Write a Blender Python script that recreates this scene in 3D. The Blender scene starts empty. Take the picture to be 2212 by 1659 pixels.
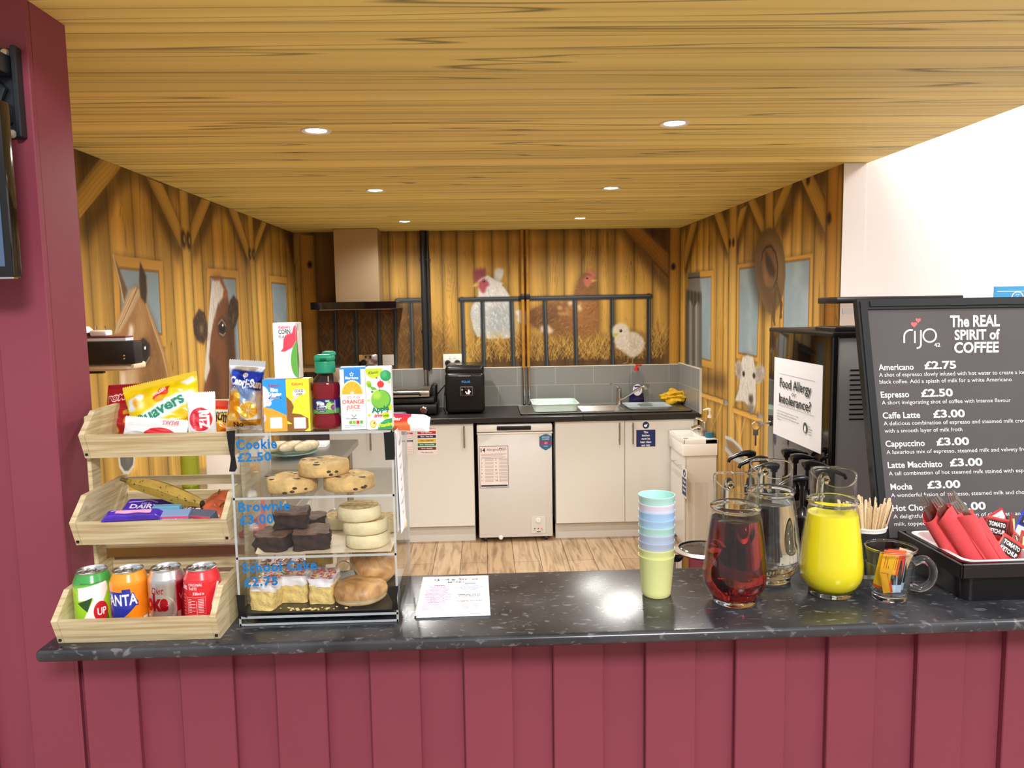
import bpy, bmesh, math, random
import numpy as np
from mathutils import Vector, Matrix
S = bpy.context.scene
COL = S.collection
PI = math.pi
random.seed(7)
RNG = np.random.default_rng(11)

# ---------------------------------------------------------------- camera
PW, PH, FPX = 2212, 1659, 1670.0
YAW, PITCH, ROLL, CAMZ = math.radians(2.08), math.radians(5.82), math.radians(0.91), 1.70
FWD = np.array([math.sin(YAW)*math.cos(PITCH), math.cos(YAW)*math.cos(PITCH), -math.sin(PITCH)])
_r0 = np.array([math.cos(YAW), -math.sin(YAW), 0.0]); _u0 = np.cross(_r0, FWD)
RGT = math.cos(ROLL)*_r0 - math.sin(ROLL)*_u0
UPV = np.cross(RGT, FWD)
CAMP = np.array([0, 0, CAMZ])
cam = bpy.data.objects.new('camera', bpy.data.cameras.new('camera'))
COL.objects.link(cam)
cam.data.sensor_width = 36.0
cam.data.lens = FPX/PW*36.0
cam.data.clip_start = 0.02
_m = Matrix.Identity(4)
for _i in range(3):
    _m[_i][0] = RGT[_i]; _m[_i][1] = UPV[_i]; _m[_i][2] = -FWD[_i]; _m[_i][3] = CAMP[_i]
cam.matrix_world = _m
S.camera = cam

def at(px, py, axis, val):
    """point of the photograph's pixel ray on the plane axis = val"""
    d = FWD + RGT*(px-PW/2)/FPX - UPV*(py-PH/2)/FPX
    t = (val-CAMP[axis])/d[axis]
    return CAMP + t*d

# ---------------------------------------------------------------- world, exposure, hall lighting
S.view_settings.view_transform = 'Standard'
S.view_settings.look = 'None'
S.view_settings.gamma = 1.0
S.view_settings.use_curve_mapping = False
S.view_settings.exposure = 0.08
try:
    S.cycles.transparent_max_bounces = 48
    S.cycles.max_bounces = 14
    S.cycles.transmission_bounces = 14
    S.cycles.caustics_refractive = True
    S.cycles.sample_clamp_indirect = 6.0
except Exception:
    pass
W = bpy.data.worlds.new('World'); S.world = W; W.use_nodes = True
_n = W.node_tree.nodes; _l = W.node_tree.links
# the unseen hall: pale floor below, dim walls around, lit ceiling above
_tc = _n.new('ShaderNodeTexCoord'); _sp = _n.new('ShaderNodeSeparateXYZ'); _l.new(_tc.outputs['Generated'], _sp.inputs[0])
_mr = _n.new('ShaderNodeMapRange'); _mr.inputs['From Min'].default_value = -1; _mr.inputs['From Max'].default_value = 1; _l.new(_sp.outputs['Z'], _mr.inputs['Value'])
_cr = _n.new('ShaderNodeValToRGB'); _e = _cr.color_ramp.elements
_e[0].position = 0.22; _e[0].color = (1.75, 1.66, 1.55, 1); _e[1].position = 0.80; _e[1].color = (1.15, 1.12, 1.10, 1)
for _p, _v in ((0.34, 0.50), (0.62, 0.54)):
    _x = _e.new(_p); _x.color = (_v, _v*.97, _v*.95, 1)
_l.new(_mr.outputs[0], _cr.inputs['Fac']); _l.new(_cr.outputs['Color'], _n['Background'].inputs[0])
_n['Background'].inputs[1].default_value = 1.0

def area(name, loc, target, sx, sy, power, col):
    l = bpy.data.lights.new(name, 'AREA'); l.shape = 'RECTANGLE'; l.size = sx; l.size_y = sy
    l.energy = power; l.color = col
    o = bpy.data.objects.new(name, l); COL.objects.link(o)
    o.location = loc
    o.rotation_euler = (Vector(target)-Vector(loc)).to_track_quat('-Z', 'Y').to_euler()
    return o
# ceiling light panels of the hall the photographer stands in
area('hall_light_panel', (0.9, -2.3, 3.5), (0.2, 1.6, 1.0), 1.0, 0.5, 150, (1.0, 0.95, 0.92))
area('hall_light_panel', (3.4, 0.6, 3.6), (2.2, 3.3, 1.5), 1.2, 0.6, 60, (1.0, 0.94, 0.92))

LIGHTS = [(683, 282), (1457, 266), (811, 411), (1320, 406), (874, 478), (1253, 471)]
CEIL = 2.2785
LIGHT_XY = [tuple(at(a, b, 2, CEIL)[:2]) for a, b in LIGHTS]
SPOT_W = 58

# ---------------------------------------------------------------- helpers
def lin1(c):
    return c/12.92 if c <= 0.04045 else ((c+0.055)/1.055)**2.4
def lin(c):
    """'#rrggbb' or (r,g,b) 0..255 display colour -> linear rgb"""
    if isinstance(c, str):
        c = [int(c[i:i+2], 16) for i in (1, 3, 5)]
    return tuple(lin1(v/255.0) for v in c)

MATS = {}
def mat(name, col=(200, 200, 200), rough=0.5, metal=0.0, spec=0.5, noise=0.0, nscale=40, bump=0.0, bscale=80, alpha=None, trans=0.0, ior=1.45, emit=0.0, coat=0.0, sheen=0.0, sss=0.0):
    if name in MATS: return MATS[name]
    m = bpy.data.materials.new(name); m.use_nodes = True
    nt = m.node_tree; b = nt.nodes['Principled BSDF']
    c = lin(col)
    b.inputs['Base Color'].default_value = (*c, 1)
    b.inputs['Roughness'].default_value = rough
    b.inputs['Metallic'].default_value = metal
    b.inputs['Specular IOR Level'].default_value = spec
    b.inputs['IOR'].default_value = ior
    b.inputs['Transmission Weight'].default_value = trans
    b.inputs['Coat Weight'].default_value = coat
    if sss:
        b.inputs['Subsurface Weight'].default_value = sss; b.inputs['Subsurface Scale'].default_value = 0.01
    if emit:
        b.inputs['Emission Color'].default_value = (*c, 1); b.inputs['Emission Strength'].default_value = emit
    tc = nt.nodes.new('ShaderNodeTexCoord')
    if noise:
        n = nt.nodes.new('ShaderNodeTexNoise'); n.inputs['Scale'].default_value = nscale; n.inputs['Detail'].default_value = 4
        nt.links.new(tc.outputs['Object'], n.inputs['Vector'])
        r = nt.nodes.new('ShaderNodeValToRGB')
        r.color_ramp.elements[0].position = 0.3; r.color_ramp.elements[1].position = 0.7
        r.color_ramp.elements[0].color = (*[v*(1-noise) for v in c], 1)
        r.color_ramp.elements[1].color = (*[min(1, v*(1+noise*0.7)) for v in c], 1)
        nt.links.new(n.outputs['Fac'], r.inputs['Fac']); nt.links.new(r.outputs['Color'], b.inputs['Base Color'])
    if bump:
        n2 = nt.nodes.new('ShaderNodeTexNoise'); n2.inputs['Scale'].default_value = bscale; n2.inputs['Detail'].default_value = 5
        nt.links.new(tc.outputs['Object'], n2.inputs['Vector'])
        bp = nt.nodes.new('ShaderNodeBump'); bp.inputs['Strength'].default_value = bump; bp.inputs['Distance'].default_value = 0.004
        nt.links.new(n2.outputs['Fac'], bp.inputs['Height']); nt.links.new(bp.outputs['Normal'], b.inputs['Normal'])
    MATS[name] = m
    return m

def art_mat(name, rough=0.5, metal=0.0, coat=0.0, bump=0.0, bscale=60):
    """material showing the print or paint stored in a mesh's colour attribute"""
    if name in MATS: return MATS[name]
    m = mat(name, rough=rough, metal=metal, coat=coat, bump=bump, bscale=bscale)
    nt = m.node_tree
    a = nt.nodes.new('ShaderNodeAttribute'); a.attribute_name = 'art'
    nt.links.new(a.outputs['Color'], nt.nodes['Principled BSDF'].inputs['Base Color'])
    return m

def clear_mat(name, tint=(255, 255, 255), refl=1.0, rough=0.03):
    """thin clear sheet: sees through, reflects by Fresnel"""
    if name in MATS: return MATS[name]
    m = bpy.data.materials.new(name); m.use_nodes = True; nt = m.node_tree
    nt.nodes.remove(nt.nodes['Principled BSDF'])
    out = nt.nodes['Material Output']
    t = nt.nodes.new('ShaderNodeBsdfTransparent'); t.inputs[0].default_value = (*lin(tint), 1)
    g = nt.nodes.new('ShaderNodeBsdfGlossy'); g.inputs['Roughness'].default_value = rough
    # Schlick reflectance, the same from both sides of the sheet
    ge = nt.nodes.new('ShaderNodeNewGeometry'); dp = nt.nodes.new('ShaderNodeVectorMath'); dp.operation = 'DOT_PRODUCT'
    nt.links.new(ge.outputs['Normal'], dp.inputs[0]); nt.links.new(ge.outputs['Incoming'], dp.inputs[1])
    def mth(op, x, y=None, clamp=False):
        n = nt.nodes.new('ShaderNodeMath'); n.operation = op; n.use_clamp = clamp
        for i, v in enumerate((x, y)):
            if v is None: continue
            if isinstance(v, (int, float)): n.inputs[i].default_value = v
            else: nt.links.new(v, n.inputs[i])
        return n
    co = mth('ABSOLUTE', dp.outputs['Value'])
    pw = mth('POWER', mth('SUBTRACT', 1.0, co.outputs[0], True).outputs[0], 5.0)
    f = mth('MULTIPLY_ADD', pw.outputs[0], 0.6); f.inputs[2].default_value = 0.024
    mu = mth('MULTIPLY', f.outputs[0], refl, True)
    mx = nt.nodes.new('ShaderNodeMixShader')
    nt.links.new(mu.outputs[0], mx.inputs[0])
    nt.links.new(t.outputs[0], mx.inputs[1]); nt.links.new(g.outputs[0], mx.inputs[2])
    nt.links.new(mx.outputs[0], out.inputs['Surface'])
    MATS[name] = m
    return m

def tag(o, label=None, cat=None, group=None, kind=None):
    if label: o['label'] = label
    if cat: o['category'] = cat
    if group: o['group'] = group
    if kind: o['kind'] = kind
    return o
def thing(name, label, cat, loc=(0, 0, 0), rot=(0, 0, 0), group=None):
    o = bpy.data.objects.new(name, None); COL.objects.link(o)
    o.empty_display_size = 0.05
    o.location = loc; o.rotation_euler = rot
    return tag(o, label, cat, group)

class MB:
    """collects shapes, builds ONE mesh object"""
    def __init__(s): s.v = []; s.f = []
    def add(s, v, f, M=None):
        n = len(s.v)
        if M is not None: v = [M @ Vector(p) for p in v]
        s.v += [tuple(p) for p in v]; s.f += [tuple(i+n for i in q) for q in f]
        return s
    def box(s, x0, x1, y0, y1, z0, z1, bev=0.0, seg=2, M=None):
        if bev <= 0:
            v = [(x, y, z) for z in (z0, z1) for y in (y0, y1) for x in (x0, x1)]
            f = [(0, 2, 3, 1), (4, 5, 7, 6), (0, 1, 5, 4), (2, 6, 7, 3), (0, 4, 6, 2), (1, 3, 7, 5)]
            return s.add(v, f, M)
        bm = bmesh.new(); bmesh.ops.create_cube(bm, size=1)
        for q in bm.verts:
            q.co = ((x0+x1)/2+q.co.x*(x1-x0), (y0+y1)/2+q.co.y*(y1-y0), (z0+z1)/2+q.co.z*(z1-z0))
        bmesh.ops.bevel(bm, geom=bm.edges[:], offset=min(bev, abs(x1-x0)*.49, abs(y1-y0)*.49, abs(z1-z0)*.49), segments=seg, profile=0.5, affect='EDGES')
        return s.bm(bm, M)
    def bm(s, bm, M=None):
        bm.verts.index_update()
        s.add([q.co[:] for q in bm.verts], [[q.index for q in fc.verts] for fc in bm.faces], M); bm.free()
        return s
    def lathe(s, prof, n=40, M=None, wave=None, caps=True):
        v = []; f = []; k = len(prof)
        for j in range(n):
            a = 2*PI*j/n; c, d = math.cos(a), math.sin(a)
            for i, (r, z) in enumerate(prof):
                if wave: r, z = wave(r, z, a, i)
                v.append((r*c, r*d, z))
        for j in range(n):
            q = (j+1) % n
            for i in range(k-1):
                f.append((j*k+i, q*k+i, q*k+i+1, j*k+i+1))
        if caps:
            if prof[0][0] > 1e-6: f.append(tuple(j*k for j in range(n))[::-1])
            if prof[-1][0] > 1e-6: f.append(tuple(j*k+k-1 for j in range(n)))
        return s.add(v, f, M)
    def cyl(s, p, q, r, n=16, r2=None):
        return s.tube([p, q], [r, r if r2 is None else r2], n)
    def tube(s, pts, r, n=10, cap=True, closed=False):
        pts = [Vector(p) for p in pts]; k = len(pts)
        rs = r if isinstance(r, (list, tuple)) else [r]*k
        v = []; f = []; up = None
        for i, p in enumerate(pts):
            if closed: t = pts[(i+1) % k]-pts[i-1]
            else: t = pts[min(i+1, k-1)]-pts[max(i-1, 0)]
            t = t.normalized()
            if up is None:
                up = t.orthogonal().normalized()
            up = (up-t*up.dot(t))
            up = up.normalized() if up.length > 1e-6 else t.orthogonal().normalized()
            w = t.cross(up)
            for j in range(n):
                a = 2*PI*j/n
                v.append(tuple(p+(up*math.cos(a)+w*math.sin(a))*rs[i]))
        for i in range(k if closed else k-1):
            i2 = (i+1) % k
            for j in range(n):
                j2 = (j+1) % n
                f.append((i*n+j, i*n+j2, i2*n+j2, i2*n+j))
        if cap and not closed:
            f.append(tuple(range(n))[::-1]); f.append(tuple((k-1)*n+j for j in range(n)))
        return s.add(v, f)
    def prism(s, poly, fn, d0, d1, M=None):
        """polygon (u,v) extruded between depths, fn(u,v,d)->xyz"""
        k = len(poly)
        v = [fn(u, w, d0) for u, w in poly]+[fn(u, w, d1) for u, w in poly]
        f = [tuple(range(k))[::-1], tuple(range(k, 2*k))]+[(i, (i+1) % k, k+(i+1) % k, k+i) for i in range(k)]
        return s.add(v, f, M)
    def sphere(s, c, rx, ry=None, rz=None, nu=20, nv=12, M=None, fn=None):
        ry = rx if ry is None else ry; rz = rx if rz is None else rz
        v = []; f = []
        for i in range(nv+1):
            th = PI*i/nv
            for j in range(nu):
                a = 2*PI*j/nu
                p = [math.sin(th)*math.cos(a), math.sin(th)*math.sin(a), math.cos(th)]
                if fn: p = fn(*p)
                v.append((c[0]+rx*p[0], c[1]+ry*p[1], c[2]+rz*p[2]))
        for i in range(nv):
            for j in range(nu):
                f.append((i*nu+j, (i+1)*nu+j, (i+1)*nu+(j+1) % nu, i*nu+(j+1) % nu))
        return s.add(v, f, M)
    def build(s, name, m, parent=None, label=None, smooth=True, loc=None, rot=None, ang=35, fix=True):
        me = bpy.data.meshes.new(name); me.from_pydata(s.v, [], s.f); me.update()
        if fix:
            bm = bmesh.new(); bm.from_mesh(me)
            bmesh.ops.remove_doubles(bm, verts=bm.verts, dist=1e-6)
            bmesh.ops.recalc_face_normals(bm, faces=bm.faces); bm.to_mesh(me); bm.free()
        me.materials.append(m)
        if smooth:
            me.shade_smooth()
            try: me.set_sharp_from_angle(angle=math.radians(ang))
            except Exception: pass
        o = bpy.data.objects.new(name, me); COL.objects.link(o)
        if parent is not None: o.parent = parent
        if loc is not None: o.location = loc
        if rot is not None: o.rotation_euler = rot
        if label: o['label'] = label
        return o

def TR(loc=(0, 0, 0), rx=0, ry=0, rz=0, sc=1):
    return Matrix.Translation(loc) @ Matrix.Rotation(rz, 4, 'Z') @ Matrix.Rotation(ry, 4, 'Y') @ Matrix.Rotation(rx, 4, 'X') @ Matrix.Scale(sc, 4)

# ---- lettering
_TC = {}
def text_geo(s, bold=0.0, shear=0.0, space=1.0):
    """2-D filled letters at size 1: (verts Nx2, faces)"""
    k = (s, bold, shear, space)
    if k in _TC: return _TC[k]
    cu = bpy.data.curves.new('t', 'FONT'); cu.body = s; cu.size = 1; cu.offset = bold; cu.shear = shear; cu.space_character = space
    cu.resolution_u = 3; cu.fill_mode = 'FRONT'
    o = bpy.data.objects.new('t', cu); COL.objects.link(o)
    bpy.context.view_layer.update()
    dg = bpy.context.evaluated_depsgraph_get()
    me = bpy.data.meshes.new_from_object(o.evaluated_get(dg))
    v = np.array([q.co[:2] for q in me.vertices]).reshape(-1, 2); f = [tuple(p.vertices) for p in me.polygons]
    bpy.data.objects.remove(o); bpy.data.curves.remove(cu); bpy.data.meshes.remove(me)
    _TC[k] = (v, f)
    return _TC[k]

class Print:
    """flat marks (letters, bars, shapes) laid just above a surface; fn(u,v,d)->xyz; one mesh per colour"""
    def __init__(s, parent, fn, step=0.00003, base=0.0003, sep=False):
        s.p = parent; s.fn = fn; s.d = base; s.step = step; s.sep = sep; s.n = 0; s.l = {}
    def _put(s, V, F, m, name, rise=True):
        s.n += 1; k = (m.name, name, s.n if s.sep and name == 'lettering' else 0)
        if k not in s.l: s.l[k] = (m, name, [], [])
        _, _, vv, ff = s.l[k]; n = len(vv)
        d = s.d+s.step
        if rise: s.d = d
        vv += [s.fn(a, b, d) for a, b in V]; ff += [tuple(i+n for i in q) for q in F]
    def poly(s, pts, m, name='print'):
        bm = bmesh.new(); fc = bm.faces.new([bm.verts.new((a, b, 0)) for a, b in pts])
        bmesh.ops.triangulate(bm, faces=[fc]); bm.verts.index_update()
        s._put([q.co[:2] for q in bm.verts], [[w.index for w in f.verts] for f in bm.faces], m, name); bm.free()
        return s
    def rect(s, u0, u1, v0, v1, m, name='print', r=0.0):
        if r <= 0: pts = [(u0, v0), (u1, v0), (u1, v1), (u0, v1)]
        else:
            pts = []
            for cx, cy, a0 in ((u1-r, v0+r, -PI/2), (u1-r, v1-r, 0), (u0+r, v1-r, PI/2), (u0+r, v0+r, PI)):
                pts += [(cx+r*math.cos(a0+PI/2*i/4), cy+r*math.sin(a0+PI/2*i/4)) for i in range(5)]
        return s.poly(pts, m, name)
    def ell(s, cu, cv, ru, rv, m, name='print', n=24):
        return s.poly([(cu+ru*math.cos(2*PI*i/n), cv+rv*math.sin(2*PI*i/n)) for i in range(n)], m, name)
    def line(s, pts, w, m, name='print'):
        V = []; F = []
        for (a, b), (c, d) in zip(pts, pts[1:]):
            L = math.hypot(c-a, d-b) or 1; nx, ny = -(d-b)/L*w/2, (c-a)/L*w/2
            n = len(V); V += [(a+nx, b+ny), (c+nx, d+ny), (c-nx, d-ny), (a-nx, b-ny)]; F.append((n, n+3, n+2, n+1))
        s._put(V, F, m, name)
        return s
    def text(s, t, u, v, h, m, align='L', width=None, bold=0.0, shear=0.0, rot=0.0, name='lettering', space=1.0):
        """h = capital height; width squeezes the line to that length"""
        V, F = text_geo(t, bold, shear, space)
        if not len(V): return 0
        sc = h/0.70
        x0, x1 = V[:, 0].min(), V[:, 0].max()
        sx = sc if width is None else width/(x1-x0)
        w = (x1-x0)*sx
        off = {'L': 0, 'C': -w/2, 'R': -w}[align]
        X = (V[:, 0]-x0)*sx+off; Y = V[:, 1]*sc
        c, q = math.cos(rot), math.sin(rot)
        s._put(list(zip(u+X*c-Y*q, v+X*q+Y*c)), F, m, name, False)
        return w
    def flush(s):
        for m, name, vv, ff in s.l.values():
            me = bpy.data.meshes.new(name); me.from_pydata([tuple(p) for p in vv], [], ff); me.update(); me.materials.append(m)
            o = bpy.data.objects.new(name, me); COL.objects.link(o)
            if s.p is not None: o.parent = s.p
        s.l = {}

def plane_fn(o, U, V):
    o, U, V = (np.array(a, float) for a in (o, U, V)); N = np.cross(U, V); N /= np.linalg.norm(N)
    return lambda u, v, d: tuple(o+U*u+V*v+N*d)

# ---- painting: a little 2-D painter whose canvas becomes the colour attribute of a grid
def box_blur(a, r):
    if r < 1: return a
    for ax in (0, 1):
        k = 2*r+1
        p = np.pad(a, [(r+1, r) if i == ax else (0, 0) for i in range(a.ndim)], mode='edge')
        c = np.cumsum(p, axis=ax)
        n = a.shape[ax]
        hi = np.take(c, range(k, k+n), axis=ax); lo = np.take(c, range(0, n), axis=ax)
        a = (hi-lo)/k
    return a
def vnoise(h, w, sy, sx, seed=0, octs=4):
    """smooth noise 0..1; sy, sx = cell size in pixels"""
    g = np.random.default_rng(seed); out = np.zeros((h, w)); amp = 1; tot = 0
    for o in range(octs):
        cy, cx = max(2, int(h/sy)+3), max(2, int(w/sx)+3)
        t = g.random((cy, cx))
        y = np.arange(h)/sy; x = np.arange(w)/sx
        y0 = np.clip(y.astype(int), 0, cy-2); x0 = np.clip(x.astype(int), 0, cx-2)
        fy = np.clip(y-y0, 0, 1); fx = np.clip(x-x0, 0, 1); fy = (fy*fy*(3-2*fy))[:, None]; fx = (fx*fx*(3-2*fx))[None, :]
        a = t[y0][:, x0]; b = t[y0][:, x0+1]; c = t[y0+1][:, x0]; d = t[y0+1][:, x0+1]
        out += amp*((a*(1-fx)+b*fx)*(1-fy)+(c*(1-fx)+d*fx)*fy); tot += amp
        amp *= .5; sy = max(1, sy/2); sx = max(1, sx/2)
    return out/tot
def C3(c):
    if isinstance(c, str): c = [int(c[i:i+2], 16) for i in (1, 3, 5)]
    return np.array(c, float)/255
class Art:
    def __init__(s, u0, u1, v0, v1, res, col=(255, 255, 255)):
        s.u0, s.u1, s.v0, s.v1 = u0, u1, v0, v1
        s.w = max(2, int(round((u1-u0)/res))+1); s.h = max(2, int(round((v1-v0)/res))+1); s.res = res
        s.U = np.linspace(u0, u1, s.w); s.V = np.linspace(v0, v1, s.h)
        s.a = np.ones((s.h, s.w, 3))*C3(col)
    def _win(s, lo, hi, pad):
        i0 = max(0, int((lo[0]-pad-s.u0)/s.res)); i1 = min(s.w, int((hi[0]+pad-s.u0)/s.res)+2)
        j0 = max(0, int((lo[1]-pad-s.v0)/s.res)); j1 = min(s.h, int((hi[1]+pad-s.v0)/s.res)+2)
        return i0, i1, j0, j1
    def _lay(s, win, mask, col, alpha):
        i0, i1, j0, j1 = win
        m = (mask*alpha)[..., None]
        s.a[j0:j1, i0:i1] = s.a[j0:j1, i0:i1]*(1-m)+C3(col)*m
    def _inside(s, pts, X, Y):
        m = np.zeros(X.shape, bool); n = len(pts)
        for k in range(n):
            xa, ya = pts[k]; xb, yb = pts[(k+1) % n]
            if ya == yb: continue
            m ^= ((ya > Y) != (yb > Y)) & (X < (xb-xa)*(Y-ya)/(yb-ya)+xa)
        return m
    def mask(s, pts, soft=0.0):
        p = np.array(pts); win = s._win(p.min(0), p.max(0), soft*2+s.res*2); i0, i1, j0, j1 = win
        if i1-i0 < 1 or j1-j0 < 1: return win, None
        acc = 0
        for dx, dy in ((-.25, -.25), (.25, -.25), (-.25, .25), (.25, .25)):
            X, Y = np.meshgrid(s.U[i0:i1]+dx*s.res, s.V[j0:j1]+dy*s.res)
            acc = acc+s._inside(pts, X, Y)
        m = acc/4.0
        r = int(round(soft/s.res))
        if r >= 1: m = box_blur(box_blur(m, r), max(1, r//2))
        return win, m
    def poly(s, pts, col, soft=0.0, alpha=1.0):
        win, m = s.mask(pts, soft)
        if m is not None: s._lay(win, m, col, alpha)
        return s
    def rect(s, u0, u1, v0, v1, col, soft=0, alpha=1.0): return s.poly([(u0, v0), (u1, v0), (u1, v1), (u0, v1)], col, soft, alpha)
    def ell(s, cu, cv, ru, rv, col, soft=0.0, alpha=1.0, rot=0.0, n=40):
        c, q = math.cos(rot), math.sin(rot)
        return s.poly([(cu+ru*math.cos(t)*c-rv*math.sin(t)*q, cv+ru*math.cos(t)*q+rv*math.sin(t)*c) for t in np.linspace(0, 2*PI, n, endpoint=False)], col, soft, alpha)
    def stroke(s, pts, w, col, alpha=1.0, taper=False, soft=None):
        p = np.array(pts, float); pad = w+s.res*2+(soft or 0)
        win = s._win(p.min(0), p.max(0), pad); i0, i1, j0, j1 = win
        if i1-i0 < 1 or j1-j0 < 1: return s
        X, Y = np.meshgrid(s.U[i0:i1], s.V[j0:j1]); best = np.full(X.shape, -1e9)
        n = len(p)-1; sf = soft or s.res
        for k in range(n):
            d = p[k+1]-p[k]; L = d@d or 1e-12
            t = np.clip(((X-p[k][0])*d[0]+(Y-p[k][1])*d[1])/L, 0, 1)
            D = np.hypot(X-p[k][0]-t*d[0], Y-p[k][1]-t*d[1])
            hw = w/2*(1-(k+t)/n) if taper else w/2
            best = np.maximum(best, hw-D)
        m = np.clip(best/sf+.5, 0, 1)
        s._lay(win, m, col, alpha)
        return s
    def text(s, t, u, v, h, col, align='L', width=None, bold=0.0, shear=0.0, rot=0.0, space=1.0, alpha=1.0):
        V, F = text_geo(t, bold, shear, space)
        if not len(V): return s
        sc = h/0.70; x0, x1 = V[:, 0].min(), V[:, 0].max(); sx = sc if width is None else width/(x1-x0); w = (x1-x0)*sx
        off = {'L': 0, 'C': -w/2, 'R': -w}[align]
        X = (V[:, 0]-x0)*sx+off; Y = V[:, 1]*sc; c, q = math.cos(rot), math.sin(rot)
        P = np.stack([u+X*c-Y*q, v+X*q+Y*c], 1)
        win = s._win(P.min(0), P.max(0), s.res*2); i0, i1, j0, j1 = win
        if i1-i0 < 1 or j1-j0 < 1: return s
        k = 3
        U = s.u0+(np.arange(i0*k, i1*k)-(k-1)/2)*s.res/k; Vv = s.v0+(np.arange(j0*k, j1*k)-(k-1)/2)*s.res/k
        m = np.zeros((len(Vv), len(U)), bool)
        for f in F:
            q3 = [tuple(P[i]) for i in f]
            lo = np.min(q3, 0); hi = np.max(q3, 0)
            a0, a1 = np.searchsorted(U, lo[0]), np.searchsorted(U, hi[0])+1; b0, b1 = np.searchsorted(Vv, lo[1]), np.searchsorted(Vv, hi[1])+1
            if a1 <= a0 or b1 <= b0: continue
            XX, YY = np.meshgrid(U[a0:a1], Vv[b0:b1])
            m[b0:b1, a0:a1] |= s._inside(q3, XX, YY)
        mm = m.reshape(j1-j0, k, i1-i0, k).mean((1, 3))
        s._lay(win, mm, col, alpha)
        return s
    def mul(s, f):
        s.a = np.clip(s.a*f, 0, 1); return s

def np_mesh(name, verts, faces, m, parent=None, art=None, smooth=True, label=None, loc=None, rot=None):
    """fast mesh from numpy; faces Nx4"""
    me = bpy.data.meshes.new(name)
    nv, nf = len(verts), len(faces); k = faces.shape[1]
    me.vertices.add(nv); me.vertices.foreach_set('co', np.ascontiguousarray(verts, np.float32).ravel())
    me.loops.add(nf*k); me.loops.foreach_set('vertex_index', np.ascontiguousarray(faces, np.int32).ravel())
    me.polygons.add(nf); me.polygons.foreach_set('loop_start', np.arange(0, nf*k, k, dtype=np.int32))
    me.update(calc_edges=True); me.validate()
    if art is not None:
        a = np.clip(art.reshape(-1, 3), 0, 1); L = np.where(a <= 0.04045, a/12.92, ((a+0.055)/1.055)**2.4)
        at_ = me.attributes.new('art', 'FLOAT_COLOR', 'POINT')
        at_.data.foreach_set('color', np.concatenate([L, np.ones((len(L), 1))], 1).astype(np.float32).ravel())
    me.materials.append(m)
    if smooth: me.shade_smooth()
    o = bpy.data.objects.new(name, me); COL.objects.link(o)
    if parent is not None: o.parent = parent
    if label: o['label'] = label
    if loc is not None: o.location = loc
    if rot is not None: o.rotation_euler = rot
    return o
def grid_faces(h, w, flip=False):
    i = np.arange(h*w).reshape(h, w)
    f = np.stack([i[:-1, :-1], i[:-1, 1:], i[1:, 1:], i[1:, :-1]], -1).reshape(-1, 4)
    return f[:, ::-1] if flip else f
def art_grid(name, art, fn, m, parent=None, flip=False, label=None, smooth=True):
    """fn(U,V arrays)-> (...,3)"""
    U, V = np.meshgrid(art.U, art.V)
    P = fn(U, V).reshape(-1, 3)
    return np_mesh(name, P, grid_faces(art.h, art.w, flip), m, parent, art.a, smooth, label)
# ================================================================ the barn room
XL, XR, YB = -1.44, 1.55, 6.05
YR0 = 3.32                      # near end of the right wall
CZ = 1.10                       # serving counter height
COLX, COLY0, COLY1 = -0.835, 1.54, 1.665

def struct(name, mb, m, parent=None, **k):
    o = mb.build(name, m, parent, **k)
    if parent is None: o['kind'] = 'structure'
    return o

OCH = '#b88f40'
def planks(A, edges, seed, base=OCH, tone=0.10, gs=1.0, dark=0.45):
    """painted vertical boards with grain"""
    h, w = A.h, A.w
    A.a[:] = C3(base)
    n = vnoise(h, w, 0.9/A.res, 0.02/A.res, seed)
    n2 = vnoise(h, w, 0.35/A.res, 0.10/A.res, seed+1)
    t = vnoise(h, w, 0.6/A.res, 0.012/A.res, seed+2, 2)
    wob = vnoise(h, w, 0.5/A.res, 0.05/A.res, seed+3, 2)
    ph = (np.arange(w)[None, :]*A.res/0.021+wob*5.0)
    line = np.clip(1-np.abs((ph % 1)-.5)*9, 0, 1)*np.clip((vnoise(h, w, .25/A.res, .06/A.res, seed+4, 2)-.52)*5, 0, 1)
    f = 0.93+0.13*n*gs+0.20*(n2-.5)-0.03*(t > .66)-0.30*line
    g = np.random.default_rng(seed)
    u = A.U
    for a, b in zip(edges[:-1], edges[1:]):
        k = (u >= a) & (u < b)
        if not k.any(): continue
        x = (u[k]-a)
        sh = (1+g.uniform(-tone, tone))*(1-dark*np.exp(-x/0.010))*(1-.22*np.exp(-(b-a-x)/0.016))*(1+.10*np.exp(-((x-(b-a)*.38)/0.022)**2))
        f[:, k] *= sh[None, :]
    hue = np.stack([np.ones_like(f), 1-.05*(1-np.clip(f, .5, 1)), 1-.35*(1-np.clip(f, .45, 1.05))], -1)
    A.a = np.clip(A.a*f[..., None]*hue, 0, 1)

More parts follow.
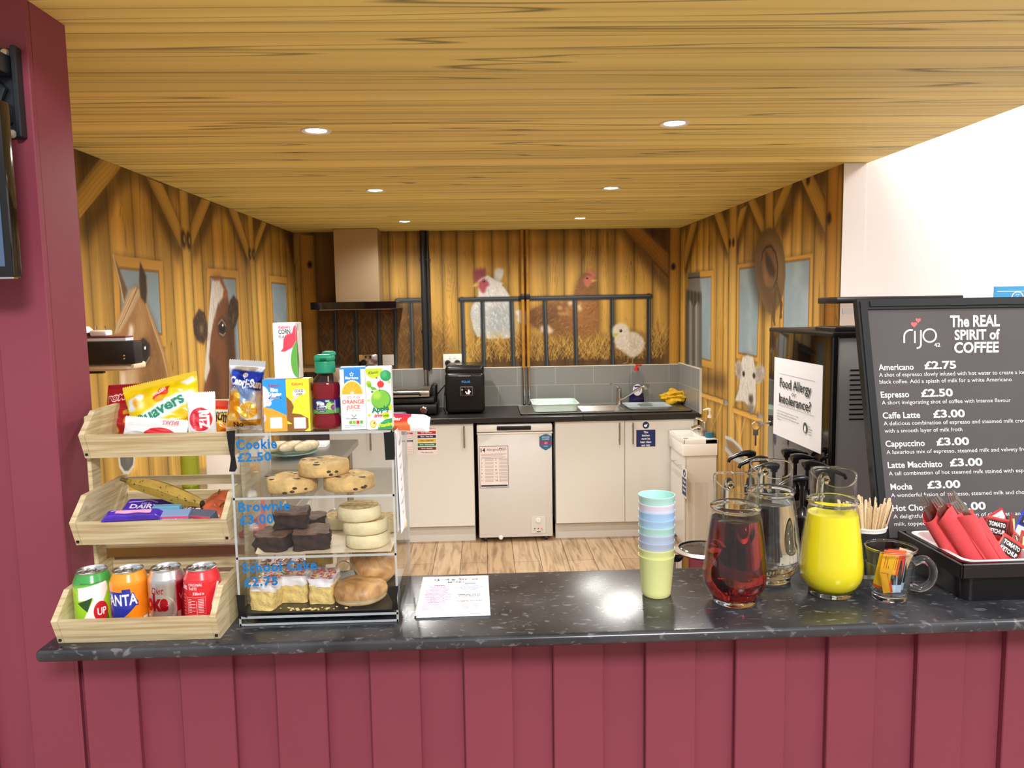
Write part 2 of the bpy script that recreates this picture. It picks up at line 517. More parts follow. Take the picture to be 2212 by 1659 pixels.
def beam(A, pts, seed, light='#c9a04c', edge=0.012, side=None, along=None):
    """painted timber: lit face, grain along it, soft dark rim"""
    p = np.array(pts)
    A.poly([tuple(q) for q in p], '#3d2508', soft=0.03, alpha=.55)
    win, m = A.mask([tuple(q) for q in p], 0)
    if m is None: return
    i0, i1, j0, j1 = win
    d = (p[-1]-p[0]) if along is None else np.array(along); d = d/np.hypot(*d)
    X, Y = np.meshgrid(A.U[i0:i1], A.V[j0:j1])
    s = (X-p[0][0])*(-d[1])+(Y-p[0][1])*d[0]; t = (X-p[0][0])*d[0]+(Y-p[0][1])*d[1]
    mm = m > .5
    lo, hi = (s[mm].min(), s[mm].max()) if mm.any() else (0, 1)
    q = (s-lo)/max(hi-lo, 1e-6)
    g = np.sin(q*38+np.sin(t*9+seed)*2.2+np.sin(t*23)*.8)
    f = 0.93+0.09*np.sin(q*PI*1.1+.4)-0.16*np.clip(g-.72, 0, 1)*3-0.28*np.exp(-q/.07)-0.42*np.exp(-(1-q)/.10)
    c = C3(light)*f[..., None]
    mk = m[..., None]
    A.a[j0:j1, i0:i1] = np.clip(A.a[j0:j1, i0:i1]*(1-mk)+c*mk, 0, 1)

def shade(A, pts, soft=.04, alpha=.5, col='#2e1a05'): A.poly(pts, col, soft, alpha)
def sky(A, pts, frame=None, seed=3):
    if frame: A.poly(frame, '#4a2e0c', .02, .6); A.poly(frame, '#c2913c')
    win, m = A.mask(pts, 0)
    i0, i1, j0, j1 = win
    n = vnoise(j1-j0, i1-i0, .16/A.res, .16/A.res, seed, 4)
    k = np.clip((n-.48)*3.2, 0, 1)[..., None]
    c = C3('#83959c')*(1-k*.55)+C3('#a8b1b3')*k*.55
    A.a[j0:j1, i0:i1] = A.a[j0:j1, i0:i1]*(1-m[..., None])+c*m[..., None]
    A.stroke(list(pts)+[pts[0]], .012, '#7a5216', .7)
def fur(A, pts, cols, n, L, ang, w=.006, seed=0, alpha=.32, spread=.5, center=None):
    """short soft strokes inside an outline"""
    g = np.random.default_rng(seed); p = np.array(pts); lo, hi = p.min(0), p.max(0)
    X = g.uniform(lo[0], hi[0], n*3); Y = g.uniform(lo[1], hi[1], n*3)
    ok = np.where(A._inside([tuple(q) for q in pts], X, Y))[0][:n]
    for i in ok:
        a = (ang if center is None else math.atan2(Y[i]-center[1], X[i]-center[0]))+g.normal(0, spread)
        l = L*g.uniform(.5, 1.2)
        A.stroke([(X[i], Y[i]), (X[i]+l*math.cos(a), Y[i]+l*math.sin(a))], w*g.uniform(.6, 1.3), cols[g.integers(len(cols))], alpha*g.uniform(.5, 1), True)
def straw(A, u0, u1, v0, v1, n, seed, cols=('#c9a24e', '#a87b2c', '#d8b868', '#7d5520', '#b58a38'), alpha=.75):
    g = np.random.default_rng(seed)
    for i in range(n):
        x = g.uniform(u0, u1); y = g.uniform(v0, v1); a = g.choice([-1, 1])*g.uniform(.12, .75)+PI/2
        l = g.uniform(.05, .12); k = g.uniform(-.25, .25)
        A.stroke([(x, y), (x+l*.5*math.cos(a), y+l*.5*math.sin(a)), (x+l*math.cos(a+k), y+l*math.sin(a+k))], g.uniform(.004, .008), cols[g.integers(len(cols))], alpha*g.uniform(.5, 1), True)

def pxmap(ox, oy, s, axis, val, iu, iv):
    return lambda pts: [(lambda P: (P[iu], P[iv]))(at(ox+x/s, oy+y/s, axis, val)) for x, y in pts]

RES = 0.004
# ---------------- left wall: horse, cow, timber frame
AL = Art(1.66, YB, 0.0, CEIL, RES)
e = [1.66]
while e[-1] < YB: e.append(e[-1]+RNG.uniform(.16, .22))
planks(AL, e, 21)
q = pxmap(150, 300, 2.963, 0, XL, 1, 2)
# painted beam shadow under the ceiling, braces and posts
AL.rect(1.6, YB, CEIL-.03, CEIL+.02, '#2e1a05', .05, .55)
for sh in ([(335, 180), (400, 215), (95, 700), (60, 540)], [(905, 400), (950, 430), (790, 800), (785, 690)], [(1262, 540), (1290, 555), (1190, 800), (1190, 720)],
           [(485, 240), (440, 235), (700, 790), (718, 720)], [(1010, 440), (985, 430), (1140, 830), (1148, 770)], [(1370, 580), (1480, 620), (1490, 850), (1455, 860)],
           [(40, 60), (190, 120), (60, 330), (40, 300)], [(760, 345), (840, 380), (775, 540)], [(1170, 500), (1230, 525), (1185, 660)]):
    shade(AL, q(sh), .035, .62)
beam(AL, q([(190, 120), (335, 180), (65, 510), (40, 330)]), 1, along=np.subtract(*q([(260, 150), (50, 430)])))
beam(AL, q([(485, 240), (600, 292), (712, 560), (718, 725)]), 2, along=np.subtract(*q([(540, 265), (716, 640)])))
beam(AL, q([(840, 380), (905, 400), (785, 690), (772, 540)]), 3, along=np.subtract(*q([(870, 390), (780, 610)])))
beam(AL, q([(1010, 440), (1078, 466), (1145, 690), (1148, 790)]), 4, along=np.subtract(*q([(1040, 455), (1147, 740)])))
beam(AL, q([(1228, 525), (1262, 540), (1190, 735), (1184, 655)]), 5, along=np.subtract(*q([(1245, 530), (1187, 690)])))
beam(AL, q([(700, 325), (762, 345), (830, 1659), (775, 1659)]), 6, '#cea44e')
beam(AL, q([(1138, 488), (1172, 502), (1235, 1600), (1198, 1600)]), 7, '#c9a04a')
for c, s in (((730, 640), 1), ((763, 650), 1), ((1155, 735), .8), ((1178, 740), .8), ((1468, 800), .7)):
    (u, v), = q([c]); AL.ell(u, v, .03, .045*s, '#2a1704', .012, .9); AL.ell(u+.01, v, .01, .02*s, '#d6b27a', .004, .8)
# windows
sky(AL, q([(318, 825), (570, 850), (592, 1250), (335, 1230)]), q([(278, 742), (596, 785), (620, 1330), (300, 1330)]), 5)
sky(AL, q([(900, 885), (1064, 895), (1092, 1430), (900, 1430)]), q([(880, 828), (1082, 845), (1108, 1480), (880, 1480)]), 6)
sky(AL, q([(1293, 920), (1385, 930), (1396, 1180), (1306, 1180)]), q([(1278, 874), (1392, 886), (1405, 1300), (1290, 1300)]), 7)
# horse
hb = q([(405, 960), (445, 950), (490, 1060), (540, 1170), (590, 1320), (625, 1480), (645, 1720), (650, 1950), (330, 1950), (335, 1659), (345, 1500), (325, 1400), (300, 1250), (340, 1090)])
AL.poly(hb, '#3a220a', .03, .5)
AL.poly(hb, '#93693a', .004)
AL.poly(q([(430, 970), (480, 1070), (500, 1250), (470, 1320), (440, 1300), (425, 1150)]), '#a98453', .03, .8)
AL.poly(q([(520, 1170), (560, 1280), (620, 1500), (640, 1900), (560, 1900), (560, 1600), (510, 1400)]), '#6d4a25', .04, .8)
AL.poly(q([(470, 1480), (520, 1440), (545, 1659), (540, 1900), (450, 1900), (455, 1650)]), '#5d3f20', .05, .7)
AL.poly(q([(345, 1480), (430, 1420), (440, 1659), (430, 1900), (330, 1900)]), '#b59a78', .03, .9)
AL.poly(q([(330, 1500), (355, 1480), (365, 1700), (340, 1900), (325, 1900)]), '#d8cdbd', .02, .9)
AL.poly(q([(385, 1185), (412, 1200), (405, 1300), (385, 1330), (372, 1290)]), '#ddd2c4', .012, .95)
AL.poly(q([(440, 1330), (480, 1270), (520, 1300), (515, 1420), (480, 1450), (445, 1420)]), '#5a3b1c', .03, .8)
fur(AL, hb, ['#b08a58', '#7a5630', '#c09a68', '#8a6437'], 420, .07, -1.45, .006, 3, .35, .25)
AL.poly(q([(278, 745), (300, 790), (345, 900), (372, 970), (345, 1050), (318, 920)]), '#6b5030', .004)
AL.stroke(q([(280, 748), (325, 930), (347, 1045)]), .012, '#c7b08c', .8)
AL.poly(q([(452, 786), (492, 880), (497, 970), (490, 1060), (455, 1010), (446, 900)]), '#39291a', .004)
AL.stroke(q([(492, 890), (497, 980), (493, 1050)]), .008, '#8b6c45', .8)
mane = q([(415, 945), (447, 962), (452, 1000), (400, 1110), (330, 1230), (285, 1255), (300, 1190), (345, 1070), (380, 970)])
AL.poly(mane, '#b39670', .004)
for k in range(60):
    t = RNG.uniform(0, 1); o = RNG.uniform(-14, 14)
    AL.stroke(q([(425+o, 955+abs(o)), (395+o, 1030), (350+o, 1130), (300+o*.6, 1240)]), .006, ['#dfcaa8', '#6f5030', '#cdb089', '#94703f'][k % 4], .7, True)
for k in range(40):
    o = RNG.uniform(-10, 10)
    AL.stroke(q([(492+o*.3, 1060), (535+o, 1180), (600+o, 1370), (632+o*.6, 1520)]), .006, ['#b59264', '#d2b88d', '#77542c'][k % 3], .6, True)
(u, v), = q([(478, 1365)])
AL.ell(u, v, .060, .052, '#2b1c10', .012); AL.ell(u+.005, v+.002, .034, .034, '#0f0c0a', .004)
AL.ell(u+.012, v+.017, .010, .007, '#e8e8ea', .002); AL.stroke([(u-.05, v-.03), (u, v-.055), (u+.05, v-.025)], .007, '#9b8a78', .8); AL.stroke([(u-.055, v+.03), (u, v+.055), (u+.055, v+.025)], .012, '#23160a', .8)
# cow
cw = q([(915, 884), (968, 884), (1000, 960), (1018, 1040), (1050, 1200), (1062, 1420), (1050, 1659), (1040, 2000), (870, 2000), (850, 1700), (880, 1450), (885, 1250), (900, 1000)])
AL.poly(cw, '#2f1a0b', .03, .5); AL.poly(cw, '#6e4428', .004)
AL.poly(q([(1005, 1050), (1050, 1200), (1062, 1420), (1050, 1659), (1035, 1900), (990, 1900), (1020, 1500), (1000, 1250)]), '#3f2516', .04, .85)
AL.poly(q([(905, 1400), (960, 1500), (975, 1900), (900, 1900)]), '#4a2c19', .04, .8)
AL.poly(q([(912, 900), (962, 893), (998, 960), (985, 1010), (950, 1060), (925, 1150), (905, 1260), (893, 1400), (900, 1470), (872, 1560), (862, 1520), (880, 1300), (890, 1130), (902, 1000)]), '#c9c3ba', .008)
AL.poly(q([(920, 884), (968, 884), (996, 950), (1012, 980), (1008, 1020), (985, 1015), (990, 970), (960, 905), (925, 905)]), '#8a4a2c', .006)
AL.poly(q([(985, 965), (1010, 985), (1005, 1025), (982, 1010)]), '#9a5230', .006)
fur(AL, cw, ['#8a5a38', '#4d2c18', '#9a6b48', '#5c3820'], 300, .06, -1.5, .006, 9, .35, .3)
fur(AL, q([(912, 900), (962, 893), (998, 960), (950, 1060), (905, 1260), (893, 1400), (870, 1500), (890, 1130)]), ['#e2ddd6', '#a89f96', '#d2ccc4'], 120, .05, -1.5, .006, 10, .5, .3)
for pts, c in ((q([(1052, 1003), (1080, 1040), (1083, 1130), (1065, 1190), (1042, 1232), (1018, 1170), (1016, 1090), (1030, 1030)]), '#2c1e14'), (q([(828, 1090), (862, 1110), (884, 1190), (882, 1260), (858, 1312), (822, 1295), (798, 1250), (790, 1160)]), '#3a281a')):
    AL.poly(pts, c, .006); fur(AL, pts, ['#5d4630', '#1c120b', '#7a6248'], 140, .05, -1.2, .006, 12, .6, .5)
AL.poly(q([(830, 1200), (850, 1180), (858, 1230), (842, 1262)]), '#7d6a4a', .012, .8); AL.poly(q([(1045, 1120), (1058, 1110), (1052, 1170), (1042, 1190)]), '#6f5f38', .012, .8)
(u, v), = q([(978, 1208)])
AL.ell(u, v, .075, .055, '#3a2416', .015); AL.ell(u, v, .048, .030, '#12100f', .004); AL.ell(u+.01, v+.013, .014, .008, '#d8d8dc', .002); AL.stroke([(u-.06, v+.02), (u, v+.045), (u+.06, v+.01)], .012, '#a08a78', .7); AL.stroke([(u-.05, v-.03), (u+.01, v-.045), (u+.05, v-.03)], .008, '#b9a89a', .7)
# painted feed bucket low on the wall
q2 = pxmap(190, 980, 6.382, 0, XL, 1, 2)
AL.poly(q2([(400, -250), (660, -250), (630, 160), (560, 260), (500, 260), (440, 170)]), '#55544f', .006)
AL.stroke(q2([(400, -250), (440, 170), (500, 262), (560, 262), (630, 165), (660, -250)]), .014, '#c9c6bf', .9)
AL.poly(q2([(520, -200), (600, -200), (585, 150), (540, 200)]), '#6d6c67', .02, .8)

# ---------------- back wall: gate, rooster, hen, chick
AB = Art(XL, XR, 1.20, CEIL, RES)
q3 = pxmap(640, 480, 3.77, 1, YB, 0, 2); q4 = pxmap(1080, 480, 3.77, 1, YB, 0, 2)
e = [XL, -1.30]+[q3([(x, 300)])[0][0] for x in (150, 310, 470, 600, 750, 895, 1010, 1180, 1305, 1445, 1590)]+[q4([(x, 300)])[0][0] for x in (60, 210, 375, 520, 662, 790, 935, 1090, 1240, 1375)]+[XR]
planks(AB, sorted(e), 31, tone=.07, dark=.5)
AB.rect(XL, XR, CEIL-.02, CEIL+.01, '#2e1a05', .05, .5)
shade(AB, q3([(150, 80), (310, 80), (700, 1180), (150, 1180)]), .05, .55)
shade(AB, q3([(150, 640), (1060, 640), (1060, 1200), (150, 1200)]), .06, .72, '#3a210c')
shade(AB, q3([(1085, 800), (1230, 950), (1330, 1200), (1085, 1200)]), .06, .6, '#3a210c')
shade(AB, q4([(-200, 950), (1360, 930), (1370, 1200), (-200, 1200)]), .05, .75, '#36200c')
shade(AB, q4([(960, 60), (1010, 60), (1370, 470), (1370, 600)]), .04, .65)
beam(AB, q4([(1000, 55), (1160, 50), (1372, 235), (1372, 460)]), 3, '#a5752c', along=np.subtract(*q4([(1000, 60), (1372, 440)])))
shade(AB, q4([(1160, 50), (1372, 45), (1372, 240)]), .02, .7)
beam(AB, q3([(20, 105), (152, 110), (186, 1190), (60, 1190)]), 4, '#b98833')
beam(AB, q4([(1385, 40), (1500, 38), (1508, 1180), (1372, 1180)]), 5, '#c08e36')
for c, s in ((q3([(110, 345)])[0], 1), (q4([(1412, 362)])[0], 1), (q4([(1490, 368)])[0], .8)):
    AB.ell(c[0], c[1], .016, .026*s, '#1d1004', .006)
straw(AB, q3([(170, 0)])[0][0], q3([(1060, 0)])[0][0], 1.24, 1.62, 900, 4, ('#8a6430', '#6f4c20', '#a67c40', '#5c3c18', '#9a7236'), .5)
straw(AB, q3([(1085, 0)])[0][0], q3([(1230, 0)])[0][0], 1.24, 1.60, 200, 5, ('#a67c34', '#8a6024', '#c29a4c'), .55)
# white rooster
rb = q3([(1485, 590), (1428, 690), (1420, 760), (1440, 860), (1470, 930), (1560, 950), (1700, 950), (1790, 930)])+q4([(80, 880), (108, 780), (100, 680), (78, 600), (45, 545), (12, 510)])+q3([(1690, 500), (1620, 470), (1560, 432), (1500, 445), (1480, 480)])
AB.poly(q3([(1615, 385), (1648, 370), (1690, 385), (1686, 430), (1655, 500), (1612, 472)]), '#cfd0cb', .006)
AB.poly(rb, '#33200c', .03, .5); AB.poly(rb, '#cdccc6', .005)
AB.poly(q3([(1540, 700), (1700, 650), (1780, 700), (1790, 900), (1600, 940), (1530, 850)]), '#8f9494', .05, .8)
AB.poly(q3([(1425, 720), (1470, 650), (1500, 800), (1490, 930), (1440, 860)]), '#9fa3a1', .03, .8)
fur(AB, rb, ['#e6e5e0', '#a9adac', '#f0efea', '#8a908f'], 420, .05, -1.3, .008, 5, .45, .5)
AB.poly(q3([(1438, 415), (1450, 372), (1462, 400), (1470, 364), (1488, 396), (1500, 356), (1514, 392), (1535, 358), (1545, 400), (1545, 440), (1500, 460), (1460, 492), (1445, 470)]), '#8e4550', .006)
AB.poly(q3([(1482, 490), (1530, 455), (1560, 480), (1575, 512), (1548, 530), (1535, 580), (1508, 575), (1490, 540), (1475, 520)]), '#a8505a', .008)
AB.poly(q3([(1434, 522), (1452, 500), (1480, 493), (1492, 510), (1470, 522), (1450, 528)]), '#c9a95a', .004)
u, v = q3([(1527, 480)])[0]; AB.ell(u, v, .010, .010, '#2a0f08', .002); AB.ell(u-.002, v+.003, .003, .003, '#e8e0d8')
# hen
hn = q4([(240, 720), (330, 680), (430, 650), (560, 640), (606, 600), (620, 520), (655, 450), (700, 412), (740, 405), (775, 450), (785, 520), (790, 590), (805, 680), (800, 780), (795, 880), (740, 940), (620, 950), (500, 930), (400, 915), (330, 880), (240, 820)])
AB.poly(q4([(122, 730), (150, 715), (195, 715), (250, 745), (245, 835), (185, 835), (140, 800), (150, 770)]), '#d3c8bb', .006)
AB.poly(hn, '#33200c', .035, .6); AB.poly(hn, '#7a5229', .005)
AB.poly(q4([(240, 740), (420, 690), (520, 720), (430, 830), (330, 870), (250, 810)]), '#5e3d1e', .03, .85)
AB.poly(q4([(600, 620), (780, 600), (800, 760), (790, 900), (620, 930), (560, 800)]), '#95622f', .05, .85)
fur(AB, hn, ['#8a5f30', '#5a3a1b', '#a97a44', '#6e4722'], 520, .05, -2.6, .008, 6, .5, .5)
for k in range(26):
    x = RNG.uniform(470, 660); y = RNG.uniform(650, 760); AB.ell(*q4([(x, y)])[0], .020, .012, ['#a37642', '#b98e5c', '#7c5428'][k % 3], .006, .7, -.5)
AB.poly(q4([(555, 650), (590, 640), (592, 672), (565, 675)]), '#cbb79c', .006); AB.poly(q4([(625, 680), (655, 665), (668, 715), (640, 725)]), '#c9ab84', .006)
AB.poly(q4([(330, 850), (385, 830), (440, 890), (400, 912), (335, 895)]), '#d0bfae', .012)
AB.poly(q4([(680, 465), (715, 430), (772, 440), (768, 485), (742, 500), (716, 538), (688, 505)]), '#b4664c', .008)
AB.poly(q4([(705, 402), (722, 384), (752, 396), (775, 432), (772, 455), (735, 420), (706, 415)]), '#bd6a5e', .005)
AB.poly(q4([(742, 468), (798, 472), (770, 482), (745, 484)]), '#c8a660', .003)
u, v = q4([(710, 457)])[0]; AB.ell(u, v, .009, .007, '#1c0c06', .002)
# rail gate
q3b = lambda p: q3([p])[0]; q4b = lambda p: q4([p])[0]
straw(AB, -.17, 1.30, 1.26, 1.42, 1700, 7)
straw(AB, 1.30, 1.44, 1.26, 1.48, 160, 8)
BAR = '#23282b'
def bar(a, b, w=.026):
    AB.stroke([a, b], w+.012, '#120d08', .45, soft=.012); AB.stroke([a, b], w, BAR); 
    d = np.array(b)-np.array(a); d = d/np.hypot(*d); o = np.array([-d[1], d[0]])*w*.2
    AB.stroke([tuple(np.array(a)+o), tuple(np.array(b)+o)], w*.25, '#5b666a', .8)
# chick
ck = q4([(1040, 890), (1110, 895), (1165, 940), (1180, 990), (1165, 1050), (1120, 1085), (1085, 1108), (1050, 1095), (1000, 1050), (945, 1020), (930, 960), (940, 900)])
for a, b, w in (((312, 690), (326, 1190), .027), ((480, 690), (492, 1190), .027), ((667, 690), (678, 1190), .027), ((802, 685), (810, 1190), .024), ((934, 650), (948, 1190), .024), ((820, 640), (1045, 636), .030), ((1350, 630), (1366, 1190), .028), ((1515, 640), (1528, 1190), .028)):
    bar(q3b(a), q3b(b), w)
for a, b, w in (((92, 640), (110, 1190), .028), ((362, 630), (382, 1190), .028), ((608, 620), (622, 1190), .028), ((912, 620), (916, 1190), .028), ((1212, 600), (1212, 1190), .030)):
    bar(q4b(a), q4b(b), w)
bar(q3b((1336, 632)), q4b((1225, 605)), .032)
AB.poly(ck, '#2c1b0b', .03, .6); AB.poly(ck, '#cbbfa9', .006); AB.ell(*q4b((984, 890)), .068, .066, '#d0c5b1', .006)
AB.poly(q4([(1060, 960), (1110, 940), (1130, 1000), (1090, 1040), (1060, 1010)]), '#b5a78e', .02, .8)
fur(AB, ck+[], ['#e6dcc8', '#b3a58c', '#f0e8d8'], 260, .028, -1.9, .006, 8, .5, .6); fur(AB, q4([(930, 850), (1040, 850), (1040, 940), (930, 940)]), ['#e4d9c5', '#bcae96'], 60, .022, 2, .006, 9, .5, .8)
AB.poly(q4([(916, 925), (930, 903), (968, 908), (950, 928), (925, 932)]), '#b9b04a', .004); u, v = q4b((984, 884)); AB.ell(u, v, .012, .012, '#1a120b', .002); AB.ell(u-.003, v+.004, .004, .004, '#dddddd')
for a, b, c in (((1045, 1090), (1040, 1140), (1010, 1150)), ((1080, 1100), (1080, 1150), (1050, 1160)), ((1080, 1150), (1095, 1158), (1100, 1160))):
    AB.stroke(q4([a, b, c]), .010, '#8f7440', .95)

# ---------------- right wall: stable doors, hat, sheep
AR = Art(YR0, YB, 0.0, CEIL, RES)
e = [YR0]
while e[-1] < YB: e.append(e[-1]+RNG.uniform(.12, .17))
planks(AR, e, 41, dark=.5)
q6 = pxmap(1440, 340, 2.513, 0, XR, 1, 2)
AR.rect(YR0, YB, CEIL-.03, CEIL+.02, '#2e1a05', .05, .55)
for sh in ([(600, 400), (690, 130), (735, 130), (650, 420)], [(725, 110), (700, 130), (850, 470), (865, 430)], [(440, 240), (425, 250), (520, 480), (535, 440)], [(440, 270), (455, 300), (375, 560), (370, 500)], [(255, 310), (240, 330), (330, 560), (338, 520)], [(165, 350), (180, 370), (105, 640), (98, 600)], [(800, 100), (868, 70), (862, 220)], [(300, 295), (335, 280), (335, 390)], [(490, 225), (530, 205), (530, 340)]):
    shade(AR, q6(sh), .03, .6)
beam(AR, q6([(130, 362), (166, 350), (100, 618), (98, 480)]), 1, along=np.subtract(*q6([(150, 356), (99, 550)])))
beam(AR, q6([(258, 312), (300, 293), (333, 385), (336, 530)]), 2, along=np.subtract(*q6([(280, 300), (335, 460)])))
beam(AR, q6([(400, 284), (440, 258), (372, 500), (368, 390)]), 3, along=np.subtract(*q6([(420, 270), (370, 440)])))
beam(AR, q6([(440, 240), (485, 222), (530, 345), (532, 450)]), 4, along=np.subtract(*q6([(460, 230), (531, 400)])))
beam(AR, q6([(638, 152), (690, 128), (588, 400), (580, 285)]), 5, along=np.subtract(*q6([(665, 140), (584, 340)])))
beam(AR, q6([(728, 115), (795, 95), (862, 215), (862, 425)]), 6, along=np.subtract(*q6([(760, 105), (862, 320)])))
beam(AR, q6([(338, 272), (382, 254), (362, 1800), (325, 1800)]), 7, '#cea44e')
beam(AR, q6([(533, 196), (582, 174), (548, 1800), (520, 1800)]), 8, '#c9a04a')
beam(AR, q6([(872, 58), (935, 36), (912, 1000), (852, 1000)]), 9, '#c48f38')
for c in ((343, 466), (362, 462), (882, 330), (768, 122)):
    u, v = q6([c])[0]; AR.ell(u, v, .022, .026, '#221204', .008, .9)
sky(AR, q6([(165, 655), (242, 648), (240, 1105), (165, 1085)]), q6([(150, 622), (256, 612), (255, 1150), (150, 1120)]), 11)
sky(AR, q6([(395, 605), (508, 590), (490, 1082), (390, 1062)]), q6([(384, 582), (522, 562), (500, 1110), (378, 1090)]), 12)
sky(AR, q6([(640, 568), (778, 550), (768, 960), (632, 960)]), q6([(626, 548), (795, 522), (785, 1010), (615, 1010)]), 13)
shade(AR, q6([(190, 1150), (325, 1180), (325, 1270), (190, 1240)]), .04, .5)
# half-door rails, latches, boards below
for pts in ([(190, 1272), (328, 1318), (328, 1352), (190, 1300)], [(360, 1352), (524, 1408), (524, 1448), (360, 1385)]):
    beam(AR, q6(pts), 3, '#d3a148', along=np.subtract(*q6([pts[0], pts[1]])))
for c in ((322, 1333), (508, 1405)):
    u, v = q6([c])[0]; AR.ell(u, v, .05, .012, '#8d8c88', .004); AR.ell(u+.04, v, .016, .018, '#6b6a66', .004)
for a, b in (((205, 1310), (262, 1480)), ((300, 1345), (240, 1480)), ((372, 1400), (420, 1640)), ((372, 1640), (425, 1420))):
    AR.stroke(q6([a, b]), .02, '#e0b054', .5)
# painted milk churn / pipe
cp = q6([(118, 640), (178, 634), (180, 700), (188, 740), (188, 1160), (104, 1120), (108, 740), (120, 715)])
AR.poly(cp, '#2a1a0a', .03, .5); AR.poly(cp, '#6d6a62', .004)
for x0, x1, c in ((104, 120, '#3c3a36'), (126, 134, '#8e8b82'), (140, 152, '#4b4944'), (158, 164, '#a3a097'), (176, 190, '#55524c')):
    AR.poly(q6([(x0, 740), (x1, 740), (x1, 1150), (x0, 1125)]), c, .012, .8)
AR.poly(q6([(116, 628), (180, 622), (180, 650), (116, 656)]), '#5e5b54', .004); AR.stroke(q6([(116, 655), (180, 650)]), .012, '#33312d')
AR.poly(q6([(106, 720), (188, 735), (188, 805), (170, 780), (150, 812), (125, 770), (108, 795)]), '#3b3934', .008)
for k in range(9):
    AR.stroke(q6([(110+k*9, 728), (108+k*9.3, 800)]), .012, ['#7b786f', '#2e2c28'][k % 2], .7)
# hat hanging on the post
ht = q6([(560, 380), (585, 388), (612, 425), (632, 485), (643, 560), (645, 650), (632, 745), (612, 800), (590, 835), (562, 852), (538, 828), (512, 770), (492, 700), (478, 615), (480, 520), (492, 450), (518, 405)])
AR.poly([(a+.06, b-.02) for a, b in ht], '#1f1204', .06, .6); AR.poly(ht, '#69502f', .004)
AR.poly(q6([(560, 400), (600, 450), (625, 540), (632, 640), (615, 700), (598, 560), (560, 480), (535, 500), (520, 470)]), '#7d623c', .03, .7)
AR.poly(q6([(490, 620), (520, 740), (560, 830), (600, 800), (580, 720), (530, 690), (505, 560)]), '#553a1f', .03, .8)
cr = q6([(540, 486), (565, 480), (592, 520), (602, 590), (598, 660), (582, 700), (560, 714), (538, 700), (520, 640), (515, 570), (522, 515)])
AR.poly(cr, '#33210f', .02, .7); AR.poly(cr, '#6f4d2b', .004); AR.poly(q6([(535, 510), (560, 540), (590, 610), (585, 650), (560, 640), (540, 590)]), '#2c1c0d', .012, .85)
AR.poly(q6([(525, 560), (540, 610), (555, 690), (530, 670)]), '#8a643c', .02, .7); AR.stroke(q6([(516, 560), (522, 515), (541, 487), (566, 481), (592, 520), (603, 590), (598, 660), (582, 702)]), .012, '#2a1a0b', .9)
for pts in ([(598, 690), (615, 760), (622, 865)], [(608, 720), (626, 800), (618, 866)], [(590, 715), (580, 800), (576, 860), (586, 905)], [(596, 720), (588, 800), (584, 880)]):
    AR.stroke(q6(pts), .020, '#3d2916')
    AR.stroke(q6(pts), .008, '#6b4c2c')
# sheep looking over the half door
sp = q6([(412, 1082), (440, 1073), (470, 1082), (478, 1130), (486, 1200), (484, 1260), (486, 1330), (474, 1372), (460, 1384), (444, 1350), (420, 1325), (370, 1322), (392, 1260), (400, 1190), (404, 1120)])
AR.poly(sp, '#2a1a0a', .03, .6); AR.poly(sp, '#c6c1b8', .005)
for pts in ([(372, 1115), (398, 1100), (410, 1140), (405, 1190), (388, 1206), (372, 1165)], [(478, 1140), (515, 1125), (536, 1150), (532, 1190), (508, 1226), (484, 1222), (480, 1190)]):
    AR.poly(q6(pts), '#a29b8f', .008); fur(AR, q6(pts), ['#cfc8bc', '#7d766c'], 90, .03, -1.2, .007, 31, .6, .6)
AR.ell(*q6([(390, 1155)])[0], .03, .035, '#8a6f66', .02, .7); AR.ell(*q6([(505, 1178)])[0], .045, .035, '#8f7f76', .02, .6)
fur(AR, sp, ['#d2ccc2', '#8f887d', '#e0dbd2'], 320, .04, -1.55, .007, 33, .5, .35)
for c in ((418, 1175), (474, 1185)):
    u, v = q6([c])[0]; AR.ell(u, v, .022, .016, '#191512', .004)
AR.poly(q6([(445, 1290), (468, 1290), (470, 1330), (460, 1340), (446, 1325)]), '#33291f', .012, .85); AR.poly(q6([(440, 1340), (476, 1345), (470, 1375), (458, 1400), (446, 1370)]), '#6f6a63', .01, .9)
# galvanised tub
q7 = pxmap(1430, 870, 5.026, 0, XR, 1, 2)
tb = q7([(690, 370), (760, 395), (850, 480), (900, 580), (895, 660), (800, 640), (720, 570), (690, 480)])
AR.poly(q7([(690, 470), (900, 640), (905, 900), (690, 900)]), '#a37a3c', .01); 
for x in (710, 760, 800, 850, 880): AR.stroke(q7([(x, 620), (x+5, 900)]), .02, '#6e4c1e', .6)
AR.poly(tb, '#8f9193', .004); AR.poly(q7([(700, 400), (780, 440), (860, 540), (880, 610), (790, 570), (715, 490)]), '#8a6b40', .01); AR.stroke(q7([(690, 372), (760, 397), (850, 482), (900, 585)]), .02, '#c4c6c8', .9); AR.stroke(q7([(690, 500), (780, 600), (895, 655)]), .03, '#b4b6b8', .8)

MUR = art_mat('mural_paint', rough=.62, bump=.05, bscale=120)
ochre = mat('barn_ochre', (170, 122, 48), .7, noise=.2, nscale=6)
white = mat('white_wall', (250, 244, 242), .8, bump=.03, bscale=200)
wl = struct('wall_left', MB().box(XL-.12, XL-.002, COLY1, YB+.12, 0, CEIL), ochre)
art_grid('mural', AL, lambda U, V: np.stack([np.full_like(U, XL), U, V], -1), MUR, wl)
wb = struct('wall_back', MB().box(XL-.12, XR+.12, YB+.002, YB+.12, 0, CEIL), ochre)
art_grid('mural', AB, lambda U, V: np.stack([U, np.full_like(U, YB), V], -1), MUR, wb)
wr = struct('wall_right', MB().box(XR+.002, XR+.10, YR0, YB+.12, 0, CEIL), ochre)
art_grid('mural', AR, lambda U, V: np.stack([np.full_like(U, XR), U, V], -1), MUR, wr)
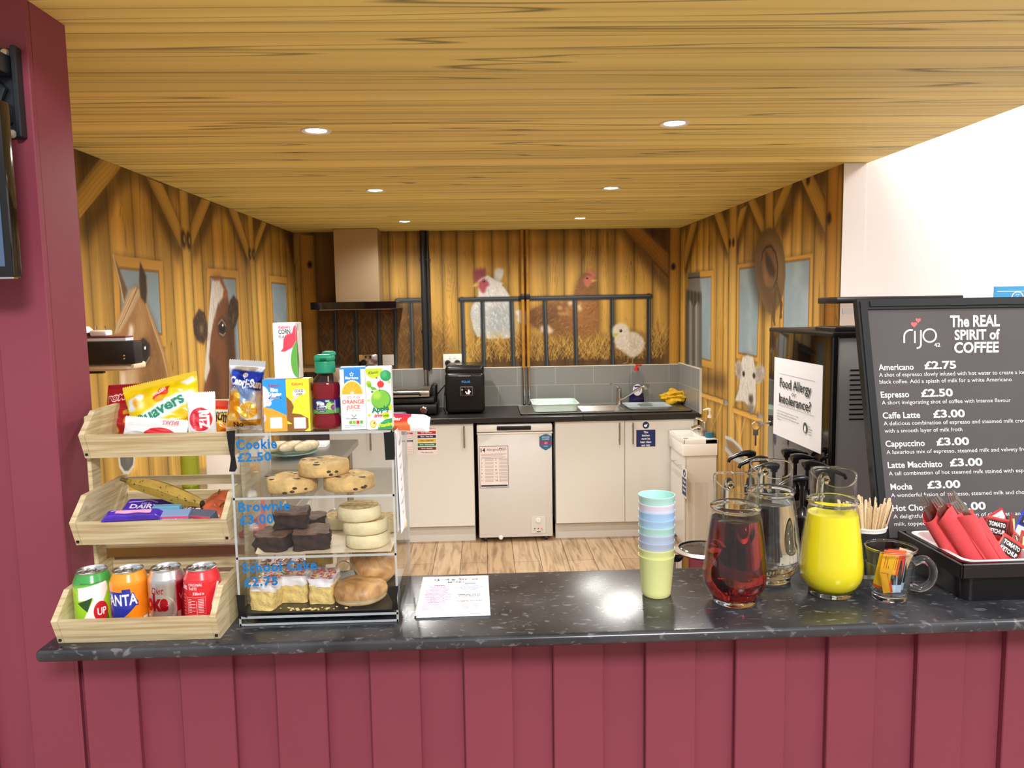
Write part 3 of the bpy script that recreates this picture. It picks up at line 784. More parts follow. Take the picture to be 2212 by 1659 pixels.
# bright hall wall to the right, taller than the barn ceiling
struct('wall_hall', MB().box(XR+.10, 5.2, YR0, YR0+.12, 0, 3.8).box(XR+.002, XR+.10, YR0-.004, YR0, 0, CEIL).box(5.2, 5.32, -2.5, YR0+.12, 0, 3.8), white)
del AL, AB, AR

# ---------------- ceiling: painted boards running across
def node_wood(name, base, dark, axis, plank, grain, rough=.55, gap=.35, knots=True, streak=.5, along=0.55):
    m = bpy.data.materials.new(name); m.use_nodes = True; nt = m.node_tree; N = nt.nodes; L = nt.links
    b = N['Principled BSDF']; b.inputs['Roughness'].default_value = rough
    tc = N.new('ShaderNodeTexCoord'); sep = N.new('ShaderNodeSeparateXYZ'); L.new(tc.outputs['Object'], sep.inputs[0])
    lo, ac = ('X', 'Y') if axis == 'X' else (('Y', 'X') if axis == 'Y' else ('Z', 'X'))
    def math_(op, a, c=None):
        n = N.new('ShaderNodeMath'); n.operation = op
        for i, v in enumerate((a, c)):
            if v is None: continue
            if isinstance(v, (int, float)): n.inputs[i].default_value = v
            else: L.new(v, n.inputs[i])
        return n.outputs[0]
    pid = math_('FLOOR', math_('DIVIDE', sep.outputs[ac], plank))
    fr = math_('FRACT', math_('DIVIDE', sep.outputs[ac], plank))
    wn = N.new('ShaderNodeTexWhiteNoise'); wn.noise_dimensions = '1D'; L.new(pid, wn.inputs['W'])
    cmb = N.new('ShaderNodeCombineXYZ')
    L.new(math_('ADD', math_('MULTIPLY', sep.outputs[lo], along), math_('MULTIPLY', wn.outputs['Value'], 37.0)), cmb.inputs[0])
    L.new(math_('MULTIPLY', sep.outputs[ac], grain), cmb.inputs[1])
    n1 = N.new('ShaderNodeTexNoise'); n1.inputs['Scale'].default_value = 1; n1.inputs['Detail'].default_value = 5; n1.inputs['Distortion'].default_value = .35
    L.new(cmb.outputs[0], n1.inputs['Vector'])
    r1 = N.new('ShaderNodeValToRGB'); e = r1.color_ramp.elements
    e[0].position = .30; e[0].color = (*lin(dark), 1); e[1].position = .55; e[1].color = (*lin(base), 1)
    L.new(n1.outputs['Fac'], r1.inputs['Fac'])
    # dark flowing grain lines
    cm2 = N.new('ShaderNodeCombineXYZ')
    L.new(math_('ADD', math_('MULTIPLY', sep.outputs[lo], along*.9), math_('MULTIPLY', wn.outputs['Value'], 11.0)), cm2.inputs[0])
    L.new(math_('MULTIPLY', sep.outputs[ac], grain*.55), cm2.inputs[1])
    n2 = N.new('ShaderNodeTexNoise'); n2.inputs['Scale'].default_value = 1.0; n2.inputs['Detail'].default_value = 1.5
    L.new(cm2.outputs[0], n2.inputs['Vector'])
    tri = math_('ABSOLUTE', math_('SUBTRACT', math_('FRACT', math_('MULTIPLY', n2.outputs['Fac'], 8.0)), .5))
    ln = N.new('ShaderNodeMapRange'); ln.inputs['From Min'].default_value = 0.0; ln.inputs['From Max'].default_value = .075; ln.inputs['To Min'].default_value = 1-streak; ln.inputs['To Max'].default_value = 1.0
    L.new(tri, ln.inputs['Value'])
    gp = N.new('ShaderNodeMapRange'); gp.inputs['From Min'].default_value = 0; gp.inputs['From Max'].default_value = .13; gp.inputs['To Min'].default_value = 1-gap; gp.inputs['To Max'].default_value = 1
    L.new(fr, gp.inputs['Value'])
    tn = math_('ADD', math_('MULTIPLY', wn.outputs['Value'], .22), .89)
    f = math_('MULTIPLY', math_('MULTIPLY', ln.outputs[0], gp.outputs[0]), tn)
    mx = N.new('ShaderNodeVectorMath'); mx.operation = 'SCALE'; L.new(r1.outputs['Color'], mx.inputs[0]); L.new(f, mx.inputs['Scale'])
    L.new(mx.outputs[0], b.inputs['Base Color'])
    return m
ceil_m = node_wood('painted_ceiling_boards', (250, 230, 140), (226, 202, 114), 'X', .165, 15, .6, gap=.42, streak=.70, along=.30)
struct('ceiling', MB().box(-1.56, XR+.10, 1.18, YB+.12, CEIL, CEIL+.12), ceil_m)

# ---------------- floor: oak-effect planks along the room
fm = bpy.data.materials.new('oak_floor'); fm.use_nodes = True
nt = fm.node_tree; N = nt.nodes; L = nt.links
tc = N.new('ShaderNodeTexCoord'); mp = N.new('ShaderNodeMapping'); mp.inputs['Rotation'].default_value[2] = PI/2
br = N.new('ShaderNodeTexBrick'); br.offset = .45; br.inputs['Scale'].default_value = 1; br.inputs['Brick Width'].default_value = 1.25; br.inputs['Row Height'].default_value = .178
br.inputs['Mortar Size'].default_value = .0022; br.inputs['Color1'].default_value = (*lin((194, 168, 136)), 1); br.inputs['Color2'].default_value = (*lin((178, 148, 114)), 1); br.inputs['Mortar'].default_value = (*lin((92, 66, 40)), 1)
L.new(tc.outputs['Object'], mp.inputs[0]); L.new(mp.outputs[0], br.inputs['Vector'])
mg = N.new('ShaderNodeMapping'); mg.inputs['Scale'].default_value = (14, 1.3, 1); L.new(tc.outputs['Object'], mg.inputs[0])
ng = N.new('ShaderNodeTexNoise'); ng.inputs['Scale'].default_value = 2.2; ng.inputs['Detail'].default_value = 6; ng.inputs['Distortion'].default_value = .8; L.new(mg.outputs[0], ng.inputs['Vector'])
rg = N.new('ShaderNodeValToRGB'); rg.color_ramp.elements[0].position = .3; rg.color_ramp.elements[0].color = (.5, .44, .38, 1); rg.color_ramp.elements[1].position = .55; rg.color_ramp.elements[1].color = (1, 1, 1, 1); L.new(ng.outputs['Fac'], rg.inputs['Fac'])
mm = N.new('ShaderNodeMix'); mm.data_type = 'RGBA'; mm.blend_type = 'MULTIPLY'; mm.inputs[0].default_value = 1; L.new(br.outputs['Color'], mm.inputs[6]); L.new(rg.outputs['Color'], mm.inputs[7])
L.new(mm.outputs[2], N['Principled BSDF'].inputs['Base Color']); N['Principled BSDF'].inputs['Roughness'].default_value = .42
struct('floor', MB().box(-3.2, 5.2, -2.5, YB+.12, -.1, 0), fm)

# ---------------- red boarded front: pillar, side wall, wall under the counter
red = mat('maroon_paint', (135, 60, 78), .55, noise=.05, nscale=3, bump=.05, bscale=30)
PY = 1.535
mb = MB().box(-2.6, COLX, COLY0, COLY1, 0, CEIL+.9)
gx = [-.835-.172*k for k in range(0, 11)]
struct('wall_front_left', mb, red)
g = MB()
for k, x in enumerate(gx):
    g.box(x-.096, x-.0, COLY0-.016, COLY0, 0, CEIL+.9, .002, 1)
bd = g.build('cladding_boards', red, bpy.data.objects['wall_front_left'])
mb = MB().box(COLX, 2.4, PY+.006, PY+.09, 0, CZ-.024)
wf = struct('wall_front', mb, red)
BX = [at(px, 1500, 1, PY-.01)[0] for px in (182, 296, 390, 505, 596, 705, 800, 908, 1003, 1108, 1196, 1304, 1395, 1503, 1589, 1697, 1788, 1891, 1980, 2083, 2170)]
BX = BX+[BX[-1]+.108, BX[-1]+.2]
for i in range(0, len(BX)-1, 2):
    MB().box(BX[i], BX[i+1], PY-.010, PY+.006, 0, CZ-.024, .002, 1).build('cladding_board', red, wf)
MB().box(COLX+.004, BX[0]-.062, PY-.010, PY+.006, 0, CZ-.024, .002, 1).build('cladding_board', red, wf)

# ---------------- splashback tiles
tile = bpy.data.materials.new('grey_tile'); tile.use_nodes = True; nt = tile.node_tree; N = nt.nodes; L = nt.links
tc = N.new('ShaderNodeTexCoord'); sp_ = N.new('ShaderNodeSeparateXYZ'); L.new(tc.outputs['Object'], sp_.inputs[0])
ad = N.new('ShaderNodeMath'); ad.operation = 'ADD'; L.new(sp_.outputs[0], ad.inputs[0]); L.new(sp_.outputs[1], ad.inputs[1])
cb = N.new('ShaderNodeCombineXYZ'); L.new(ad.outputs[0], cb.inputs[0]); L.new(sp_.outputs[2], cb.inputs[1])
br = N.new('ShaderNodeTexBrick'); br.offset = 0.5; br.inputs['Scale'].default_value = 1; br.inputs['Brick Width'].default_value = .30; br.inputs['Row Height'].default_value = .153; br.inputs['Mortar Size'].default_value = .002
br.inputs['Color1'].default_value = (*lin((140, 140, 136)), 1); br.inputs['Color2'].default_value = (*lin((134, 135, 131)), 1); br.inputs['Mortar'].default_value = (*lin((168, 168, 162)), 1)
L.new(cb.outputs[0], br.inputs['Vector']); L.new(br.outputs['Color'], N['Principled BSDF'].inputs['Base Color']); N['Principled BSDF'].inputs['Roughness'].default_value = .25
TZ = 1.213
sb = MB().box(XL, XR, YB-.012, YB, .905, TZ).box(XR-.012, XR, 5.43, YB-.012, .905, TZ+.012)
sb = sb.build('tile_splashback', tile); sb['kind'] = 'structure'
MB().box(XL, XR-.012, YB-.014, YB, TZ, TZ+.006).box(XR-.014, XR, 5.424, YB-.012, TZ+.012, TZ+.018).box(XR-.014, XR, 5.422, 5.43, .905, TZ+.018).build('edge_trim', mat('tile_trim', (225, 218, 205), .4), sb)

# ---------------- recessed spotlights
glow = mat('lamp_glow', (255, 247, 230), emit=14)
ringm = mat('lamp_ring', (230, 228, 224), .3)
pos = ['nearest row, extractor side', 'nearest row, sink side', 'middle row, extractor side', 'middle row, sink side', 'back row, extractor side', 'back row, sink side']
for (x, y), w in zip(LIGHT_XY, pos):
    t = thing('recessed_spotlight', 'glowing round spotlight in the plank ceiling, '+w, 'spotlight', (x, y, CEIL), group='ceiling spotlights')
    MB().lathe([(.034, -.001), (.047, -.004), (.049, -.0005), (.049, 0), (.034, 0)], 32, caps=False).build('trim_ring', ringm, t)
    MB().lathe([(.0, -.004), (.02, -.0035), (.034, -.001)], 24, caps=False).build('lens', glow, t)
    l = bpy.data.lights.new('spotlight_beam', 'SPOT'); l.energy = SPOT_W; l.spot_size = math.radians(164); l.spot_blend = .6; l.shadow_soft_size = .03; l.color = (1.0, .98, .94)
    o = bpy.data.objects.new('spotlight_beam', l); COL.objects.link(o); o.location = (0, 0, -.012); o.parent = t
# ================================================================ kitchen along the back wall
cream = mat('cream_gloss_door', (222, 221, 215), .22, coat=.3)
carc = mat('cream_carcass', (212, 210, 203), .5)
black_top = mat('black_worktop', (38, 36, 35), .35, noise=.2, nscale=30)
steel = mat('brushed_steel', (190, 188, 182), .28, 1.0, bump=.04, bscale=300)
chrome = mat('chrome', (225, 225, 228), .08, 1.0)
satin = mat('satin_nickel', (176, 170, 160), .3, 1.0)
blackp = mat('black_plastic', (16, 16, 17), .35)
blackg = mat('black_gloss', (8, 8, 9), .06, coat=.6)
whitep = mat('white_plastic', (236, 234, 228), .35)
rubber = mat('dark_gap', (10, 10, 10), .8)
ink = mat('ink_black', (22, 22, 26), .7)
inkg = mat('ink_grey', (150, 146, 142), .7)
paper = mat('paper_white', (242, 242, 244), .6)
inkw = mat('ink_white', (240, 242, 246), .6)
YF = 5.44
YW = YB-.014
def handle(p, x, z0, z1, y, horizontal=False):
    m = MB()
    m.tube([(x, y-.03, z0), (x, y-.03, z1)], .006, 10)
    for z in (z0+.03, z1-.03): m.cyl((x, y-.03, z), (x, y, z), .005, 8)
    return m.build('bar_handle', satin, p)
def base_unit(label, x0, x1, doors, group='cream base units'):
    """doors: list of (x0,x1,handle x)"""
    t = thing('base_cabinet', label, 'cabinet', (0, 0, 0), group=group)
    MB().box(x0, x1, YF+.02, YW, .12, .872).build('carcass', carc, t)
    MB().box(x0, x1, YF+.055, YF+.073, 0, .12).build('plinth', carc, t)
    for a, b, hx in doors:
        d = MB().box(a+.0015, b-.0015, YF, YF+.019, .125, .868, .002, 1).build('door', cream, t)
        handle(d, hx, .70, .855, YF)
    return t
xL0 = -1.06; 
xd = [at(px, 1000, 1, YF)[0] for px in (1024, 1200, 1350, 1499)]
base_unit('cream gloss base cabinet left of the white freezer, wall charts stuck on its door', -.60, xd[0], [(-.60, xd[0], at(1003, 950, 1, YF)[0])])
base_unit('cream gloss base cabinet mostly behind the clear cake case, no charts', -1.10, -.603, [(-1.10, -.603, at(803, 990, 1, YF)[0])])
base_unit('cream gloss double base cabinet under the sink, tidy-kitchen notice on one door', xd[1], xd[3], [(xd[1], xd[2], at(1337, 940, 1, YF)[0]), (xd[2], xd[3], at(1366, 940, 1, YF)[0])])
t = MB().box(xd[3]+.002, XR-.02, YF+.012, YW, 0, .872).build('end_panel', carc); tag(t, 'narrow cream filler panel ending the kitchen run beside the hand basin', 'panel')
# worktop (one continuous slab, cut for the sink bowl)
SX0, SX1 = at(1124, 893, 2, .915)[0], at(1486, 884, 2, .915)[0]
BWX0, BWX1, BWY0, BWY1 = at(1248, 885, 2, .91)[0], at(1348, 885, 2, .91)[0], 5.56, 5.92
w = MB()
WY0, WY1 = 5.415, YB-.013
w.box(XL+.01, BWX0, WY0, WY1, .874, .912, .004, 1).box(BWX1, XR-.014, WY0, WY1, .874, .912, .004, 1).box(BWX0, BWX1, WY0, BWY0, .874, .912, .004, 1).box(BWX0, BWX1, BWY1, WY1, .874, .912)
o = w.build('kitchen_worktop', black_top); tag(o, 'long black worktop across the back wall carrying the steel sink', 'worktop')
# freezer
fx0, fx1 = at(1031, 1000, 1, 5.43)[0], at(1194, 1000, 1, 5.43)[0]
fw = mat('freezer_white', (214, 213, 210), .3, coat=.2); fl = mat('freezer_lid', (230, 227, 222), .3)
t = thing('chest_freezer', 'small white chest freezer under the worktop with allergen chart on its front', 'freezer', ((fx0+fx1)/2, 5.43, 0))
hw = (fx1-fx0)/2
MB().box(-hw+.004, hw-.004, 0, .53, .035, .79, .008).build('body', fw, t)
lid = MB().box(-hw, hw, -.006, .53, .805, .858, .010).box(-hw, hw, -.004, .53, .788, .800, .003).build('lid', fl, t)
pf = plane_fn((0, -.0005, 0), (1, 0, 0), (0, 0, 1))
g = lambda px, py: (at(px, py, 1, 5.43)[0]-(fx0+fx1)/2, at(px, py, 1, 5.43)[2])
MB().box(g(1073, 927)[0], g(1147, 927)[0], -.016, .004, .818, .848, .006).build('grip', blackp, lid)
c0 = g(1147, 1152); c1 = g(1179, 1115)
MB().box(c0[0], c1[0], -.003, .002, c0[1], c1[1], .002, 1).build('control_panel', fw, t)
MB().lathe([(0, 0), (.016, 0), (.018, .006), (.016, .012), (0, .012)], 24, TR(((c0[0]+c1[0])/2, -.001, c1[1]-.028), rx=PI/2)).build('dial', whitep, t)
for i, c in enumerate(((40, 90, 60), (190, 30, 30), (235, 110, 70))):
    MB().lathe([(0, 0), (.005, 0), (.004, .003), (0, .003)], 12, TR((c0[0]+.028+i*.025, -.003, c0[1]+.035), rx=PI/2)).build('indicator', mat('ind%d' % i, c, .4), t)
p = Print(t, lambda u, v, d: (u, -.0035-d, v), sep=True)
p.rect(c0[0]+.002, c1[0]-.002, c1[1]-.0022, c1[1]-.001, inkg); p.rect(c0[0]+.001, c0[0]+.002, c0[1]+.002, c1[1]-.002, inkg); p.rect(c1[0]-.002, c1[0]-.001, c0[1]+.002, c1[1]-.002, inkg); p.rect(c0[0]+.002, c1[0]-.002, c0[1]+.001, c0[1]+.0022, inkg)
p.text('min', c0[0]+.018, c0[1]+.02, .006, ink); p.text('max', c1[0]-.036, c0[1]+.02, .006, ink); p.rect(c0[0]+.04, c0[0]+.07, c0[1]+.008, c0[1]+.014, ink)
p.flush()
u, v = g(1082, 1161)
MB().lathe([(0, 0), (.014, 0), (.016, .004), (.010, .012), (0, .012)], 20, TR((u, 0, v), rx=PI/2)).build('drain_plug', whitep, t)
for x in (-hw+.05, hw-.05):
    MB().cyl((x-.01, .04, .018), (x+.01, .04, .018), .018, 14).build('caster', blackp, t)
    MB().cyl((x-.01, .48, .018), (x+.01, .48, .018), .018, 14).build('caster', blackp, t)
p = Print(t, lambda u, v, d: (u, -d, v))
a = g(1048, 959); b = g(1079, 965); p.text('fridgemaster', a[0], b[1], .010, ink, width=g(1079, 960)[0]-a[0]); p.flush()
# shield sticker
t2 = thing('shield_sticker', 'blue shield sticker with red band in the corner of the freezer front', 'sticker', (0, 5.4288, 0))
P5 = lambda px, py: (lambda q: (q[0], q[2]))(at(px, py, 1, 5.43))
sh = [P5(x, y) for x, y in ((1165, 943), (1171, 940), (1179, 937), (1187, 940), (1192, 942), (1192, 962), (1189, 967), (1179, 973), (1170, 968), (1165, 963))]
MB().prism(sh, lambda u, v, d: (u, -d, v), 0, .0006).build('sticker_sheet', mat('shield_blue', (58, 110, 150), .4), t2)
p = Print(t2, lambda u, v, d: (u, -.0007-d, v)); x0 = sh[0][0]; x1 = sh[4][0]; xm = (x0+x1)/2; zb = P5(1179, 957)[1]
p.rect(x0+.001, x1-.001, zb-.008, zb+.010, mat('band_red', (170, 50, 80), .4)); p.text('WINTER', xm, zb+.038, .009, inkw, 'C', width=.056, bold=.01); p.text('GUARD', xm, zb+.024, .009, inkw, 'C', width=.05, bold=.01); p.text('-15', xm, zb-.006, .014, mat('pink_ink', (250, 190, 225), .5), 'C', bold=.02); p.text('TESTED', xm, zb-.026, .006, inkw, 'C'); p.flush()
# posters and notices
def sheet(name, label, cat, pts, y, m=paper, group=None):
    """flat notice stuck on a front facing the room; pts px: tl, br"""
    (x0, z1), (x1, z0) = [(lambda q: (q[0], q[2]))(at(px, py, 1, y)) for px, py in pts]
    t = thing(name, label, cat, (x0, y, z0), group=group)
    MB().box(0, x1-x0, -.0012, -.0003, 0, z1-z0).build('sheet', m, t)
    return t, x1-x0, z1-z0, Print(t, lambda u, v, d: (u, -.0012-d, v))
pinkp = mat('poster_pinkish', (238, 226, 224), .5)
t, w, h, p = sheet('allergen_poster', 'framed poster headed 14 Allergens taped to the freezer', 'poster', ((1035, 964), (1099, 1053)), 5.4285, pinkp)
for a in ((0, w, 0, .003), (0, w, h-.003, h), (0, .003, 0, h), (w-.003, w, 0, h)): p.rect(*a, mat('poster_edge', (84, 90, 90), .5))
p.text('14', .010, h-.042, .027, ink, bold=.035); p.text('Allergens', .052, h-.034, .017, mat('ink_teal', (40, 60, 62), .6), width=.085)
p.ell(w*.73, h-.024, .010, .010, mat('badge_green', (60, 84, 60), .6)); p.ell(w*.73, h-.026, .005, .006, pinkp)
for k, ww in enumerate((.04, .04, .045, .03)): p.rect(w*.79, w*.79+ww*.7, h-.017-k*.006, h-.014-k*.006, inkg)
for k, ww in enumerate((.93, .82, .9, .8)): p.rect(.012, w*ww, h-.060-k*.008-(k > 1)*.006, h-.0565-k*.008-(k > 1)*.006, mat('fine_print', (178, 168, 166), .7))
numc = [mat('n%d' % i, c, .7) for i, c in enumerate(((60, 50, 45), (50, 50, 80), (60, 60, 70), (180, 50, 55), (70, 70, 110), (70, 70, 130), (200, 70, 60), (40, 40, 44), (90, 84, 60), (180, 60, 60), (40, 40, 40), (80, 80, 80), (190, 50, 60), (40, 40, 40)))]
for i in range(14):
    r, c = divmod(i, 2); zz = h-.104-r*.0252; uu = .012+c*w*.49
    p.text(str(i+1), uu, zz, .014, numc[i]); 
    for k in range(3): p.rect(uu+.026, uu+w*.44-.006*(k % 2), zz+.010-k*.0062, zz+.0125-k*.0062, mat('fine_print'))
p.rect(.008, w-.008, .010, .022, mat('ink_teal')); p.flush()
t, w, h, p = sheet('food_safety_chart', 'cross contamination chart with six coloured bars on the cream door', 'poster', ((900, 923), (944, 982)), YF-.0003, pinkp)
p.text('PREVENT CROSS CONTAMINATION', w/2, h-.014, .010, mat('chart_red_ink', (170, 40, 40), .6), 'C', width=w*.96, bold=.02); p.rect(.006, w-.01, h-.022, h-.0205, inkg)
for i, (s_, c, tcn) in enumerate((('Red - Raw meat', (196, 44, 44), 1), ('Blue - Raw fish', (28, 38, 86), 1), ('Yellow - Cooked meats', (226, 184, 44), 0), ('Green - Salads and fruits', (36, 118, 70), 1), ('Brown - Vegetables', (112, 66, 46), 1), ('White - Bakery and dairy', (232, 224, 226), 0))):
    z = h-.050-i*.0285; p.rect(.004, w-.004, z, z+.021, mat('bar%d' % i, c, .5), r=.003); p.text(s_, w/2, z+.007, .0085, inkw if tcn else ink, 'C', width=w*(.55+.06*(i % 4)), bold=.02)
p.flush()
t, w, h, p = sheet('fridge_record_sheet', 'tall narrow record sheet beside the coloured bar chart, partly behind the case', 'poster', ((866, 924), (893, 982)), YF-.0003, pinkp)
p.rect(0, w, h-.032, h-.030, inkg); p.rect(0, w, h-.048, h-.036, mat('bar0')); p.text('ALERT', w*.6, h-.046, .008, inkw, 'C'); p.rect(0, w, h-.103, h-.090, mat('bar1')); p.text('SCHEDULE', w*.6, h-.100, .007, inkw, 'C')
for k in (0, 1, 2, 4, 5, 6, 7): p.ell(w*.42, h-.062-k*.0165-(k > 3)*.012, .003, .003, ink); p.rect(w*.55, w*.9, h-.063-k*.0165-(k > 3)*.012, h-.061-k*.0165-(k > 3)*.012, inkg)
p.rect(w-.002, w, 0, h, inkg); p.flush()
t, w, h, p = sheet('tidy_notice', 'blue notice asking to keep this kitchen clean and tidy on a cabinet door', 'sign', ((1373, 909), (1417, 966)), YF-.0003, mat('notice_sheet', (226, 220, 210), .4))
nb = mat('notice_blue', (24, 44, 100), .45)
p.rect(.005, w-.005, .006, h*.66, nb); p.ell(w/2, h*.83, .024, .026, nb); p.ell(w/2-.002, h*.83-.004, .012, .009, inkw); p.poly([(w/2-.004, h*.83), (w/2+.014, h*.83+.012), (w/2+.010, h*.83+.002), (w/2, h*.83-.008)], inkw)
for k, s_ in enumerate(('This', 'kitchen', 'must be', 'kept clean', 'and tidy')): p.text(s_, w/2, h*.66-.024-k*.0235, .0135, inkw, 'C', bold=.03)
p.flush()

# extractor hood
hx0, hx1 = at(722, 560, 1, 5.79)[0], at(817, 560, 1, 5.79)[0]
t = thing('extractor_hood', 'steel chimney extractor hood with flat black glass plate, meeting the ceiling', 'extractor hood', ((hx0+hx1)/2, YB-.002, 0))
hw = (hx1-hx0)/2
MB().box(-hw, hw, 5.79-YB, 0, 1.74, CEIL-.003, .002, 1).build('chimney_duct', mat('duct_steel', (190, 168, 136), .34, .7, bump=.03, bscale=200), t)
kx0, kx1 = at(670, 655, 1, 5.60)[0]-(hx0+hx1)/2, at(856, 655, 1, 5.60)[0]-(hx0+hx1)/2
MB().box(kx0, kx1, 5.60-YB, 0, 1.690, 1.742, .003, 1).build('hood_plate', blackg, t)
MB().box(kx0+.05, kx1-.05, 5.66-YB, -.05, 1.684, 1.690).build('filter_panel', steel, t)

# pipes
px_ = at(916, 640, 1, YB-.04)[0]
t = thing('black_pipe', 'black painted pipe running from ceiling down the back wall beside the hood', 'pipe', (px_, YB-.035, 0))
MB().tube([(0, 0, TZ), (0, 0, CEIL-.002)], .022, 14).build('main_pipe', mat('pipe_black', (34, 37, 39), .35), t)
MB().tube([(.034, .008, TZ), (.034, .008, CEIL-.002)], .012, 12).build('side_pipe', mat('pipe_black'), t)
MB().tube([(0, 0, .914), (0, 0, TZ)], .018, 14).build('bare_pipe', steel, t)
for z in (1.5, 2.05): MB().box(-.03, .05, .0, .034, z, z+.02, .003, 1).build('pipe_clip', mat('pipe_black'), t)
ppaint = mat('pipe_ochre', (176, 124, 46), .4, noise=.25, nscale=9)
xa = at(1129, 640, 1, YB-.03)[0]; xb = at(1140, 640, 1, YB-.03)[0]
for k, (x, w_) in enumerate(((xa, 'first of the twin pipes, nearer the ice maker'), (xb, 'second of the twin pipes, nearer the tap'))):
    t = thing('wall_pipe', 'thin ochre wall pipe, '+w_, 'pipe', (x, YB-.03, 0), group='twin wall pipes')
    MB().tube([(0, 0, TZ), (0, 0, CEIL-.002)], .013, 12).build('painted_length', ppaint, t)
    MB().tube([(0, 0, .914), (0, 0, TZ)], .012, 12).build('bare_length', chrome, t)
    z = at(1135, 641, 1, YB)[2]; MB().tube([(0, 0, z-.022), (0, 0, z-.01), (0, 0, z+.01), (0, 0, z+.022)], [.014, .018, .018, .014], 12).build('collar', mat('pipe_black'), t)
    MB().box(-.016, .016, 0, .03, 2.07, 2.09, .002, 1).build('pipe_clip', ppaint, t)

# sockets and switch
def socket(label, px0, px1, py0, py1, m, kind, plugs=()):
    x0, _, z1 = at(px0, py0, 1, YB-.01); x1, _, z0 = at(px1, py1, 1, YB-.01)
    t = thing('wall_socket' if kind else 'wall_switch', label, 'socket' if kind else 'switch', ((x0+x1)/2, YB-.001, (z0+z1)/2))
    a, b = (x1-x0)/2, (z1-z0)/2
    MB().box(-a, a, -.010, -.0005, -b, b, .003).build('plate', m, t)
    if kind:
        for s_ in (-1, 1):
            if s_ not in plugs:
                q = MB()
                for dx, dz, ww, hh in ((0, .006, .003, .008), (-.011, -.012, .006, .003), (.011, -.012, .006, .003)): q.box(s_*a*.5+dx-ww, s_*a*.5+dx+ww, -.0108, -.0098, dz-hh*.5, dz+hh*.5)
                q.build('pin_holes', rubber, t)
            MB().box(s_*a*.25-.006, s_*a*.25+.006, -.014, -.009, b*.35, b*.8, .002, 1).build('rocker', m if kind != 2 else blackp, t)
    else: MB().box(-.011, .011, -.014, -.009, -.014, .014, .002, 1).build('rocker', m, t)
    q = MB()
    for s_ in (-1, 1): q.cyl((s_*(a-.008), -.0112, 0), (s_*(a-.008), -.0095, 0), .003, 8)
    q.build('screw', satin, t)
    return ((x0+x1)/2, (z0+z1)/2, a)
socket('chrome double wall socket under the extractor hood', 775, 816, 766, 792, mat('socket_chrome', (205, 200, 190), .15, 1.0), 2, (-1,))
socket('small white wall switch right of the chrome socket', 826, 851, 766, 789, whitep, 0)
sx, sz, sa = socket('white double wall socket behind the black ice maker', 957, 998, 765, 795, whitep, 1, (-1, 1))
for s_, l in ((-1, 'black plug in the white socket, side nearer the grill'), (1, 'black plug in the white socket, side nearer the sink')):
    t = thing('mains_plug', l, 'plug', (sx+s_*sa*.5, YB-.0115, sz-.014), group='plugs in the white socket')
    MB().lathe([(0, 0), (.024, 0), (.024, .012), (.016, .028), (0, .03)], 18, TR((0, 0, 0), rx=PI/2)).build('plug_body', blackp, t)
    MB().tube([(0, -.018, -.016), (0, -.024, -.05), (s_*.01, -.02, -.12), (s_*.02+.02, -.02, -.24)], .004, 8).build('cable', blackp, t)
t = thing('mains_plug', 'black plug in the chrome socket below the hood', 'plug', (at(786, 783, 1, YB)[0], YB-.0115, at(786, 783, 1, YB)[2]))
MB().lathe([(0, 0), (.024, 0), (.024, .012), (.016, .028), (0, .03)], 18, TR((0, 0, 0), rx=PI/2)).build('plug_body', blackp, t)
MB().tube([(0, -.018, -.016), (.01, -.03, -.06), (.08, -.04, -.14), (.1, -.05, -.3)], .004, 8).build('cable', blackp, t)

# ice maker
ix0, ix1 = at(961, 830, 1, 5.60)[0], at(1047, 830, 1, 5.60)[0]
t = thing('ice_maker', 'black countertop ice maker with small lit panel, beside the sink', 'ice maker', ((ix0+ix1)/2, 5.60, .9125))
a = (ix1-ix0)/2; h = at(1005, 790, 1, 5.60)[2]-.9125
bm = MB().box(-a, a, 0, .36, .01, h*.86, .03, 4)
mbk = mat('icemaker_black', (20, 20, 21), .3)
bm.build('body', mbk, t)
lidm = MB().box(-a*.985, a*.985, .012, .36, h*.80, h*1.0, .03, 5).build('lid', mbk, t)
MB().prism([(-.085, .06), (.085, .06), (.055, -.03), (0, -.04), (-.055, -.03)], lambda u, v, d: (u, .10+v*.9, h*1.0005+d), 0, .003).build('window', mat('smoked_window', (70, 68, 66), .1), lidm)
MB().box(-.045, .045, -.008, .012, h*.775, h*.80, .006).build('lid_grip', mat('dull_grey', (110, 108, 104), .3), lidm)
z0 = at(1003, 845, 1, 5.6)[2]-.9125
pan = MB().box(-.045+.01, .048+.01, -.004, .004, z0-.036, z0+.034, .006).build('display_panel', mat('panel_bezel', (96, 94, 92), .25), t)
MB().box(-.039+.01, .042+.01, -.006, .002, z0-.031, z0+.029, .003).build('screen', blackg, pan)
p = Print(t, lambda u, v, d: (u, -.0065-d, v)); led = mat('led_red', (255, 190, 170), emit=4)
for u, v, r in ((.0, -.006, .004), (.022, -.006, .008), (.022, .006, .005), (.008, -.016, .005), (.022, -.018, .005), (.030, -.004, .004)): p.ell(u+.006, z0+v, r, r, led, 'indicator_light')
p.ell(-.02, z0+.012, .007, .007, mat('led_grey', (150, 160, 160), .4), 'indicator_light'); p.flush()
p = Print(t, lambda u, v, d: (u, -.0008-d, v)); p.text('POLAR', .01, at(1003, 827, 1, 5.6)[2]-.9125, .016, mat('polar_blue', (56, 140, 220), .5), 'C', width=.064, bold=.04); p.flush()
for sx_ in (-1, 1): MB().cyl((sx_*a*.8, .05, 0), (sx_*a*.8, .05, .012), .012, 12).build('foot', rubber, t)

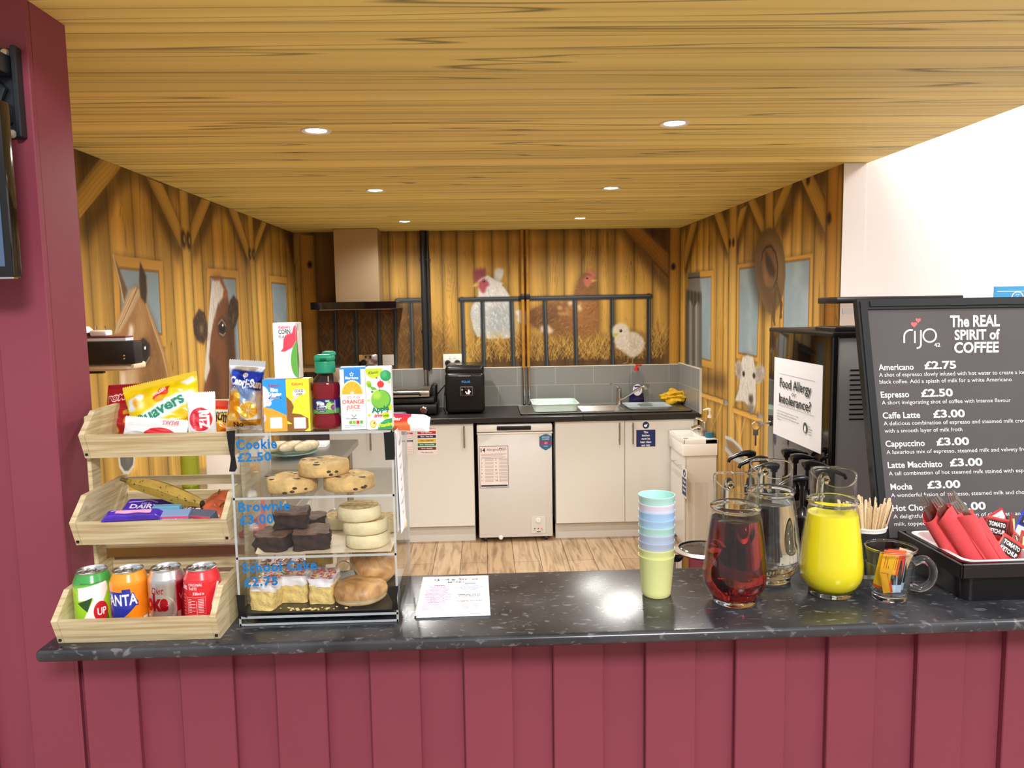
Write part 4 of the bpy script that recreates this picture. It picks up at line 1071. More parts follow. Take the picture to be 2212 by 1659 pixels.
# panini grill with cable
gx1 = at(944, 880, 1, 5.56)[0]; gx0 = at(776, 880, 1, 5.56)[0]
t = thing('panini_grill', 'black and steel contact grill on the worktop, partly hidden by juice cartons', 'grill', (gx0, 5.56, .9125))
w = gx1-gx0
MB().box(0, w, 0, .36, .012, .085, .015).build('base', blackp, t)
MB().box(.01, w-.02, .01, .34, .092, .13, .01).build('lower_plate', mat('grill_iron', (24, 24, 24), .5), t)
lid = MB().box(.01, w-.05, .005, .34, .135, .185, .012).build('lid', steel, t)
MB().box(w-.055, w-.01, .12, .34, .03, .21, .02).build('hinge', blackp, t)
MB().tube([(.05, .02, .15), (.05, -.05, .17), (w-.12, -.05, .17), (w-.12, .02, .15)], .010, 10).build('handle', blackp, lid)
k = at(915, 886, 1, 5.56); MB().lathe([(0, 0), (.026, 0), (.026, .012), (.018, .02), (0, .02)], 24, TR((k[0]-gx0, 0, k[2]-.9125), rx=PI/2)).build('dial', chrome, t)
for x in (.05, w-.05): MB().cyl((x, .05, 0), (x, .05, .014), .016, 12).build('foot', rubber, t)
MB().tube([(w-.02, .2, .12), (w+.05, .2, .2), (w+.045, .24, .12), (w+.04, .2, .02), (w+.05, .16, .008), (w+.055, .1, .006)], .005, 8).build('cable', blackp, t)

# microwave-style oven mostly hidden behind the cereal boxes
t = thing('steel_microwave', 'stainless microwave on the worktop half hidden by cereal boxes and bottle', 'microwave', (-1.41, 5.62, .9125))
mw = at(762, 800, 1, 5.62)[0]+1.41-.02
MB().box(0, mw, .0, .38, .015, .36, .01).build('body', mat('oven_steel', (176, 160, 138), .3, .9), t)
d = MB().box(.05, mw-.12, -.012, .002, .05, .33, .008).build('door', mat('oven_glass', (26, 25, 24), .08), t)
MB().tube([(mw-.15, -.012, .08), (mw-.15, -.045, .08), (mw-.15, -.045, .3), (mw-.15, -.012, .3)], .007, 8).build('handle', chrome, d)
for z in (.12, .26): MB().lathe([(0, 0), (.03, 0), (.026, .02), (0, .02)], 20, TR((mw-.06, 0, z), rx=PI/2)).build('dial', chrome, t)
for x in (.05, mw-.05): MB().cyl((x, .06, 0), (x, .06, .016), .015, 10).build('foot', rubber, t)

# sink with drainer and tap
t = thing('inset_sink', 'stainless inset sink with bowl and ribbed drainer in the black worktop', 'sink', (0, 0, .9125))
y0, y1 = 5.50, 5.975
q = MB()
for a in ((SX0, BWX0+.012, y0, y1), (BWX1-.012, SX1, y0, y1), (BWX0+.012, BWX1-.012, y0, BWY0+.012), (BWX0+.012, BWX1-.012, BWY1-.012, y1)): q.box(*a, 0, .006)
q.box(SX0, SX1, y0, y0+.006, 0, .010).box(SX0, SX1, y1-.006, y1, 0, .010).box(SX0, SX0+.006, y0, y1, 0, .010).box(SX1-.006, SX1, y0, y1, 0, .010)
q.build('deck', steel, t)
q = MB(); b0 = [(BWX0+.012, BWY0+.012), (BWX1-.012, BWY0+.012), (BWX1-.012, BWY1-.012), (BWX0+.012, BWY1-.012)]
b1 = [(BWX0+.04, BWY0+.04), (BWX1-.04, BWY0+.04), (BWX1-.04, BWY1-.04), (BWX0+.04, BWY1-.04)]
q.add([(x, y, .004) for x, y in b0]+[(x, y, -.034) for x, y in b1], [(0, 1, 5, 4), (1, 2, 6, 5), (2, 3, 7, 6), (3, 0, 4, 7), (4, 5, 6, 7)])
q.build('bowl', steel, t)
for k in range(7): MB().box(BWX1+.05, SX1-.05, 5.56+k*.05, 5.572+k*.05, .006, .010, .002, 1).build('drainer_rib', steel, t)
tx = at(1337, 872, 1, 5.94)[0]
t = thing('kitchen_tap', 'chrome lever tap with long swivel spout behind the sink bowl', 'tap', (tx, 5.94, .9185))
MB().lathe([(0, 0), (.026, 0), (.024, .008), (.021, .03), (.020, .11), (.022, .125), (.016, .13), (0, .13)], 24).build('body', chrome, t)
e0 = at(1392, 845, 1, 5.78)
MB().tube([(0, 0, .035), (.03, -.03, .05), (e0[0]-tx-.02, -.15, .15), (e0[0]-tx, -.16, .155), (e0[0]-tx+.012, -.163, .13)], [.012, .011, .011, .013, .013], 12).build('spout', chrome, t)
MB().tube([(0, 0, .125), (-.02, -.01, .15), (-.075, -.05, .165)], [.012, .008, .006], 10).build('lever', chrome, t)

# things by the sink
def tray_mesh(w, d, h, r, th=.004, flare=.012):
    def ring(w, d, z, r):
        o = []
        for cx, cy, a0 in ((w/2-r, d/2-r, 0), (-w/2+r, d/2-r, PI/2), (-w/2+r, -d/2+r, PI), (w/2-r, -d/2+r, 3*PI/2)):
            o += [(cx+r*math.cos(a0+PI/2*i/5), cy+r*math.sin(a0+PI/2*i/5), z) for i in range(6)]
        return o
    R = [ring(w-2*flare, d-2*flare, 0, r*.8), ring(w-.004, d-.004, h-.004, r), ring(w+.012, d+.012, h-.002, r), ring(w+.012, d+.012, h, r), ring(w-2*th, d-2*th, h, r), ring(w-2*th-2*flare, d-2*th-2*flare, th, r*.8)]
    q = MB(); v = [p for g in R for p in g]; n = 24; f = []
    for i in range(len(R)-1):
        for j in range(n): f.append((i*n+j, i*n+(j+1) % n, (i+1)*n+(j+1) % n, (i+1)*n+j))
    f.append(tuple(range(n))[::-1]); f.append(tuple((len(R)-1)*n+j for j in range(n)))
    return q.add(v, f)
a = at(1150, 875, 2, .96); b = at(1249, 875, 2, .96)
mint = mat('mint_plastic', (206, 226, 218), .4)
t = thing('dish_drainer', 'pale mint plastic draining tray standing on the sink deck', 'dish drainer', ((a[0]+b[0])/2, 5.74, .9225))
tray_mesh(b[0]-a[0], .36, .055, .05).build('tray', mint, t)
for x in (.03, .11): MB().box(x, x+.03, -.06, .06, .004, .03, .008).build('divider', mint, t)
a = at(1356, 881, 2, .93); b = at(1452, 881, 2, .93)
t = thing('drying_mat', 'pale blue grey plastic drainer mat beside the sink bowl', 'mat', ((a[0]+b[0])/2, 5.73, .9235))
bg = mat('blue_grey_plastic', (172, 186, 190), .45); tray_mesh(b[0]-a[0], .26, .018, .03).build('mat_tray', bg, t)
MB().box(-.05, .04, -.10, .10, .004, .012, .003, 1).build('mid_panel', mat('sage_grey', (120, 126, 118), .5), t)
# washing-up liquid
cx, cy = at(1375, 876, 1, 5.93)[0], 5.93
t = thing('washing_up_bottle', 'clear washing-up liquid bottle with purple liquid and red cap behind the tap', 'bottle', (cx, cy, .9185))
clearp = clear_mat('clear_plastic', (244, 246, 248))
bp = [(.0, 0), (.050, .0), (.055, .01), (.052, .06), (.048, .11), (.054, .16), (.055, .20), (.042, .235), (.024, .255), (.018, .262)]
MB().lathe(bp, 28, TR((0, 0, 0))@Matrix.Diagonal((1.15, .6, 1, 1))).build('bottle', clearp, t)
MB().lathe([(0, .002), (.049, .002), (.053, .012), (.050, .06), (.047, .085), (0, .085)], 28, Matrix.Diagonal((1.13, .58, 1, 1))).build('liquid', mat('purple_liquid', (44, 22, 84), .15), t)
MB().lathe([(0, .262), (.019, .262), (.019, .285), (.008, .29), (.007, .31), (0, .312)], 18).build('cap', mat('cap_red', (205, 40, 36), .4), t)
MB().box(.0, .04, -.006, .006, .298, .308, .003, 1).build('cap_tab', mat('cap_red'), t)
lb = MB().prism([(.036*math.cos(2*PI*i/24), .07+.09*.5+.045*math.sin(2*PI*i/24)) for i in range(24)], lambda u, v, d: (u, -.034-d, v), 0, .001).build('label', mat('label_white', (238, 238, 244), .4), t)
p = Print(t, lambda u, v, d: (u, -.0352-d, v)); p.rect(-.024, .024, .135, .148, mat('label_indigo', (60, 40, 130), .4)); p.text('fairy', 0, .105, .020, mat('bar0'), 'C', bold=.02); p.flush()
# yellow cloth
cx = at(1452, 858, 1, 5.86)[0]
t = thing('yellow_cloth', 'crumpled yellow cleaning cloth on the worktop corner by the tiles', 'cloth', (cx+.035, 5.90, .9235))
def crump(x, y, z):
    r = 1+.22*math.sin(5*x+3*z)+.18*math.sin(7*y+4*x)+.12*math.sin(11*z+6*y); return (x*r, y*r, z*r)
MB().sphere((0, 0, .055), .095, .08, .05, 28, 16, fn=crump).build('folds', mat('cloth_yellow', (226, 178, 36), .8, noise=.2, nscale=30, bump=.3, bscale=90), t)

# ---------------- hand basin unit on the right wall
vx0, vy0, vy1, vz = 1.327, 5.04, 5.412, .793
cer = mat('white_ceramic', (240, 238, 232), .12, coat=.3)
t = thing('vanity_unit', 'slim white vanity cupboard under the hand basin, handwashing notice on its door', 'cabinet', (vx0, vy0, 0))
MB().box(.012, XR-.004-vx0, .004, vy1-vy0, .075, vz-.115).build('carcass', cream, t)
d = MB().box(0, .016, .004, vy1-vy0-.004, .08, vz-.118, .002, 1).build('door', cream, t)
MB().tube([(-.03, .06, vz-.19), (-.03, .25, vz-.19)], .006, 10).cyl((-.03, .08, vz-.19), (0, .08, vz-.19), .004, 8).cyl((-.03, .23, vz-.19), (0, .23, vz-.19), .004, 8).build('bar_handle', chrome, d)
MB().box(.04, .20, .02, .34, 0, .08).build('plinth', cream, t)
MB().box(.03, .055, .002, .006, .10, .50).box(.075, .16, .002, .006, .10, .50).build('panel_moulding', carc, t)
t = thing('hand_basin', 'white ceramic hand basin on the slim vanity cupboard', 'basin', (vx0-.012, vy0-.012, vz-.113))
bw, bd, bh = XR-.002-vx0+.012, vy1-vy0+.02, .113
q = MB(); q.box(0, bw, 0, bd, 0, bh-.03, .006).box(0, .014, 0, bd, bh-.035, bh, .005).box(0, bw, 0, .014, bh-.035, bh, .005).box(0, bw, bd-.014, bd, bh-.035, bh, .005).box(bw-.085, bw, 0, bd, bh-.035, bh, .005)
q.build('bowl', cer, t)
MB().cyl((.07, .2, bh-.03), (.07, .2, bh-.027), .018, 16).build('waste', chrome, t)
bx, by_ = at(1523, 944, 2, vz)[0], 5.16
t = thing('basin_tap', 'chrome basin mixer tap on the white hand basin', 'tap', (XR-.055, by_, vz+.001))
MB().lathe([(0, 0), (.024, 0), (.023, .01), (.022, .09), (.018, .10), (0, .10)], 22).build('body', chrome, t)
MB().tube([(0, 0, .06), (-.05, 0, .065), (-.09, 0, .05)], .011, 12).build('spout', chrome, t)
MB().tube([(0, 0, .10), (-.03, 0, .115), (-.06, 0, .125)], [.012, .008, .006], 10).build('lever', chrome, t)
t = thing('soap_bottle', 'clear pump soap bottle with a little blue liquid beside the basin tap', 'bottle', (XR-.04, 5.09, vz+.001))
MB().lathe([(0, 0), (.030, 0), (.031, .01), (.029, .10), (.024, .12), (.014, .13), (.013, .135)], 24).build('bottle', clearp, t)
MB().lathe([(0, .002), (.028, .002), (.028, .034), (0, .034)], 24).build('liquid', mat('blue_soap', (30, 120, 150), .1), t)
MB().lathe([(0, .133), (.015, .133), (.015, .15), (.006, .152), (.005, .18), (0, .18)], 16).build('collar', whitep, t)
MB().tube([(0, 0, .178), (0, 0, .19), (-.01, -.0, .193), (-.045, 0, .186)], [.010, .010, .008, .005], 10).build('pump_head', whitep, t)
t = thing('handwash_notice', 'narrow notice with blue panel asking to wash hands, on the vanity door', 'sign', (vx0-.0002, 0, 0))
ya = at(1474, 1010, 0, vx0)[1]; yb = at(1484, 1010, 0, vx0)[1]; za = at(1479, 1011, 0, vx0)[2]; zb = at(1479, 1074, 0, vx0)[2]
MB().box(-.0012, 0, yb, ya, zb, za).build('sheet', mat('notice_sheet'), t)
p = Print(t, lambda u, v, d: (-.0012-d, ya-u, zb+v)); w = ya-yb; h = za-zb
p.rect(w*.04, w*.96, h*.06, h*.66, nb); p.ell(w/2, h*.82, w*.3, h*.13, nb); p.ell(w/2, h*.80, w*.10, h*.06, inkw)
for k, s_ in enumerate(('Please', 'wash your', 'hands')): p.text(s_, w/2, h*.50-k*h*.15, h*.075, inkw, 'C', width=w*(.5 if k != 1 else .75), bold=.03)
p.flush()

# ---------------- steel prep table along the left wall and things on it
t = thing('prep_table', 'long stainless steel prep table along the horse mural wall', 'table', (0, 0, 0))
tx1 = -.775; ty0, ty1, tz = 2.62, 4.70, .90
dull = mat('dull_steel', (176, 172, 164), .35, .85, bump=.03, bscale=120)
MB().box(XL+.012, tx1, ty0, ty1, tz-.04, tz, .004, 1).build('table_top', dull, t)
MB().box(XL+.06, tx1-.05, ty0+.05, ty0+.11, .26, .285, .003, 1).build('lower_rail', dull, t)
for x in (XL+.05, tx1-.05):
    for y in (ty0+.05, ty1-.05): MB().cyl((x, y, 0), (x, y, tz-.04), .02, 12).build('leg', steel, t)
plate_m = mat('teal_plate', (128, 160, 152), .25)
pc = at(632, 985, 2, tz)
t = thing('dinner_plate', 'teal plate of wrapped bread rolls seen through the cake case', 'plate', (pc[0], pc[1], tz+.0005))
MB().lathe([(0, .004), (.06, .004), (.10, .016), (.135, .024), (.135, .028), (.10, .020), (.06, .009), (0, .009)], 40).build('plate_body', plate_m, t)
bread = mat('wrapped_bread', (226, 204, 166), .35, noise=.25, nscale=40)
for k, (px, py, r) in enumerate(((614, 970, .5), (636, 968, .45), (655, 972, .4))):
    c = at(px, py, 2, tz+.05)
    t = thing('bread_roll', 'film wrapped bread stick on the teal plate, '+('nearest the price lettering', 'in the middle', 'nearest the plate rim')[k], 'bread', (pc[0]-.080+k*.080, pc[1]-.01, tz+.0255), (0, 0, -.6), 'wrapped rolls on the plate')
    def bump_(x, y, z): return (x*(1+.06*math.sin(9*y)), y, z*(1+.05*math.sin(13*y)))
    MB().sphere((0, 0, .030), .030, .088, .030, 18, 16, fn=bump_).build('roll', bread, t)
    MB().sphere((0, 0, .0305), .0315, .091, .0312, 18, 12, fn=bump_).build('film_wrap', clear_mat('film', (250, 250, 250), 1.6, .1), t)
c = at(700, 978, 2, tz)
t = MB().box(-.08, .08, -.06, .06, 0, .02, .002, 1).build('napkin_packet', paper, loc=(-1.0, pc[1]+.30, tz+.0005)); tag(t, 'flat white packet on the prep table behind the teal plate', 'packet')
c = at(415, 1040, 0, -1.28)
t = thing('oil_bottle', 'slim green bottle with dark cap between the top two bamboo trays', 'bottle', (-1.27, 3.32, tz+.0005))
MB().lathe([(0, 0), (.034, 0), (.036, .01), (.036, .24), (.030, .27), (.014, .30), (.014, .33), (0, .33)], 24).build('bottle', mat('green_bottle', (120, 128, 30), .25), t)
MB().lathe([(.0365, .05), (.0368, .06), (.0368, .20), (.0365, .21)], 24, caps=False).build('label', mat('lime_label', (150, 160, 40), .5), t)
MB().lathe([(0, .33), (.016, .33), (.016, .36), (0, .36)], 16).build('cap', blackp, t)
t = MB().box(-.075, .075, -.06, .06, 0, .30, .008).build('storage_tub', mat('tub_white', (238, 232, 222), .4), loc=(-1.10, 3.30, tz+.0005)); tag(t, 'plain white tub standing beside the green bottle on the prep table', 'tub')
t = thing('glass_jar', 'glass jar with gold contents at the prep table edge, by the case tape', 'jar', (-.99, 3.24, tz+.0005))
MB().lathe([(0, 0), (.04, 0), (.042, .01), (.042, .2), (.034, .22), (.034, .23)], 24).build('glass', clearp, t)
MB().lathe([(0, .003), (.040, .003), (.040, .15), (0, .15)], 24).build('contents', mat('gold_contents', (186, 140, 60), .6, noise=.4, nscale=60), t)
MB().lathe([(0, .23), (.036, .23), (.036, .25), (0, .25)], 20).build('lid', steel, t)
t = MB().box(-.035, .035, -.05, .05, 0, .12, .003, 1).build('storage_carton', mat('carton_red', (190, 44, 48), .5, noise=.1), loc=(-.84, 2.74, tz+.0005)); tag(t, 'red carton at the near end of the prep table, seen beside the brownie price', 'carton')
t = thing('base_cabinet', 'cream cupboard standing under the steel prep table', 'cabinet', (0, 0, 0))
MB().box(XL+.02, -.93, ty0+.14, ty1-.08, .06, tz-.045).build('carcass', carc, t)
for k in range(3):
    a = ty0+.15+k*.61; MB().box(-.929, -.912, a, a+.60, .10, tz-.06, .002, 1).build('door', cream, t)
MB().box(XL+.02, -.98, ty0+.16, ty1-.10, 0, .06).build('plinth', carc, t)
t = MB().box(-.10, .10, -.11, .11, 0, .14, .004, 1).build('storage_box', mat('white_box', (236, 232, 226), .5), loc=(-1.32, 4.3, tz+.0005)); tag(t, 'plain white box on the prep table under the cow mural', 'box')
# ================================================================ serving counter
lam = bpy.data.materials.new('charcoal_laminate'); lam.use_nodes = True; nt = lam.node_tree; N = nt.nodes; L = nt.links
b_ = N['Principled BSDF']; b_.inputs['Roughness'].default_value = .23
tc = N.new('ShaderNodeTexCoord')
n1 = N.new('ShaderNodeTexNoise'); n1.inputs['Scale'].default_value = 9; n1.inputs['Detail'].default_value = 6; L.new(tc.outputs['Object'], n1.inputs['Vector'])
r1 = N.new('ShaderNodeValToRGB'); r1.color_ramp.elements[0].position = .35; r1.color_ramp.elements[0].color = (*lin((38, 40, 46)), 1); r1.color_ramp.elements[1].position = .70; r1.color_ramp.elements[1].color = (*lin((66, 67, 72)), 1); L.new(n1.outputs['Fac'], r1.inputs['Fac'])
mpn = N.new('ShaderNodeMapping'); mpn.inputs['Scale'].default_value = (46, 90, 60); mpn.inputs['Rotation'].default_value[2] = .5; L.new(tc.outputs['Object'], mpn.inputs[0])
n2 = N.new('ShaderNodeTexNoise'); n2.inputs['Scale'].default_value = 1; n2.inputs['Detail'].default_value = 3; n2.inputs['Distortion'].default_value = .6; L.new(mpn.outputs[0], n2.inputs['Vector'])
r2 = N.new('ShaderNodeValToRGB'); r2.color_ramp.elements[0].position = .60; r2.color_ramp.elements[0].color = (0, 0, 0, 1); r2.color_ramp.elements[1].position = .72; r2.color_ramp.elements[1].color = (.75, .75, .75, 1); L.new(n2.outputs['Fac'], r2.inputs['Fac'])
mx = N.new('ShaderNodeMix'); mx.data_type = 'RGBA'; L.new(r2.outputs['Color'], mx.inputs[0]); L.new(r1.outputs['Color'], mx.inputs[6]); mx.inputs[7].default_value = (*lin((124, 126, 132)), 1)
L.new(mx.outputs[2], b_.inputs['Base Color'])
CY0, CY1 = 1.354, 1.697
o = MB().box(-.812, 2.4, CY0, CY1, CZ-.024, CZ, .010, 5).build('serving_counter', lam)
tag(o, 'dark speckled laminate serving counter across the front of the kiosk', 'counter')
wb2 = MB().box(.50, 1.62, CY1+.03, 2.32, .872, .91, .004, 1).box(.78, 1.62, 2.32, 2.62, .872, .91, .004, 1).build('side_worktop', black_top)
tag(wb2, 'lower black worktop behind the counter carrying coffee machine and syrup pumps', 'worktop')
t = thing('base_cabinet', 'cream base cabinet below the coffee machine worktop', 'cabinet', (0, 0, 0))
MB().box(.84, 1.60, CY1+.05, 2.58, .0, .871).build('carcass', cream, t)
MB().box(.822, .839, CY1+.06, 2.28, .08, .86, .002, 1).build('door', cream, t)

# ================================================================ bamboo three-tier stand
def bamboo_mat():
    m = bpy.data.materials.new('bamboo'); m.use_nodes = True; nt = m.node_tree; N = nt.nodes; L = nt.links
    b = N['Principled BSDF']; b.inputs['Roughness'].default_value = .45
    tc = N.new('ShaderNodeTexCoord'); mp = N.new('ShaderNodeMapping'); mp.inputs['Scale'].default_value = (6, 9, 170); L.new(tc.outputs['Object'], mp.inputs[0])
    n = N.new('ShaderNodeTexNoise'); n.inputs['Scale'].default_value = 1; n.inputs['Detail'].default_value = 4; L.new(mp.outputs[0], n.inputs['Vector'])
    r = N.new('ShaderNodeValToRGB'); r.color_ramp.elements[0].position = .34; r.color_ramp.elements[0].color = (*lin((186, 164, 120)), 1); r.color_ramp.elements[1].position = .6; r.color_ramp.elements[1].color = (*lin((216, 204, 168)), 1); L.new(n.outputs['Fac'], r.inputs['Fac'])
    # darker nodes of the cane
    m2 = N.new('ShaderNodeMapping'); m2.inputs['Scale'].default_value = (9, 12, 28); L.new(tc.outputs['Object'], m2.inputs[0])
    v = N.new('ShaderNodeTexVoronoi'); v.inputs['Scale'].default_value = 1; L.new(m2.outputs[0], v.inputs['Vector'])
    r2 = N.new('ShaderNodeValToRGB'); r2.color_ramp.elements[0].position = .03; r2.color_ramp.elements[0].color = (.62, .50, .34, 1); r2.color_ramp.elements[1].position = .16; r2.color_ramp.elements[1].color = (1, 1, 1, 1); L.new(v.outputs['Distance'], r2.inputs['Fac'])
    mm = N.new('ShaderNodeMix'); mm.data_type = 'RGBA'; mm.blend_type = 'MULTIPLY'; mm.inputs[0].default_value = .8; L.new(r.outputs['Color'], mm.inputs[6]); L.new(r2.outputs['Color'], mm.inputs[7])
    L.new(mm.outputs[2], b.inputs['Base Color']); MATS['bamboo'] = m; return m
bam = bamboo_mat()
SXL = -.783
TX0, TX1 = SXL, -.492
def tier(px, py):
    P = at(px, py, 0, SXL); return P[1], P[2]
y3, z3 = at(128, 1390, 2, CZ+.0005)[1], CZ+.0005
y2, z2 = tier(165, 1178); y1, z1 = tier(184, 990)
TIERS = [(y1, z1), (y2, z2), (y3, z3)]
st = thing('bamboo_display_stand', 'three-tier bamboo display stand holding crisps, snacks and drink cans', 'display stand', (0, 0, 0))
TD = .205; TH = .006
for (y, z), nm in zip(TIERS, 'abc'):
    tr = MB().box(TX0+.010, TX1-.010, y+.010, y+TD, z, z+TH).build('tray', bam, st)
    fp = MB(); fp.add([(x, y+dy, z+zz) for zz, dy in ((0, 0), (.048, -.018)) for dy2 in (0,) for x in (TX0+.011, TX1-.011)]+[(x, y+.011+dy, z+zz) for zz, dy in ((0, 0), (.048, -.018)) for x in (TX0+.011, TX1-.011)],
        [(0, 1, 3, 2), (4, 6, 7, 5), (0, 4, 5, 1), (2, 3, 7, 6), (0, 2, 6, 4), (1, 5, 7, 3)])
    fp.build('front_panel', bam, tr)
    prof = [(0, 0), (-.020, .049), (.030, .090), (TD, .093), (TD, 0)]
    for x in (TX0, TX1-.0105): MB().prism([(y+a, z+b) for a, b in prof], lambda u, v, d: (d, u, v), x, x+.0105).build('side_panel', bam, tr)
    for k in range(3): MB().box(TX0+.011, TX1-.011, y+TD-.008, y+TD, z+.004+k*.032, z+.024+k*.032).build('back_slat', bam, tr)
    q = MB()
    for x in (TX0+.0055, TX1-.0055): q.box(x-.0022, x+.0022, y-.0062, y+.002, z+.006, z+.0105)
    q.build('screw_hole', rubber, tr)
for x in (TX0-.009, TX1+.0005): MB().box(x, x+.0085, y3+TD-.045, y3+TD-.006, CZ+.0005, z1+.08, .002, 1).build('post', bam, st)

# ================================================================ drink cans
CANP = [(.0255, .002), (.0275, .0), (.0300, .006), (.0331, .013), (.0331, .090), (.0322, .0945), (.0268, .1075), (.0262, .110)]
can_side = art_mat('can_print', .22, coat=.5)
can_met = art_mat('can_metallic', .2, metal=.85)
alum = mat('aluminium', (205, 208, 212), .25, 1.0)
def can(label, loc, paint, m, turn=0.0):
    t = thing('drink_can', label, 'drink can', loc, (0, 0, turn), 'drink cans in the bottom tray')
    # unrolled print: u = angle*r (0 facing front), v = height along the profile
    A = Art(-PI*.0331, PI*.0331, 0, .1163, .0006); paint(A)
    L = [0]
    for a, b in zip(CANP, CANP[1:]): L.append(L[-1]+math.dist(a, b))
    k = .1163/L[-1]
    def fn(U, V):
        r = np.interp(V/k, L, [c[0] for c in CANP]); z = np.interp(V/k, L, [c[1] for c in CANP])
        th = U/.0331-PI/2
        return np.stack([r*np.cos(th), r*np.sin(th), z], -1)
    art_grid('can_body', A, fn, m, t)
    MB().lathe([(0, .1075), (.0225, .1065), (.0240, .1062), (.0250, .1105), (.0262, .1118), (.0270, .1110), (.0265, .1095)], 40, caps=False).build('can_end', alum, t)
    MB().lathe([(0, .006), (.02, .004), (.0255, .002)], 32, caps=False).build('can_base', alum, t)
    q = MB(); q.tube([(.009*math.cos(a), -.004+.012*math.sin(a), .1090) for a in np.linspace(0, 2*PI, 20, endpoint=False)], .0018, 6, closed=True); q.lathe([(0, .1075), (.004, .1075), (.0035, .1098), (0, .110)], 12)
    q.build('ring_pull', alum, t)
    return t
def p_lime(A):
    A.a[:] = C3('#9fd62c'); h = A.h
    A.rect(-.2, .2, .095, .12, '#3f9f4a', .004); A.rect(-.2, .2, -.01, .02, '#6aaa2c', .01); A.rect(-.2, -.030, 0, .1, '#c8ea60', .01)
    A.poly([(-.012, .092), (.040, .100), (.042, .084), (.014, .030), (.010, .0), (-.012, .0), (-.004, .034), (.016, .072), (-.012, .068)], '#f2f4f2')
    A.poly([(-.014, .064), (.014, .074), (.004, .048)], '#1d4a24'); A.poly([(.018, .022), (.040, .040), (.045, 0), (.014, 0)], '#2f7a34')
    A.ell(.027, .046, .013, .019, '#c8202c'); A.text('UP', .0205, .040, .013, '#ffffff', bold=.02, width=.016)
    A.text('REFRESHING NATURAL FLAVOUR', -.006, .0985, .0024, '#123c1a', width=.05)
    A.text('ZERO', .014, .014, .005, '#f0f0f0', width=.016)
    A.rect(-.032, -.026, .004, .034, '#eef0ea'); 
    for k in range(6): A.rect(-.031, -.027, .006+k*.0045, .0078+k*.0045, '#334422')
    for k in range(50): A.ell(RNG.uniform(-.05, -.012), RNG.uniform(.02, .09), .0007, .0007, '#e4f7a0')
def p_orange(A):
    A.a[:] = C3('#f58a14'); A.rect(-.2, .2, .094, .12, '#f79a26', .004); A.rect(.024, .2, 0, .09, '#e87c10', .02)
    A.poly([(-.034, .083), (-.002, .083), (-.002, .088), (.012, .088), (.013, .080), (.026, .062), (.008, .044), (-.010, .030), (-.036, .036)], '#1d2f9c')
    A.text('FANTA', -.040, .057, .021, '#2238b0', width=.066, bold=.07, rot=.02); A.text('FANTA', -.039, .058, .020, '#f6f8fc', width=.063, bold=.02, rot=.02)
    A.ell(-.008, .021, .016, .012, '#f07a10'); A.ell(-.010, .018, .013, .010, '#ffc04a'); A.ell(-.010, .018, .0115, .0085, '#f7931e')
    for k in range(8):
        a = k*PI/4; A.stroke([(-.010, .018), (-.010+.011*math.cos(a), .018+.008*math.sin(a))], .0008, '#ffd27a')
    A.ell(.002, .034, .007, .0035, '#3f9a3c', rot=.4); A.poly([(.006, .016), (.020, .032), (.023, .029), (.010, .012)], '#ffb020')
    A.poly([(.006, .018), (.020, .021), (.026, .014), (.020, .006), (.010, .009)], '#f6f2ea'); A.text('ORANGE', .011, .0155, .0028, '#c84010', width=.012); A.text('FLAVOUR', .012, .0115, .0022, '#c84010', width=.010)
    A.rect(.034, .044, .006, .032, '#e8ecf0'); A.rect(.036, .042, .010, .028, '#3a4a6a')
def p_silver(A):
    A.a[:] = C3('#c9cbcd')
    for u0, u1, c in ((-.03, -.022, '#e4e6e8'), (.006, .010, '#9a9c9f'), (-.006, 0, '#b4b6b8'), (.02, .024, '#8a8c90')): A.rect(u0, u1, 0, .12, c, .004, .7)
    A.rect(.029, .06, 0, .096, '#b01c34', .001); A.rect(.042, .05, .01, .08, '#d86a78')
    A.rect(-.2, .2, .094, .12, '#dfe1e3', .004)
    A.text('Diet', -.018, .076, .012, '#c22a38', shear=.35, width=.025, bold=.01)
    A.ell(.004, .046, .025, .026, '#f0f1f2'); A.ell(.0, .049, .024, .025, '#c6c8ca')
    A.text('Coke', -.052, .046, .030, '#c01e2c', bold=.05, width=.066)
    A.text('This', -.036, .008, .010, '#1a1a1a', bold=.0, width=.018); A.rect(.030, .037, .004, .04, '#d8dadc'); A.text('VE', .034, .06, .012, '#f0d0d4')
